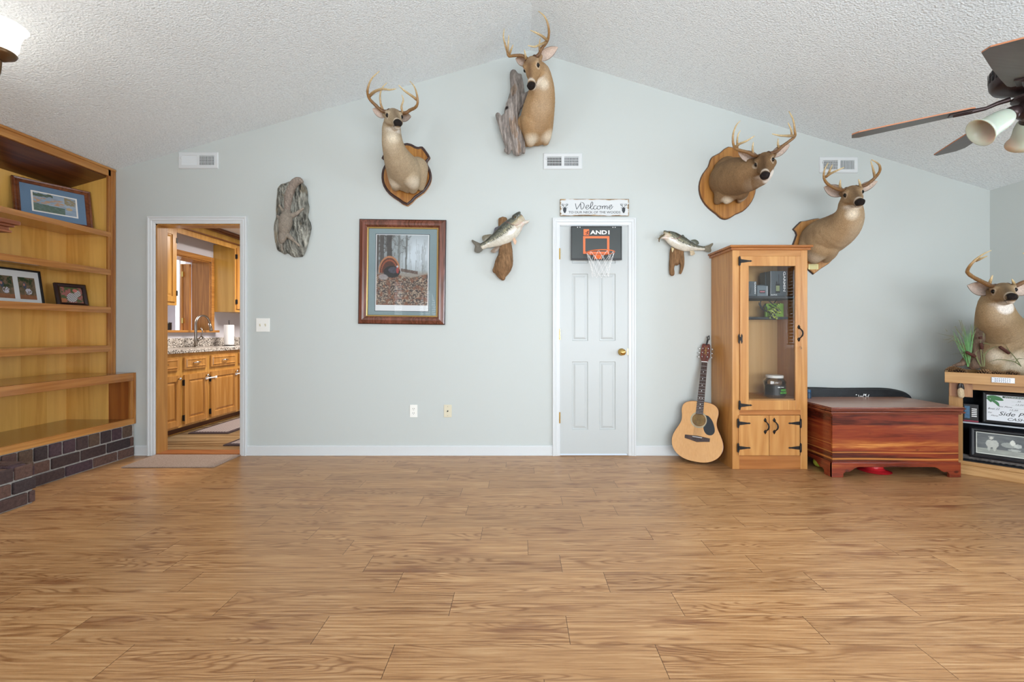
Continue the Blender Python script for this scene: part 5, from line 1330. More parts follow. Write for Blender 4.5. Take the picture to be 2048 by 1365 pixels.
plaque(d4, z, pl4, .0, .022, plain('plaque_dark_edge_two', '3c2a24', .4), None, sm=1, inset=.006, name='plaque_edge')
plaque(d4, z, [(345+(x-345)*.975, 1000+(y-1000)*.975) for x, y in pl4], .018, .012, m_pl_wal, None, sm=1, inset=.004)
a, b_ = z(300, 1256, .034), z(404, 1198, .034)
MB().box(a.x, b_.x, -.0335, -.0300, a.z, b_.z).build('brass_tag', plain('brass_tag_metal', 'd9cd96', .35, .6), d4, bevel=.001)
mb = MB()
for k in range(4):
    zz = a.z+(b_.z-a.z)*(.2+.2*k)
    for j in range(9):
        xx = a.x+.01+(b_.x-a.x-.02)*j/9; mb.box(xx, xx+.0045, -.0338, -.0334, zz-.0018, zz+.0012)
mb.build('engraving', plain('engraved_line', '8a7f50', .6), d4)
# ================================================================== tall glass-door cabinet
m_pinez = wood('golden_pine_z', 'd4a060', 'b3783c', 'z', .7, .35, coat=.3)
m_pinex = wood('golden_pine_x', 'd29c5c', 'ae743a', 'x', .7, .35, coat=.3)
m_piney = wood('golden_pine_y', 'cf9858', 'ae743a', 'y', .7, .35)
m_pined = wood('redder_pine', 'c28348', '955a2c', 'x', .8, .3, coat=.3)
m_sidez = wood('pine_side', 'cc9450', 'a66c34', 'z', .9, .35, strips=.12, c3='c08646')
CF = -.39; CX0, CX1 = 1.700, 2.300; pm = 250.0
cx = lambda px: (px-VX)/pm
cz = lambda py: CAMZ-(py-VY)/pm
gc = thing('display_cabinet', 'tall golden pine cabinet with glass door and black strap hinges beside the guitar', 'cabinet', (2.0, -.2, 0))
zt_ = 1.765
MB().box(CX0, CX0+.018, CF+.02, -.004, 0, zt_).build('side_panel', m_sidez, gc)
MB().box(CX1-.018, CX1, CF+.02, -.004, 0, zt_).build('side_panel', m_sidez, gc)
MB().box(CX0+.018, CX1-.018, -.012, -.004, .02, zt_).build('back_panel', wood('pale_ply_back', 'dcb880', 'c59a5c', 'z', .5, .5, strips=.24, c3='c39560'), gc)
MB().box(CX0+.018, CX1-.018, CF+.02, -.012, .545, .560).build('shelf', m_pinex, gc)
MB().box(CX0+.018, CX1-.018, CF+.02, -.012, .02, .035).build('bottom_panel', m_pinex, gc)
MB().box(CX0+.018, CX1-.018, CF+.02, -.012, zt_-.02, zt_-.002).build('top_panel', m_pinex, gc)
mb = MB(); mb.box(CX0-.03, CX1+.03, CF-.028, -.002, zt_+.008, zt_+.026).box(CX0-.018, CX1+.018, CF-.016, -.002, zt_-.012, zt_+.008)
mb.build('cornice', wood('cornice_pine', 'b97a3a', '8b4c1c', 'x', 1), gc, bevel=.004)
MB().box(CX0, CX0+.055, CF, CF+.02, 0, zt_).build('stile', m_pinez, gc, bevel=.002)
MB().box(CX1-.055, CX1, CF, CF+.02, 0, zt_).build('stile', m_pinez, gc, bevel=.002)
for a, b_, mm in ((1.706, zt_, m_pinex), (.434, .472, m_pined), (.0, .108, m_pined)):
    MB().box(CX0+.055, CX1-.055, CF+.001, CF+.02, a, b_).build('rail', mm, gc, bevel=.001)
# glazed door
dx0, dx1, dz0, dz1 = CX0+.0565, cx(1601.5)-.005, .474, 1.704
gx0, gx1, gz0, gz1 = cx(1496), cx(1589.5), cz(800.6), cz(532.7)
gd = MB().box(dx0, gx0, CF-.012, CF+.006, dz0, dz1).box(gx1, dx1, CF-.012, CF+.006, dz0, dz1).box(gx0, gx1, CF-.011, CF+.006, dz0, gz0).box(gx0, gx1, CF-.011, CF+.006, gz1, dz1).build('door', m_pinez, gc, bevel=.002)
MB().box(gx0-.003, gx1+.003, CF-.003, CF, gz0-.003, gz1+.003).build('glass_pane', m_glass, gd)
def strap(x, z, sgn, parent, y):
    mb = MB(); L1 = .095
    mb.prism([(x, z-.014), (x+sgn*.02, z-.013), (x+sgn*L1*.8, z-.005), (x+sgn*L1*.84, z-.008), (x+sgn*L1, z), (x+sgn*L1*.84, z+.008), (x+sgn*L1*.8, z+.005), (x+sgn*.02, z+.013), (x, z+.014)], y-.003, y)
    mb.prism([(x-sgn*.014, z-.030), (x-sgn*.005, z-.040), (x+sgn*.002, z-.030), (x+sgn*.002, z+.030), (x-sgn*.005, z+.040), (x-sgn*.014, z+.030)], y-.003, y+.0)
    mb.tube([(x-sgn*.001, y-.006, z-.018), (x-sgn*.001, y-.006, z+.018)], .005, 8)
    for k in (.025, .055): mb.sphere((x+sgn*k, y-.003, z), .003, 8, 5, (1, .6, 1))
    return mb.build('strap_hinge', m_black, parent)
strap(dx0, cz(523), 1, gd, CF-.012); strap(dx0, cz(810.5), 1, gd, CF-.012)
mb = MB(); z_ = cz(678)
for s in (-1, 1):
    x = dx0+s*.011; mb.prism([(x-.006, z_-.024), (x, z_-.040), (x+.006, z_-.024), (x+.004, z_), (x+.006, z_+.024), (x, z_+.040), (x-.006, z_+.024), (x-.004, z_)], CF-.016, CF-.012)
mb.tube([(dx0, CF-.018, z_-.015), (dx0, CF-.018, z_+.015)], .006, 8); mb.build('h_hinge', m_black, gd)
def pull(x, z, h, parent, y):
    mb = MB()
    for s in (-1, 1):
        zz = z+s*h; mb.prism([(x-.009, zz), (x-.011, zz+s*.008), (x, zz+s*.026), (x+.011, zz+s*.008), (x+.009, zz), (x, zz-s*.010)], y-.004, y)
    pts = crom([(x, y-.004, z-h), (x+.004, y-.018, z-h*.8), (x+.012, y-.030, z-h*.3), (x+.012, y-.030, z+h*.3), (x+.004, y-.018, z+h*.8), (x, y-.004, z+h)], 5)
    mb.tube(pts, [.0045]*8+[.0062]*10+[.0045]*(len(pts)-18), 8); return mb.build('pull_handle', m_black, parent, smooth=True)
pull(cx(1595.5), cz(667), .042, gd, CF-.012)
MB().tube([(cx(1597), CF-.012, cz(694)), (cx(1597), CF-.03, cz(694)), (cx(1598), CF-.034, cz(697)), (cx(1596.5), CF-.03, cz(699))], .0018, 6).build('hook', m_nickel, gd)
for a, b_, hx, s, px_ in ((cx(1475.5)+.003, cx(1536.3), None, 1, 1528.5), (cx(1537.2), cx(1598.5)-.003, None, -1, 1546.5)):
    dd = MB().box(a, b_, CF-.012, CF+.006, .112, .432).build('lower_door', m_pinez, gc, bevel=.002)
    xh = a if s > 0 else b_
    strap(xh, cz(846.5), s, dd, CF-.012); strap(xh, cz(895.5), s, dd, CF-.012)
    pull(cx(px_), cz(852), .040, dd, CF-.012)
# gun-rack style felt bars inside
m_felt = plain('dark_grey_felt', '3d3f42', .95)
def inpt(px, py, out): return P(px, py, out)
bo = .16
a = P(1494, 599, bo); b_ = P(1577, 594, bo)
bars = []
for (pa, pb, nm, lab) in (((1490, 597), (1576, 593), 'felt_shelf', 'upper dark felt-covered shelf bar inside the glass cabinet, carrying the boxes'),
                     ((1490, 636), (1568, 631), 'felt_shelf', 'lower dark felt-covered bar inside the glass cabinet, below the antler ornament')):
    A, B_ = P(*pa, .14), P(*pb, .14); A.x = CX0+.020
    t = MB().box(A.x, B_.x, -.30 if nm and 'upper' in lab else -.20, -.014, A.z-.014, A.z+.006).build(nm, m_felt, bevel=.003); tag(t, lab, 'shelf', 'felt shelves in the cabinet'); bars.append(A.z+.006)
# boxes on the upper bar
m_bxg = plain('slate_carton', '4b555c', .4); m_bxg2 = plain('slate_carton_light', '66737c', .4); m_bxd = plain('carton_dark', '2f373d', .45)
def carton(lab, px0, px1, ph, out, depth, mat, words, side=None, extras=None):
    A, B_ = P(px0, 0, out), P(px1, 0, out); z0 = bars[0]; z1 = z0+ph
    t = thing('electronics_box', lab, 'box', ((A.x+B_.x)/2, -out, z0), 'boxes in the glass cabinet')
    MB().box(A.x, B_.x, -out, -out+depth, z0+.0005, z1).build('carton', mat, t, bevel=.001)
    return t, A.x, B_.x, z0, z1
t, x0, x1, z0, z1 = carton('largest slate-grey box with white brand lettering running down its right edge, in the glass cabinet', 1541, 1573.5, .212, .255, .085, m_bxg, '')
y = -.2555
text('GARMIN', (x1-.006-.024, y, z1-.005), (0, 0, -1), (1, 0, 0), .020, .165, m_wprint, t, bold=.02)
MB().box(x0, x0+.0012, y-.0004, y, z0, z1).build('spine_line', m_wprint, t)
mb = MB().box(x0+.042, x0+.078, y-.0008, y, z0+.030, z0+.105).box(x0+.047, x0+.056, y-.0008, y, z0+.105, z0+.125).box(x0+.066, x0+.070, y-.0008, y, z0+.105, z0+.185); mb.build('device_picture', m_blk, t)
MB().box(x0+.045, x0+.075, y-.0012, y-.0008, z0+.045, z0+.09).build('screen_picture', plain('screen_green', '8b9870', .4), t)
text('ALPHA', (x0+.004, y, z0+.008), (1, 0, 0), (0, 0, 1), .012, .052, m_wprint, t)
t, x0, x1, z0, z1 = carton('tall dark slate box standing behind and left of the largest box in the glass cabinet', 1530, 1542, .212, .19, .08, m_bxd, '')
t, x0, x1, z0, z1 = carton('slate box with vertical white lettering at the far left of the cabinet shelf', 1496.5, 1513, .125, .26, .07, m_bxg, '')
text('GARMIN', (x1-.004-.013, -.2605, z1-.004), (0, 0, -1), (1, 0, 0), .011, .100, m_wprint, t, bold=.02)
MB().prism([(x0+.01, z0+.02), (x0+.018, z0+.02), (x0+.026, z0+.07), (x0+.02, z0+.075)], -.2608, -.26).build('device_picture', m_bxd, t)
t, x0, x1, z0, z1 = carton('small slate box with a pink collar picture between the larger boxes in the cabinet', 1514.5, 1536, .088, .27, .06, m_bxg2, '')
MB().box(x0+.018, x0+.066, -.2706, -.27, z0+.026, z0+.052).build('collar_picture', m_blk, t, bevel=.004)
MB().box(x0+.022, x0+.062, -.2710, -.2706, z0+.034, z0+.044).build('collar_band', plain('dusty_pink', 'b06a78', .5), t)
text('GARMIN', (x1-.003-.008, -.2705, z1-.006), (0, 0, -1), (1, 0, 0), .007, .072, m_wprint, t)
t, x0, x1, z0, z1 = carton('grey box half hidden behind the small collar box in the cabinet', 1514, 1529, .104, .19, .05, m_bxg, '')
# green pack and black antler ornament leaning on the lower bar
gb = thing('green_packet', 'bright green packet standing on the lower felt bar in the glass cabinet', 'packet', tuple(P(1552, 632, .17)))
a, b_ = P(1532, 0, .19), P(1567.5, 0, .19)
MB().box(a.x, b_.x, -.19, -.165, bars[1], bars[1]+.113).build('card', plain('lime_green_card', '86b53c', .5, noise_amt=.15), gb, bevel=.003)
mb = MB(); rd = random.Random(5)
for k in range(16):
    x = a.x+rd.uniform(.01, .11); z__ = bars[1]+rd.uniform(.02, .10); mb.box(x, x+rd.uniform(.006, .02), -.1906, -.19, z__, z__+rd.uniform(.001, .004))
mb.build('print_marks', m_blk, gb)
ao = thing('antler_ornament', 'small dark camouflage stag head ornament with black antlers in the glass cabinet', 'ornament', tuple(P(1550, 632, .24)))
zo = ZP(1480, 520, 9.75)
b = Blob()
for ch in ([(560,1000,.235,30),(640,1000,.24,58),(700,960,.24,50),(760,1010,.245,40),(775,1030,.25,26)], [(650,1060,.235,50),(640,1110,.235,26),(700,1110,.235,34),(715,1150,.235,18)], [(600,1090,.235,30),(580,1130,.235,12),(610,1150,.235,10)], [(740,880,.235,22),(790,850,.235,10)]):
    b.chain([(*zo(x, y, o), r/9.75/240) for x, y, o, r in ch])
V, Fc = b.remesh(.0022, 1); nn_ = n3(V, (180, 180, 180), 3)
cc = np.where((nn_ > .53)[:, None], np.array(lin('a7bf4a')), np.array(lin('23262b')))
npmesh('stag_head', V, Fc, m_paint, ao, cc)
mb = MB()
for ch in ([(520,1010),(430,960),(380,880),(370,820)], [(430,960),(400,880),(400,820),(420,790)], [(430,960),(480,880),(520,850)], [(500,1000),(520,940),(480,880)], [(700,900),(640,870),(560,790),(540,780)], [(660,850),(700,800),(720,760)], [(560,880),(620,920),(680,930)]):
    mb.tube(crom([tuple(zo(x, y, .24)) for x, y in ch], 5), [.0042]*(len(crom([(0, 0)]*len(ch), 5))-3)+[.003, .002, .001], 6)
mb.build('antlers', m_blk, ao)
# jar
jr = thing('treat_jar', 'clear plastic tub with white lid and black-green label at the bottom of the glass cabinet', 'jar', (cx(1548)*1.04, -.25, .5605))
jx, jy, jz = P(1549, 0, .25).x, -.25, .5605
jr.location = (jx, jy, jz); WL[jr.name] = Vector((jx, jy, jz))
m_jar = glassy('clear_plastic', (.93, .93, .92), .10)
MB().lathe([(.001, .001), (.072, .001), (.080, .012), (.080, .10), (.084, .115), (.084, .128), (.070, .150), (.062, .158)], (jx, jy, jz), 32, cap=False).build('tub', m_jar, jr, smooth=True)
MB().lathe([(.001, .158), (.064, .158), (.066, .162), (.066, .176), (.062, .180), (.001, .180)], (jx, jy, jz), 32).build('lid', plain('jar_lid_white', 'e8e8e2', .5), jr)
MB().lathe([(.001, .003), (.074, .003), (.077, .03), (.077, .095), (.001, .095)], (jx, jy, jz), 28).build('contents', plain('dark_pellets', '5a4636', .9, noise_amt=.5, nscale=150, bmp=.6), jr)
mb = MB(); n = 20; r_ = .0808
pts = [(jx+r_*math.cos(q), jy+r_*math.sin(q)) for q in np.linspace(R(-178), R(-12), n)]
mb.add([(x, y, jz+h) for h in (.020, .100) for x, y in pts], [(i, i+1, n+i+1, n+i) for i in range(n-1)]); mb.build('label', plain('label_black', '16181a', .4), jr)
m_lg = plain('label_green', '63c04a', .4)
ja = R(-74); jn = Vector((math.cos(ja), math.sin(ja), 0)); jt = Vector((-jn.y, jn.x, 0)); jc = Vector((jx, jy, jz))+jn*.0865
text('GREEN', jc-jt*.026+Vector((0, 0, .056)), jt, (0, 0, 1), .016, .052, m_lg, jr, bold=.03)
text('MACHINE', jc-jt*.031+Vector((0, 0, .034)), jt, (0, 0, 1), .016, .062, m_lg, jr, bold=.03)
MB().box(jx-.02, jx+.0, jy-.0815, jy-.081, jz+.083, jz+.09).box(jx+.006, jx+.03, jy-.0805, jy-.0795, jz+.085, jz+.089).build('label_mark', m_wprint, jr)

# ================================================================== guitar
gt = thing('acoustic_guitar', 'natural-top acoustic guitar leaning upright against the wall beside the tall cabinet', 'guitar', (1.444, -.27, 0))
bdir = Vector((.185, .215, .973)).normalized(); n0 = Vector((-.50, -.84, .20)); n0 = (n0-bdir*n0.dot(bdir)).normalized(); ad = bdir.cross(n0)*-1
if ad.x < 0: ad = -ad
O_ = Vector((1.452, -.262, .022))
TG = Matrix(((ad.x, -n0.x, bdir.x, O_.x), (ad.y, -n0.y, bdir.y, O_.y), (ad.z, -n0.z, bdir.z, O_.z), (0, 0, 0, 1)))  # x across, -y front, z along
hwp = [(0, 0), (.004, .06), (.02, .115), (.05, .160), (.09, .190), (.14, .203), (.19, .198), (.24, .178), (.29, .152), (.33, .140), (.37, .141), (.41, .147), (.45, .143), (.48, .122), (.497, .085), (.503, .04), (.504, 0)]
hq = crom(hwp, 5)
prof = [(max(0, p[1]), p[0]) for p in hq]+[(-max(0, p[1]), p[0]) for p in hq[::-1]][1:-1]
m_spruce = wood('spruce_top', 'd9a56a', 'c48e50', 'z', 1.6, .3, contrast=.35, coat=.5)
m_sap = wood('sapele_back', '7a3f22', '4a2110', 'z', 1, .25, coat=.5)
m_rose = wood('rosewood', '4a302a', '2c1b18', 'z', 2, .5)
m_head = wood('headstock_mahogany', '7a3526', '4d1e15', 'z', 2, .25)
MB(TG).prism(prof, -.002, .095).build('body_sides', m_sap, gt, bevel=.003)
MB(TG).prism([(x*.985, .004+(z-.004)*.992+.0) for x, z in prof], -.005, -.0015).build('soundboard', m_spruce, gt)
hc = .345
def disc(mb, r0, r1, y0, y1, cz_, n=36):
    o = [[(r*math.cos(2*math.pi*k/n), y, cz_+r*math.sin(2*math.pi*k/n)) for k in range(n)] for r, y in ((r0, y0), (r0, y1), (r1, y1), (r1, y0))]
    vs = [p for r in o for p in r]; fs = []
    for i in range(4):
        for j in range(n): a, b2_ = i*n+j, i*n+(j+1) % n; c_, d_ = ((i+1) % 4)*n+(j+1) % n, ((i+1) % 4)*n+j; fs.append((a, b2_, c_, d_))
    return mb.add(vs, fs)
disc(MB(TG), .056, .068, -.0056, -.004, hc).build('rosette', plain('rosette_grey', 'a39b80', .5, noise_amt=.2, nscale=300), gt)
mb = MB(TG); mb.lathe([(.001, .0052), (.051, .0052), (.051, .0058), (.001, .0058)], (0, 0, hc), 36, 'y'); mb.build('sound_hole', plain('sound_hole_interior', '7d6237', .8, noise_amt=.3, nscale=30), gt)
disc(MB(TG), .0505, .0535, -.0066, -.005, hc).build('sound_hole_edge', m_rose, gt)
pg = crom([(.045,.392),(.075,.385),(.105,.350),(.125,.300),(.128,.262),(.110,.236),(.080,.232),(.055,.248),(.040,.285),(.048,.300),(.060,.325),(.062,.350),(.055,.378),(.045,.392)], 4)[:-1]
MB(TG).prism([(p[0], p[1]) for p in pg], -.0062, -.005).build('pickguard', plain('pickguard_black', '22262b', .25), gt)
MB(TG).prism([(-.098,.178),(-.06,.172),(0,.160),(.06,.172),(.098,.178),(.098,.206),(0,.212),(-.098,.206)], -.012, -.005).build('bridge', m_rose, gt, bevel=.002)
MB(TG).box(-.038, .038, -.0145, -.012, .199, .202).build('saddle', m_wprint, gt)
mb = MB(TG)
for k in range(6): mb.sphere((-.028+.0112*k, -.0125, .184), .0032, 8, 5)
mb.build('bridge_pins', m_blk, gt)
NZ0, NZ1 = .392, .845
MB(TG).hexa([(-.028,-.002,.40),(.028,-.002,.40),(.028,.018,.40),(-.028,.018,.40),(-.022,-.002,NZ1),(.022,-.002,NZ1),(.022,.016,NZ1),(-.022,.016,NZ1)]).build('neck', m_sap, gt, bevel=.003)
MB(TG).hexa([(-.029,-.011,NZ0),(.029,-.011,NZ0),(.029,-.004,NZ0),(-.029,-.004,NZ0),(-.0225,-.009,NZ1),(.0225,-.009,NZ1),(.0225,-.002,NZ1),(-.0225,-.002,NZ1)]).build('fretboard', m_rose, gt)
mb = MB(TG); inl = MB(TG); sl = .65; nutz = NZ1; zprev = nutz
for k in range(1, 21):
    zf_ = nutz-sl*(1-2**(-k/12)); 
    if zf_ < NZ0+.004: break
    h = .0225+(.029-.0225)*(nutz-zf_)/(nutz-NZ0); mb.box(-h, h, -.0122, -.009, zf_-.001, zf_+.001)
    zm = (zf_+zprev)/2
    if k in (3, 5, 7, 9, 15, 17): inl.lathe([(.001, .0105), (.0036, .0105), (.0036, .0120), (.001, .0120)], (0, 0, zm), 10, 'y')
    if k == 12:
        for s in (-.011, .011): inl.lathe([(.001, .0105), (.0036, .0105), (.0036, .0120), (.001, .0120)], (s, 0, zm), 10, 'y')
    zprev = zf_
mb.build('frets', m_chrome, gt); inl.build('fret_dots', m_wprint, gt)
MB(TG).box(-.0235, .0235, -.0125, .0, NZ1, NZ1+.006).build('nut', m_wprint, gt)
MB(TG).prism([(-.023,.851),(.023,.851),(.036,.880),(.039,.900),(.034,1.000),(.026,1.012),(-.026,1.012),(-.034,1.000),(-.039,.900),(-.036,.880)], -.003, .013).build('headstock', m_head, gt, bevel=.002)
mb = MB(TG)
for s in (-1, 1):
    for z__ in (.893, .930, .967):
        mb.tube([(s*.022, -.014, z__), (s*.022, .0, z__)], .0045, 8); mb.tube([(s*.030, .006, z__), (s*.048, .006, z__)], .003, 6); mb.sphere((s*.053, .006, z__), .009, 10, 6, (.7, .5, 1))
mb.build('tuning_pegs', m_chrome, gt)
mb = MB(TG)
for st in ([(-.012,.990),(.0,.970),(-.004,.945),(.010,.930)], [(.012,.985),(.0,.960),(.008,.940),(-.008,.915)], [(-.014,.955),(.0,.950),(.014,.958)], [(-.012,.925),(.0,.935),(.012,.905)]):
    mb.tube([(x, -.0035, z__) for x, z__ in st], .0016, 5)
mb.build('gold_emblem', m_gold, gt)
mb = MB(TG)
for k in range(6):
    f = (k-2.5)/5; xs_, xe = f*.0555, f*.036
    mb.tube([(xs_, -.014, .190), (xe, -.0128, NZ1+.003), (.022*(-1 if k < 3 else 1), -.010, (.893, .930, .967)[k if k < 3 else 5-k])], .0005 if k > 2 else .0007, 4)
mb.build('strings', m_nickel, gt)
MB(TG).lathe([(.001, 0), (.005, .0), (.003, .006), (.007, .014), (.001, .017)], (0, .045, -.017), 10, 'z').build('strap_button', m_chrome, gt)
cp_ = MB(TG).tube([(.004, -.008, 1.000), (.008, -.006, 1.03), (.010, -.004, 1.055)], [.006, .008, .006], 8).tube([(.010, -.004, 1.05), (.004, -.006, 1.072), (.018, -.004, 1.085)], .005, 8).tube([(.012, -.004, 1.045), (.022, -.004, 1.05), (.018, -.004, 1.088)], .004, 8)
tag(cp_.build('clip_on_tuner', m_blk), 'small black clip-on tuner gripping the top of the guitar headstock', 'tuner')

# ================================================================== cedar chest
HX0, HX1, HY0, HY1 = 2.363, 3.316, -.58, -.075
def cedar(name, axis):
    m, t, b = nt(name); tc = N(t, 'ShaderNodeTexCoord'); sx = N(t, 'ShaderNodeSeparateXYZ'); L(t, tc, 'Object', sx, 0)
    lr = sx.outputs[0] if axis == 'x' else sx.outputs[1]; z = sx.outputs[2]
    g = N(t, 'ShaderNodeCombineXYZ'); t.links.new(math_(t, 'MULTIPLY', lr, .9), g.inputs[0]); t.links.new(math_(t, 'MULTIPLY', sx.outputs[1] if axis == 'x' else sx.outputs[0], 7.0), g.inputs[1]); t.links.new(math_(t, 'MULTIPLY', z, 11.0), g.inputs[2])
    n1 = N(t, 'ShaderNodeTexNoise', i_Scale=1.5, i_Detail=4.0, i_Distortion=.5); L(t, g, 0, n1, 'Vector')
    n2 = N(t, 'ShaderNodeTexNoise', i_Scale=9.0, i_Detail=6.0); L(t, g, 0, n2, 'Vector')
    bd = N(t, 'ShaderNodeTexWhiteNoise', noise_dimensions='1D'); t.links.new(math_(t, 'FLOOR', math_(t, 'DIVIDE', z, .098)), bd.inputs['W'])
    f = math_(t, 'ADD', math_(t, 'MULTIPLY', n1.outputs[0], .75), math_(t, 'MULTIPLY', n2.outputs[0], .3)); f = math_(t, 'ADD', f, math_(t, 'MULTIPLY', math_(t, 'SUBTRACT', bd.outputs[0], .5), .18))
    col = ramp(t, f, [(.36, lin('4a1a12')), (.50, lin('84341e')), (.60, lin('8f4022')), (.70, lin('a65a2c')), (.80, lin('d08a48'))])
    kn = N(t, 'ShaderNodeTexNoise', i_Scale=.8, i_Detail=1.0); g2 = N(t, 'ShaderNodeCombineXYZ'); t.links.new(math_(t, 'MULTIPLY', lr, 9.0), g2.inputs[0]); t.links.new(math_(t, 'MULTIPLY', z, 16.0), g2.inputs[2]); L(t, g2, 0, kn, 'Vector')
    col = mixc(t, ramp(t, kn.outputs[0], [(.70, (0, 0, 0)), (.76, (.8, .8, .8))]), col, lin('3a150c'))
    # thin pale sapwood streaks along two glue lines
    for zc_, wv in ((.135, .010), (.184, .006), (.245, .003)):
        dd = math_(t, 'ABSOLUTE', math_(t, 'SUBTRACT', math_(t, 'ADD', z, math_(t, 'MULTIPLY', math_(t, 'SINE', math_(t, 'MULTIPLY', lr, 5.0)), .004)), zc_))
        s = math_(t, 'MULTIPLY', math_(t, 'SUBTRACT', 1.0, math_(t, 'DIVIDE', dd, wv), True), .85)
        col = mixc(t, s, col, lin('d68f45'))
    t.links.new(col, b.inputs['Base Color']); b.inputs['Roughness'].default_value = .27; b.inputs['Coat Weight'].default_value = .35
    bump(t, b, n2.outputs[0], .06, .002)
    return m
m_cedx, m_cedy = cedar('cedar_front', 'x'), cedar('cedar_side', 'y')
m_cedt = wood('cedar_lid_worn_sheen', 'c99c82', '9a6650', 'x', .8, .3, coat=.4)  # worn tan, brightened further by a glossy sheen put into the colour
m_cedm = wood('cedar_moulding', '8f4a30', '5c2417', 'x', 1, .25, coat=.4)
ch = thing('cedar_chest', 'reddish cedar blanket chest with scalloped feet standing between the cabinet and the corner stand', 'chest', (2.84, -.33, 0))
mb = MB().box(HX0+.004, HX1-.004, HY0+.012, HY1, .108, .478); mb.build('body', m_cedx, ch, origin=(2.84, -.33, 0))
for a_, b2_ in ((HX0, HX0+.01), (HX1-.01, HX1)): MB().box(a_, b2_, HY0+.0142, HY1, .112, .476).build('end_board', m_cedy, ch, origin=(2.84, -.33, 0))
MB().box(HX0, HX1, HY0+.0, HY0+.014, .112, .476).build('front_board', m_cedx, ch, origin=(2.84, -.33, 0))
mb = MB()
for o_, z0, z1 in ((.012, .474, .486), (.028, .486, .497), (.020, .499, .516), (.030, .516, .524), (.024, .524, .530)):
    mb.box(HX0-o_, HX1+o_, HY0-o_, HY1+.005, z0, z1)
mb.build('lid_moulding', m_cedm, ch, bevel=.003)
MB().box(HX0-.022, HX1+.022, HY0-.022, HY1+.006, .528, .5315).build('lid', m_cedt, ch, bevel=.001)
def skirt(T, L0, L1):
    w_ = L1-L0; sc = [(0,0),(.085,0),(.088,.030),(.105,.042),(.128,.040),(.150,.052),(.172,.068),(.200,.078)]
    p = [(L0, .112)]+[(L0+x, z) for x, z in sc]+[(L1-x, z) for x, z in sc[::-1]]+[(L1, .112)]
    return p
sk = skirt(None, HX0-.010, HX1+.010)
MB().prism(sk, HY0-.010, HY0+.012).build('front_skirt', m_cedx, ch, bevel=.003)
sk2 = skirt(None, HY0-.008, HY1)
for x in (HX0, HX1):
    MB(Matrix(((0, 1, 0, 0), (1, 0, 0, 0), (0, 0, 1, 0), (0, 0, 0, 1)))).prism([(a, b2_) for a, b2_ in sk2], x-.010, x+.010).build('side_skirt', m_cedy, ch, bevel=.003)
tag(MB().lathe([(.001, 0), (.105, 0), (.112, .004), (.070, .018), (.060, .030), (.058, .072), (.001, .078)], (2.80, -.43, .001), 28).build('red_bowl', plain('glossy_red', 'c8262f', .2, coat=.5), smooth=False), 'glossy red upturned bowl lying on the floor under the cedar chest', 'bowl')
tag(MB().sphere((2.43, -.33, .041), .040, 18, 12).build('tennis_ball', plain('yellow_green_felt', 'b2b83a', .9, bmp=.5, nscale=150), smooth=True), 'yellow-green ball on the floor under the left end of the cedar chest', 'ball')
# soft bow case standing behind the chest
bc = thing('soft_bow_case', 'black padded soft case with white antler emblem standing behind the cedar chest', 'case', (2.85, -.035, 0))
o_ = .035
top = [(2.40, .607), (2.62, .604), (2.80, .598), (3.02, .599), (3.20, .598), (3.30, .586), (3.38, .565), (3.43, .53), (3.45, .45)]
tp = crom(top, 6); poly = [(2.32, .02), (2.32, .58)]+[(p[0], p[1]) for p in tp]+[(3.45, .02)]
MB().prism(poly, -.062, -.006).build('case_body', plain('black_nylon', '23272b', .42, noise_amt=.3, nscale=14, bmp=.35), bc, bevel=.012)
MB().tube([(p[0], -.034, p[1]+.002) for p in tp], .005, 8).build('zip_piping', m_blk, bc)
zb = ZP(1600, 720, 5.25)
mb = MB()
for st in ([(612,368),(625,398),(640,380),(655,395)], [(655,395),(668,372),(690,378),(705,398),(725,365)], [(668,372),(672,358)], [(690,378),(695,360)]):
    mb.tube(crom([tuple(zb(x, y, .064)) for x, y in st], 4), .0022, 6)
for p in ((592, 368), (600, 395), (685, 366)): mb.sphere(zb(*p, .064), .005, 10, 6, (1, .4, 1))
mb.build('antler_emblem', m_wprint, bc)
bt = thing('blue_bottle', 'blue-capped bottle top showing behind the chest at the cabinet edge', 'bottle', (P(1618, 0, .10).x-.005, -.15, .532))
c_ = Vector((P(1617, 0, .15).x, -.15, .532))
bt.location = c_; WL[bt.name] = c_
MB().lathe([(.001, 0), (.020, 0), (.020, .045), (.017, .05), (.001, .052)], c_, 18).build('body', plain('navy_plastic', '24405a', .4), bt)
MB().lathe([(.017, .051), (.018, .053), (.018, .072), (.001, .074)], c_, 18).build('cap', plain('blue_cap', '2f5f88', .4), bt)
# ================================================================== corner display stand
Q = Vector((3.29, -.50, 0)); TQ = Matrix.Translation(Q) @ Matrix.Rotation(R(-45), 4, 'Z')   # x along the front, -y toward the room
m_ash = wood('pale_oak_stand', 'c9a06a', 'a6773f', 'x', 1.0, .45, rotz=45)
m_ashz = wood('pale_oak_post', 'bd9158', '94672f', 'z', 1.0, .45)
m_cyp = wood('cypress_block', 'c2966a', '8c5d3c', 'z', 1.6, .5, contrast=1.6)
WT, DT = 1.14, .44
cs = thing('corner_display_stand', 'pale oak corner stand with tray top and dark open shelves beside the cedar chest', 'display stand', tuple(TQ @ Vector((.5, .2, 0))))
mb = MB(TQ); zt0, zt1 = .708, .790
mb.box(0, WT, 0, .018, zt0, zt1).box(0, .018, .018, DT, zt0, zt1).box(WT-.018, WT, .018, DT, zt0, zt1).box(.018, WT-.018, DT-.018, DT, zt0, zt1)
mb.build('tray_rim', m_ash, cs, bevel=.002)
MB(TQ).box(.018, WT-.018, .018, DT-.018, zt0+.004, zt0+.018).build('tray_floor', m_ash, cs)
bx, by = .022, .10; BW, BD = WT-.044, .31
stw = .078
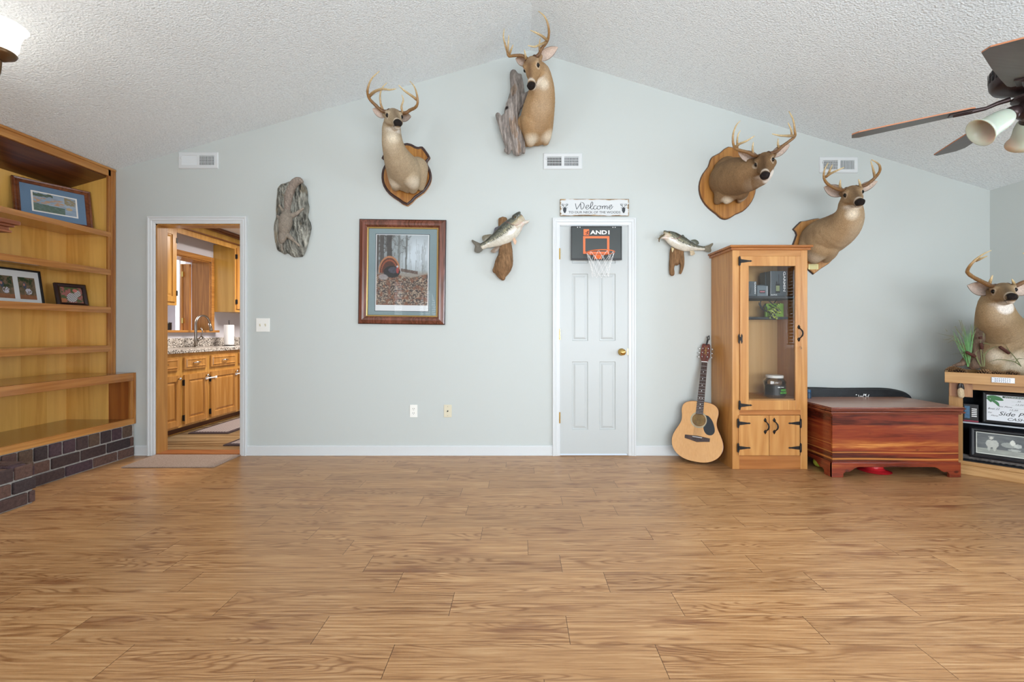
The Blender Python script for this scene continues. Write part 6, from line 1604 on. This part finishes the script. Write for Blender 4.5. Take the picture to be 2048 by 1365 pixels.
MB(TQ).box(bx, bx+stw, by, by+.022, .10, zt0).box(bx, bx+.02, by+.022, by+BD, .0, zt0).build('left_post', m_ashz, cs, bevel=.002)
MB(TQ).box(bx+BW-stw, bx+BW, by, by+.022, .10, zt0).box(bx+BW-.02, bx+BW, by+.022, by+BD, 0, zt0).build('right_post', m_ashz, cs, bevel=.002)
MB(TQ).box(bx+stw, bx+BW-stw, by, by+.02, .655, zt0).build('top_rail', m_ash, cs, bevel=.001)
MB(TQ).box(bx-.004, bx+BW+.004, by-.014, by+.02, 0, .072).box(bx, bx+BW, by-.004, by+.02, .072, .100).build('plinth', m_ash, cs, bevel=.003)
m_navy = plain('dark_felt_lining', '20262e', .9)
MB(TQ).box(bx+.02, bx+BW-.02, by+BD-.01, by+BD, .08, zt0).box(bx+.021, bx+.026, by+.024, by+BD-.01, .1, zt0-.001).box(bx+.02, bx+BW-.02, by+.02, by+BD-.01, .08, .1).build('dark_lining', m_navy, cs)
MB(TQ).box(bx+.026, bx+BW-.02, by+.024, by+BD-.01, .392, .402).build('glass_shelf', plain('smoked_shelf', '3c4550', .15), cs)
MB(TQ).box(bx+.026, bx+BW-.02, by+.021, by+.025, .392, .402).build('shelf_edge', plain('shelf_edge_pale', 'a9b2bb', .3), cs)
MB(TQ).box(bx+.002, bx+.130, by-.020, by-.0005, .598, .706).build('hook_block', m_cyp, cs, bevel=.002)
pl_ = MB(TQ).box(.245, .360, -.0045, .0, .728, .768); pl_.build('metal_nameplate', plain('nameplate_steel', 'b9bcc2', .25, .9), cs, bevel=.0015)
m_ash2 = plain('engraved_dark', '4a4f58', .5)
text('Bucks', (.262, -.0050, .750) if False else TQ @ Vector((.275, -.0048, .749)), TQ.to_3x3() @ Vector((1, 0, 0)), (0, 0, 1), .012, .055, m_ash2, cs) if False else None
mb = MB(TQ)
for z__ in (.758, .747, .737):
    for j in range(8): x = .262+.010*j; mb.box(x, x+.006, -.0050, -.0045, z__-.002, z__+.002)
mb.build('nameplate_engraving', m_ash2, cs)
hf = thing('deer_hoof_hook', 'small deer hoof used as a hook on the corner stand block', 'hoof', tuple(TQ @ Vector((bx+.065, by-.04, .60))))
b = Blob(); w3 = lambda x, y, z: np.array(TQ @ Vector((x, y, z)))
b.chain([(*w3(bx+.066, by-.036, .655), .018), (*w3(bx+.066, by-.036, .63), .020), (*w3(bx+.068, by-.036, .605), .018)])
V, Fc = b.remesh(.003, 2); npmesh('fur_leg', V, Fc, m_fur, hf, np.ones((len(V), 3))*np.array(lin('d0bc9b')))
b = Blob()
for s in (-1, 1): b.chain([(*w3(bx+.066+s*.009, by-.036, .662), .012), (*w3(bx+.066+s*.008, by-.040, .685), .0095), (*w3(bx+.066+s*.004, by-.044, .706), .004)])
V, Fc = b.remesh(.0022, 1); npmesh('hoof', V, Fc, plain('hoof_black', '26211f', .35), hf)
# dvd case / book, certificate, framed photo
bk2 = thing('boxed_dvd', 'dark boxed case with blue fish picture standing at the left of the corner stand shelf', 'box', tuple(TQ @ Vector((.13, .2, .403))))
MB(TQ).box(.104, .185, .170, .225, .4095, .535).build('case', plain('dvd_black', '14181d', .3), bk2, bevel=.001)
MB(TQ).box(.104, .185, .165, .230, .403, .409).build('red_edge', plain('crimson', 'a8324a', .4), bk2)
MB(TQ).box(.110, .138, .1692, .170, .425, .520).build('cover_picture', plain('lake_blue', '3f6a8a', .3, noise_amt=.4, nscale=60), bk2)
mb = MB(TQ)
for k in range(5): mb.box(.148, .176, .1692, .170, .44+.014*k, .447+.014*k)
mb.build('cover_text', m_wprint, bk2)
ct_ = thing('framed_certificate', 'black-framed tournament cheque with handwriting on the upper shelf of the corner stand', 'framed certificate', tuple(TQ @ Vector((.5, .18, .403))))
TC = TQ @ Matrix.Translation((.205, .165, .403)) @ Matrix.Rotation(R(-7), 4, 'X')
CW, CH = .60, .238
mb = MB(TC); frame_prof(mb, 0, CW, 0, CH, [(0, .012), (0, -.004), (.006, -.010), (.018, -.004), (.024, .002)]); mb.build('frame', m_blk, ct_)
MB(TC).box(.02, CW-.02, .001, .004, .02, CH-.02).build('cheque_paper', plain('cheque_white', 'dfe4ea', .6), ct_)
e3 = lambda x, z: TC @ Vector((x, .0005, z))
rx = TC.to_3x3() @ Vector((1, 0, 0)); uz = TC.to_3x3() @ Vector((0, 0, 1))
m_pen = plain('marker_ink', '2a2c30', .6); m_gpr = plain('green_print', '3f7a4a', .6)
MB(TC).box(.105, CW-.03, .0004, .001, CH-.040, CH-.026).build('banner', plain('banner_green', '2c4a3a', .6), ct_)
text("WORKING MAN'S TOURNAMENT", e3(.115, CH-.038)-(TC.to_3x3() @ Vector((0, .0006, 0))), rx, uz, .009, .30, m_wprint, ct_)
for (s, x, z__, h, w_) in (('33', .178, CH-.062, .009, .018), ('13.39', .170, CH-.088, .010, .040), ('Six Flow', .085, CH-.110, .010, .070), ('13.30', .140, CH-.130, .010, .042),
                           ('Boat 22', .030, CH-.132, .013, .060), ('Side Pot', .085, CH-.172, .030, .170), ('Our', .030, CH-.160, .010, .022), ('Flow', .045, CH-.182, .010, .040), ('CASH', .130, CH-.205, .021, .090),
                           ('To', .350, CH-.070, .018, .03), ('9950', .47, CH-.115, .018, .08)):
    text(s, e3(x, z__), rx, uz, h, w_, m_pen, ct_, name='handwriting', shear=.35)
text('$400', e3(.245, CH-.120), rx, uz, .022, .070, m_gpr, ct_, name='amount', shear=.25); text('$925', e3(.285, CH-.190), rx, uz, .024, .075, m_pen, ct_, name='handwriting', shear=.3)
mb = MB(TC)
for z__ in (CH-.064, CH-.090, CH-.113, CH-.135): mb.box(.15, .27, .0002, .0008, z__-.0006, z__)
mb.build('rule_lines', m_gpr, ct_)
b = Blob(); w4 = lambda x, z: np.array(TC @ Vector((x, .0, z)))
for c_ in ([(.030,CH-.036,.006),(.055,CH-.040,.016),(.085,CH-.048,.016),(.105,CH-.056,.006)], [(.05,CH-.060,.008),(.075,CH-.080,.010),(.085,CH-.100,.005)], [(.03,CH-.050,.008),(.045,CH-.072,.006)]):
    for p in crom([(x, z, r) for x, z, r in c_], 6): b.ball(w4(p[0], p[1]), 1, [list(rx), list(TC.to_3x3() @ Vector((0, 1, 0))), list(uz)], (p[2], .0012, p[2]))
V, Fc = b.remesh(.0012, 1); npmesh('fish_logo', V, Fc, m_gpr, ct_)
ph = thing('framed_photograph', 'black-framed old black and white photograph on the lower shelf of the corner stand', 'framed picture', tuple(TQ @ Vector((.5, .15, .1))))
TP = TQ @ Matrix.Translation((.135, .150, .130)) @ Matrix.Rotation(R(-8), 4, 'X')
PW, PH = .50, .235
mb = MB(TP); frame_prof(mb, 0, PW, 0, PH, [(0, .018), (0, -.010), (.010, -.016), (.016, -.008), (.026, -.010), (.032, -.002), (.038, .004)]); mb.build('frame', plain('ebony_frame', '17191f', .25, coat=.4), ph)
MB(TP).box(.036, PW-.036, .0025, .006, .036, PH-.036).build('photo_border', plain('photo_border_cream', 'c9ccc4', .6), ph)
def art_old(u, v):
    c = mixn(full(u, (.28, .30, .31)), (.40, .42, .42), fbm(u*8, v*8, 3)*1.6-.4); c = mixn(c, (.62, .64, .60), (v < .24)*(.6+.5*fbm(u*9, v*20, 5)))
    def el(c, x, y, a, b_, col, k=1.): return mixn(c, col, ((((u-x)/a)**2+((v-y)/b_)**2) < 1)*k*(.75+.4*fbm(u*40, v*40, 8)))
    for x in (.16, .22): c = el(c, x, .50, .05, .20, (.72, .73, .70))
    c = el(c, .18, .78, .025, .06, (.80, .80, .76)); c = el(c, .18, .85, .04, .02, (.85, .85, .82)); c = el(c, .15, .30, .02, .16, (.70, .71, .68)); c = el(c, .22, .30, .02, .16, (.70, .71, .68))
    c = el(c, .40, .52, .10, .13, (.58, .60, .58)); c = el(c, .44, .65, .03, .14, (.84, .85, .82)); c = el(c, .50, .52, .05, .10, (.80, .82, .80), .8); c = el(c, .46, .30, .08, .05, (.75, .77, .74), .8)
    c = el(c, .74, .62, .06, .22, (.20, .21, .22)); c = el(c, .74, .85, .03, .05, (.74, .74, .70)); c = el(c, .84, .70, .07, .16, (.55, .57, .55))
    for x in (.68, .75, .81): c = el(c, x, .33, .05, .07, (.86, .87, .84)); c = el(c, x-.03, .20, .008, .10, (.84, .85, .82)); c = el(c, x+.03, .20, .008, .10, (.84, .85, .82))
    return c
picture('photo', TP, .042, PW-.042, .044, PH-.042, .002, 110, 48, art_old, ph)
m_stone = plain('grey_driftwood', '6a6460', .9, noise_amt=.4, nscale=25, bmp=.8)
b = Blob(); b.chain([(*w3(.06, .19, .122), .020), (*w3(.2, .18, .119), .018), (*w3(.45, .175, .119), .018), (*w3(.75, .18, .120), .018), (*w3(1.0, .19, .120), .016)])
V, Fc = b.remesh(.005, 1, lambda V: (n3(V, (60, 60, 60), 4)-.5)*.01); V[:, 2] = np.maximum(V[:, 2], .1005)
tag(npmesh('driftwood_log', V, Fc, m_stone, None), 'long grey driftwood log on the floor of the corner stand under the framed photograph', 'driftwood')

# moss bed, pine cones, plants in the tray
m_moss = plain('dry_moss', '7a6a35', 1, noise_amt=.6, nscale=60, bmp=1)
mb = MB(TQ); nx, ny = 60, 24
vs = [(.02+(WT-.04)*i/(nx-1), .02+(DT-.04)*j/(ny-1), .755+.022*mnoise.noise(Vector((i*.35, j*.35, 0)))+.008*mnoise.noise(Vector((i*1.3, j*1.3, 4)))) for j in range(ny) for i in range(nx)]
mb.add(vs, [(j*nx+i, j*nx+i+1, (j+1)*nx+i+1, (j+1)*nx+i) for j in range(ny-1) for i in range(nx-1)])
o = mb.build('moss_bed', m_moss); tag(o, 'dry yellowish moss filling the tray of the corner stand', 'moss', kind='stuff')
cone_m = attr_mat('pine_cone_scales', .8, 0)
def cone(ctr, axis, ln, rad, seed, lab):
    ax = Vector(axis).normalized(); rf = ax.orthogonal().normalized(); r2 = ax.cross(rf); mb = MB(); cols = []
    c0, c1 = np.array(lin('3a1f15')), np.array(lin('a88058')); rd = random.Random(seed)
    k0 = len(mb.v); pts = [Vector(ctr)+ax*(ln*(i/6-.5)) for i in range(7)]; mb.tube(pts, [rad*.2, rad*.5, rad*.6, rad*.6, rad*.5, rad*.35, .002], 8); cols += [c0*.6]*(len(mb.v)-k0)
    K = 84
    for k in range(K):
        f = (k+.5)/K; a = k*2.39996; s = f-.5; r = rad*math.sin(math.pi*(.10+.86*f))**.7
        dr = rf*math.cos(a)+r2*math.sin(a); base = Vector(ctr)+ax*(ln*s)+dr*(r*.35); tip = Vector(ctr)+ax*(ln*(s+.10))+dr*(r*(.95+.15*rd.random()))
        sd = ax.cross(dr).normalized()*(rad*.20*(1.1-.4*abs(s))); th = ax*.0012
        mb.add([base-sd*.5, base+sd*.5, tip+sd, tip-sd, tip+dr*rad*.12+ax*.001, base+th*2, tip+th*2], [(0,1,2,4,3), (0,5,1), (1,5,6,2), (2,6,4), (4,6,3), (3,6,5,0)])
        cols += [c0, c0, c1, c1, c1*1.1, c0, c1*.8]
    o = mb.build('pine_cone', cone_m, None, colors=cols); return tag(o, lab, 'pine cone', 'pine cones on the corner stand')
zc_ = ZP(1850, 640, 8.53)
def onfront(u_, v_, z_): return TQ @ Vector((u_, v_, z_))
cones = [(.045, .34, .795, (1, .3, .1), .075, .028, 'brown pine cone at the far left back corner of the stand tray'),
         (.035, .24, .792, (.8, .5, .1), .085, .032, 'greyish pine cone on the left side of the stand tray'),
         (.075, .10, .790, (.9, -.3, .1), .085, .034, 'dark open pine cone at the front left of the tray, left of the grass'),
         (.205, .06, .790, (.8, -.5, .1), .080, .031, 'small pine cone behind the tray rim, right of the green grass'),
         (.245, .20, .795, (.2, .9, .1), .075, .030, 'dark pine cone behind the cattail stems at the foot of the bust'),
         (.275, .055, .788, (.9, -.2, .1), .080, .032, 'brown pine cone behind the tray rim above the metal nameplate'),
         (.335, .06, .790, (1, -.1, .15), .095, .037, 'large pine cone at the front of the bust, right of the nameplate'),
         (.455, .06, .790, (1, .2, .1), .090, .036, 'pine cone at the right edge of the picture on the stand tray')]
for i, (u_, v_, z_, ax, ln, rad, lab) in enumerate(cones): cone(onfront(u_, v_, z_-.006+.0), TQ.to_3x3() @ Vector(ax), ln, rad, i, lab)
m_grass = plain('artificial_grass_green', '6a9c62', .5); m_grass2 = plain('dry_grass_brown', '6d6a3c', .6); m_dkstem = plain('dark_stem', '3a2a1c', .7); m_reed = plain('cattail_brown', '4a241a', .8, bmp=.5, nscale=200)
gp = thing('artificial_grass_clump', 'green artificial grass clump with wispy dark sprigs at the left of the stand tray', 'grass plant', tuple(onfront(.12, .14, .76)))
rd = random.Random(11)
def blade(mb, pts, w0):
    q = crom(pts, 6); n = len(q)
    for i in range(n-1):
        pass
    L1 = []; 
    for i, p in enumerate(q):
        d_ = Vector(q[min(i+1, n-1)]-q[max(i-1, 0)]).normalized(); sd = d_.cross(Vector((.3, 1, 0))).normalized(); w_ = w0*(1-(i/(n-1))**2*.9); nn = d_.cross(sd)*.0006
        L1 += [Vector(p)-sd*w_, Vector(p)+nn, Vector(p)+sd*w_, Vector(p)-nn]
    fs = []
    for i in range(n-1):
        for k in range(4): fs.append((4*i+k, 4*i+(k+1) % 4, 4*i+4+(k+1) % 4, 4*i+4+k))
    mb.add(L1, fs)
go = .60
root = zc_(742, 810, go)
mb = MB()
for k in range(46):
    tx = rd.gauss(700, 95); ty = rd.uniform(60, 330) if rd.random() < .7 else rd.uniform(300, 480)
    o2 = go+rd.uniform(-.08, .08); x1_ = 742+(tx-742)*.35+rd.uniform(-15, 15)
    blade(mb, [tuple(zc_(742+rd.uniform(-16, 16), 800, go)), tuple(zc_(x1_, 800-(800-ty)*.5, (go+o2)/2)), tuple(zc_(tx, ty, o2))], .0024)
for tx, ty, mx_ in ((480, 180, 560), (470, 160, 600), (820, 300, 800), (860, 650, 800)): blade(mb, [tuple(zc_(745, 790, go)), tuple(zc_(mx_, (ty+790)/2-40, go)), tuple(zc_(tx, ty, go+.03))], .0028)
mb.build('green_blades', m_grass, gp)
mb = MB()
for st in ([(740,700),(690,560),(560,330),(490,240)], [(490,285),(390,270),(300,250),(190,222)], [(490,285),(420,325),(340,340),(280,338)], [(490,340),(430,370),(370,412)], [(600,420),(500,340),(490,300),(492,410)], [(760,760),(700,600),(600,570),(420,595)], [(720,620),(650,430),(575,440),(560,480),(590,510)],
           [(650,300),(540,160),(520,110),(500,130),(475,170)], [(700,300),(625,40),(622,0)], [(640,200),(590,20),(560,15)], [(800,300),(790,160),(775,70)], [(380,200),(340,150)], [(700,560),(660,420),(520,260)]):
    blade(mb, [tuple(zc_(x, y, go+.02)) for x, y in st], .0015)
mb.build('wispy_sprigs', m_grass2, gp)
ctl = thing('cattail_bunch', 'brown artificial cattails with dry leaves rising from the stand tray before the bust', 'cattails', tuple(onfront(.22, .12, .76)))
mb = MB(); co = .64
for st in ([(985,800),(960,600),(950,400),(945,330)], [(960,800),(890,650),(870,560),(930,510)], [(1010,800),(1000,620),(940,540)], [(880,640),(800,590),(705,540)], [(1000,640),(1060,540),(1170,470),(1270,450)], [(1640,800),(1540,650),(1430,520),(1370,410)], [(1640,790),(1500,710),(1250,680),(1080,730)], [(1545,720),(1590,670),(1689,660)], [(960,800),(900,700),(870,600),(890,560)], [(1010,800),(1020,700),(1000,560),(960,520)], [(990,400),(1060,405),(1130,435)], [(990,230),(1005,260),(985,330)]):
    blade(mb, [tuple(zc_(x, y, co)) for x, y in st], .0034)
mb.build('dry_leaves', plain('olive_dry_leaf', '65683f', .6), ctl)
for (a, b_) in (((700,545),(862,635)), ((1265,455),(1445,580)), ((950,395),(972,505)), ((940,285),(950,330))):
    A, B_ = zc_(*a, co+.01), zc_(*b_, co+.01); MB().tube([A, A+(B_-A)*.08, A+(B_-A)*.92, B_], [.003, .0105, .0105, .003], 12).build('cattail_head', m_reed, ctl, smooth=True)
# driftwood slab behind the bust and low root
b = Blob()
for chn in ([(905,140,.58,20),(880,250,.58,55),(900,400,.6,75),(890,560,.6,70),(850,700,.6,75),(820,790,.6,90)], [(980,200,.6,30),(975,300,.6,40),(930,420,.62,40)], [(690,580,.58,20),(690,680,.58,45),(640,740,.58,45),(540,770,.58,30),(470,780,.58,15)]):
    b.chain([(*zc_(x, y, o2), r/8.53/265) for x, y, o2, r in chn])
V, Fc = b.remesh(.006, 2); rid = n3(V, (50, 50, 8), 3); V[:, 0] += (rid-.5)*.03; V[:, 2] = np.maximum(V[:, 2], .748)
tag(npmesh('driftwood_stump', V, Fc, m_bark, None, np.array(lin('6d5a4c'))[None]*(.3+1.3*rid[:, None])), 'dark weathered driftwood stump standing behind the left side of the bust in the tray', 'driftwood')

# 5: bust on the stand
z = ZP(1850, 490, 8.03)
deer('deer_pedestal_mount', 'broad deer bust with raised head standing in the tray of the corner stand', z,
     (1255, 745, .76), (1410, 836, .955),
     [(1130, 900, .68, .082), (1120, 1010, .69, .095), (1135, 1130, .67, .108), (1170, 1260, .61, .125), (1230, 1400, .54, .150), (1330, 1540, .47, .175), (1450, 1700, .42, .185), (1560, 1900, .38, .19)],
     [[(1230, 1500, .54, .13), (1150, 1700, .53, .095), (1120, 1900, .52, .08), (1120, 2200, .50, .07)], [(1450, 1600, .54, .12), (1480, 1800, .54, .10), (1500, 2200, .53, .08)], [(1500, 1450, .40, .13), (1680, 1500, .36, .15), (1750, 1800, .34, .17)], [(1300, 1650, .52, .12), (1320, 1900, .50, .10)]],
     [[([(1115,700,.76),(1040,655,.77),(930,600,.78),(800,535,.79),(705,470,.80),(680,415,.82),(735,320,.86),(830,225,.88),(945,145,.88),(1062,90,.86)], .0155, .003),
       ([(1035,630,.77),(1058,560,.79),(1086,488,.80)], .010, .003), ([(815,258,.86),(900,222,.90),(1003,178,.94)], .009, .0025)],
      [([(1395,700,.76),(1460,655,.77),(1560,610,.78),(1690,560,.79),(1770,480,.80),(1790,400,.83),(1740,300,.86),(1660,200,.88),(1572,128,.87)], .0155, .003),
       ([(1435,650,.77),(1420,600,.79),(1396,552,.80)], .010, .003)]],
     [((1010, 815, .75), (690, 655, .77), .098), ((1450, 800, .74), (1790, 700, .76), .095)], None, S=1.0, pad=.78, roll=-3,
     body='a48a68', dark='77604a', white_lobes=[(1130,1800,.60,.075),(1490,1900,.62,.10)], group='deer shoulder mounts', front=(-.5,-1,-.2), cutz=.752, loc=tuple(onfront(.45, .2, .76)))

# ================================================================== ceiling fan
FH = Vector((2.195*1.06, 1.861*1.06-CAMD, CAMZ+1.06)); fzp = FH.z
m_bronze = plain('oil_rubbed_bronze', '3a2c2c', .35, .5); m_bladeu = wood('blade_grey_walnut', '5d5c5c', '47413f', 'x', 1, .45, contrast=.5)
m_bladee = plain('blade_edge_oak', 'b5754f', .5); m_frost = None
fn = thing('ceiling_fan', 'bronze ceiling fan with dark blades and frosted glass lamps hanging at the upper right', 'ceiling fan', tuple(FH))
cz_top = ceil_z(FH.x)
MB().tube([(FH.x, FH.y, fzp+.14), (FH.x, FH.y, cz_top-.05)], .013, 12).build('downrod', m_bronze, fn)
MB().lathe([(.001, -.075), (.03, -.075), (.075, -.03), (.085, .035), (.001, .035)], (FH.x, FH.y, cz_top), 28).build('canopy', m_bronze, fn, smooth=False)
MB().lathe([(.001, -.02), (.06, -.02), (.09, -.005), (.128, .012), (.138, .03), (.140, .045), (.138, .10), (.128, .118), (.08, .14), (.03, .150), (.001, .15)], (FH.x, FH.y, fzp+.055), 48).build('motor_housing', m_bronze, fn, smooth=True)
mb = MB()
for k in range(36):
    a = 2*math.pi*k/36; c, s = math.cos(a), math.sin(a)
    for z0, z1 in ((.083, .103), (.107, .127)):
        p = Vector((FH.x+c*.1405, FH.y+s*.1405, fzp+.025)); tn_ = Vector((-s, c, 0))*.0045
        mb.add([p-tn_+Vector((0,0,z0)), p+tn_+Vector((0,0,z0)), p+tn_*1.6+Vector((0,0,z1)), p-tn_*.4+Vector((0,0,z1))], [(0,1,2,3)])
o = mb.build('vent_slots', m_dark, fn); o.modifiers.new('s', 'SOLIDIFY').thickness = .001
RB = .617*1.06
for k in range(5):
    ang = R(143.1-72*k); M = Matrix.Translation((FH.x, FH.y, fzp+.005)) @ Matrix.Rotation(ang, 4, 'Z') @ Matrix.Rotation(R(-9), 4, 'X')
    outl_ = [(.19,-.045),(.21,-.055),(.30,-.062),(.45,-.070),(RB-.03,-.073),(RB,-.045),(RB,.045),(RB-.03,.073),(.45,.070),(.30,.062),(.21,.055),(.19,.045)]
    mb = MB(M); n = len(outl_); mb.add([(x, y, -.003) for x, y in outl_]+[(x, y, .003) for x, y in outl_], [tuple(range(n-1, -1, -1)), tuple(range(n, 2*n))]+[(i, (i+1) % n, (i+1) % n+n, i+n) for i in range(n)])
    mb.mi = [0, 0]+[1]*n; bl = mb.build('blade', [m_bladeu, m_bladee], fn)
    M2 = Matrix.Translation((FH.x, FH.y, fzp+.005)) @ Matrix.Rotation(ang, 4, 'Z')
    mb = MB(M2).tube([(.07, 0, .012), (.11, 0, .006), (.15, 0, -.006), (.20, 0, -.006), (.26, 0, -.007)], [.012, .010, .009, .012, .010], 8)
    mb.T = M; mb.box(.195, .275, -.028, .028, -.010, -.0035); mb.build('blade_bracket', m_bronze, fn, bevel=.002)
MB().lathe([(.001, -.09), (.035, -.09), (.055, -.07), (.06, -.04), (.045, -.015), (.07, .0), (.07, .01), (.001, .01)], (FH.x, FH.y, fzp), 28).build('light_kit', m_bronze, fn)
m_shade = plain('frosted_glass', 'b4bdb0', .35); m_shade.node_tree.nodes['Principled BSDF'].inputs['Subsurface Weight'].default_value = .3
for k in range(3):
    ang = R(168+120*k); dr = Vector((math.cos(ang), math.sin(ang), 0)); ax = (dr*.84+Vector((0, 0, -.54))).normalized()
    base = FH+Vector((0, 0, -.045))+dr*.055; rf = ax.orthogonal().normalized(); r2 = ax.cross(rf)
    def lath(prof, n=28): return [[base+ax*h+(rf*math.cos(2*math.pi*j/n)+r2*math.sin(2*math.pi*j/n))*r for j in range(n)] for r, h in prof]
    mb = MB(); mb.rings(lath([(.001, 0), (.022, 0), (.03, .02), (.033, .045), (.001, .045)])); mb.build('lamp_holder', m_bronze, fn, smooth=True)
    mb = MB(); mb.rings(lath([(.030, .04), (.040, .055), (.047, .085), (.049, .12), (.055, .15), (.068, .172), (.064, .172), (.050, .148), (.044, .12), (.041, .085), (.03, .055)]), cap=False); mb.build('glass_shade', m_shade, fn, smooth=True)

# ================================================================== chandelier at the upper left edge
LX, LY, LZ = P(-2, 82, CAMD-1.9)
cd = thing('chandelier', 'bronze chandelier arm with a lit white glass bell shade at the upper left edge', 'chandelier', (LX-.42, LY, LZ))
m_lit = plain('lit_opal_glass', 'fffaf2', .3, emis=1.6)
cxx = LX-.42; m_abz = plain('antique_bronze', '6b5238', .35, .8)
MB().lathe([(.001, -.16), (.02, -.15), (.045, -.12), (.03, -.07), (.022, .0), (.035, .08), (.02, .14), (.012, .16), (.001, .16)], (cxx, LY, LZ-.02), 24).build('hub', m_abz, cd, smooth=True)
MB().tube([(cxx, LY, LZ+.12), (cxx, LY, ceil_z(cxx)-.02)], .006, 8).lathe([(.001, -.05), (.05, -.03), (.06, .03), (.001, .03)], (cxx, LY, ceil_z(cxx)), 20).build('chain_and_canopy', m_abz, cd)
for k in range(3):
    a = 2*math.pi*k/3; d_ = Vector((math.cos(a), math.sin(a), 0)); c0 = Vector((cxx, LY, LZ-.08)); c1 = Vector((cxx, LY, LZ))+d_*.42
    MB().tube([tuple(v) for v in crom([c0, c0+d_*.12+Vector((0, 0, -.07)), c0+d_*.30+Vector((0, 0, -.09)), c1+d_*-.02+Vector((0, 0, -.155)), c1+Vector((0, 0, -.075))], 6)], .011, 10).build('arm', m_abz, cd, smooth=True)
    MB().lathe([(.001, -.085), (.02, -.082), (.030, -.075), (.050, -.062), (.056, -.05), (.052, -.044), (.001, -.044)], c1, 24).build('lamp_cup', m_abz, cd, smooth=True)
    MB().lathe([(.050, -.044), (.060, -.02), (.064, .02), (.074, .05), (.090, .072), (.085, .076), (.070, .052), (.060, .02), (.055, -.02), (.044, -.04)], c1, 32, cap=False).build('glass_shade', m_lit, cd, smooth=True)
    point('chandelier_bulb', c1+Vector((0, 0, .08)), 2.6, (1.0, .95, .88), .04)
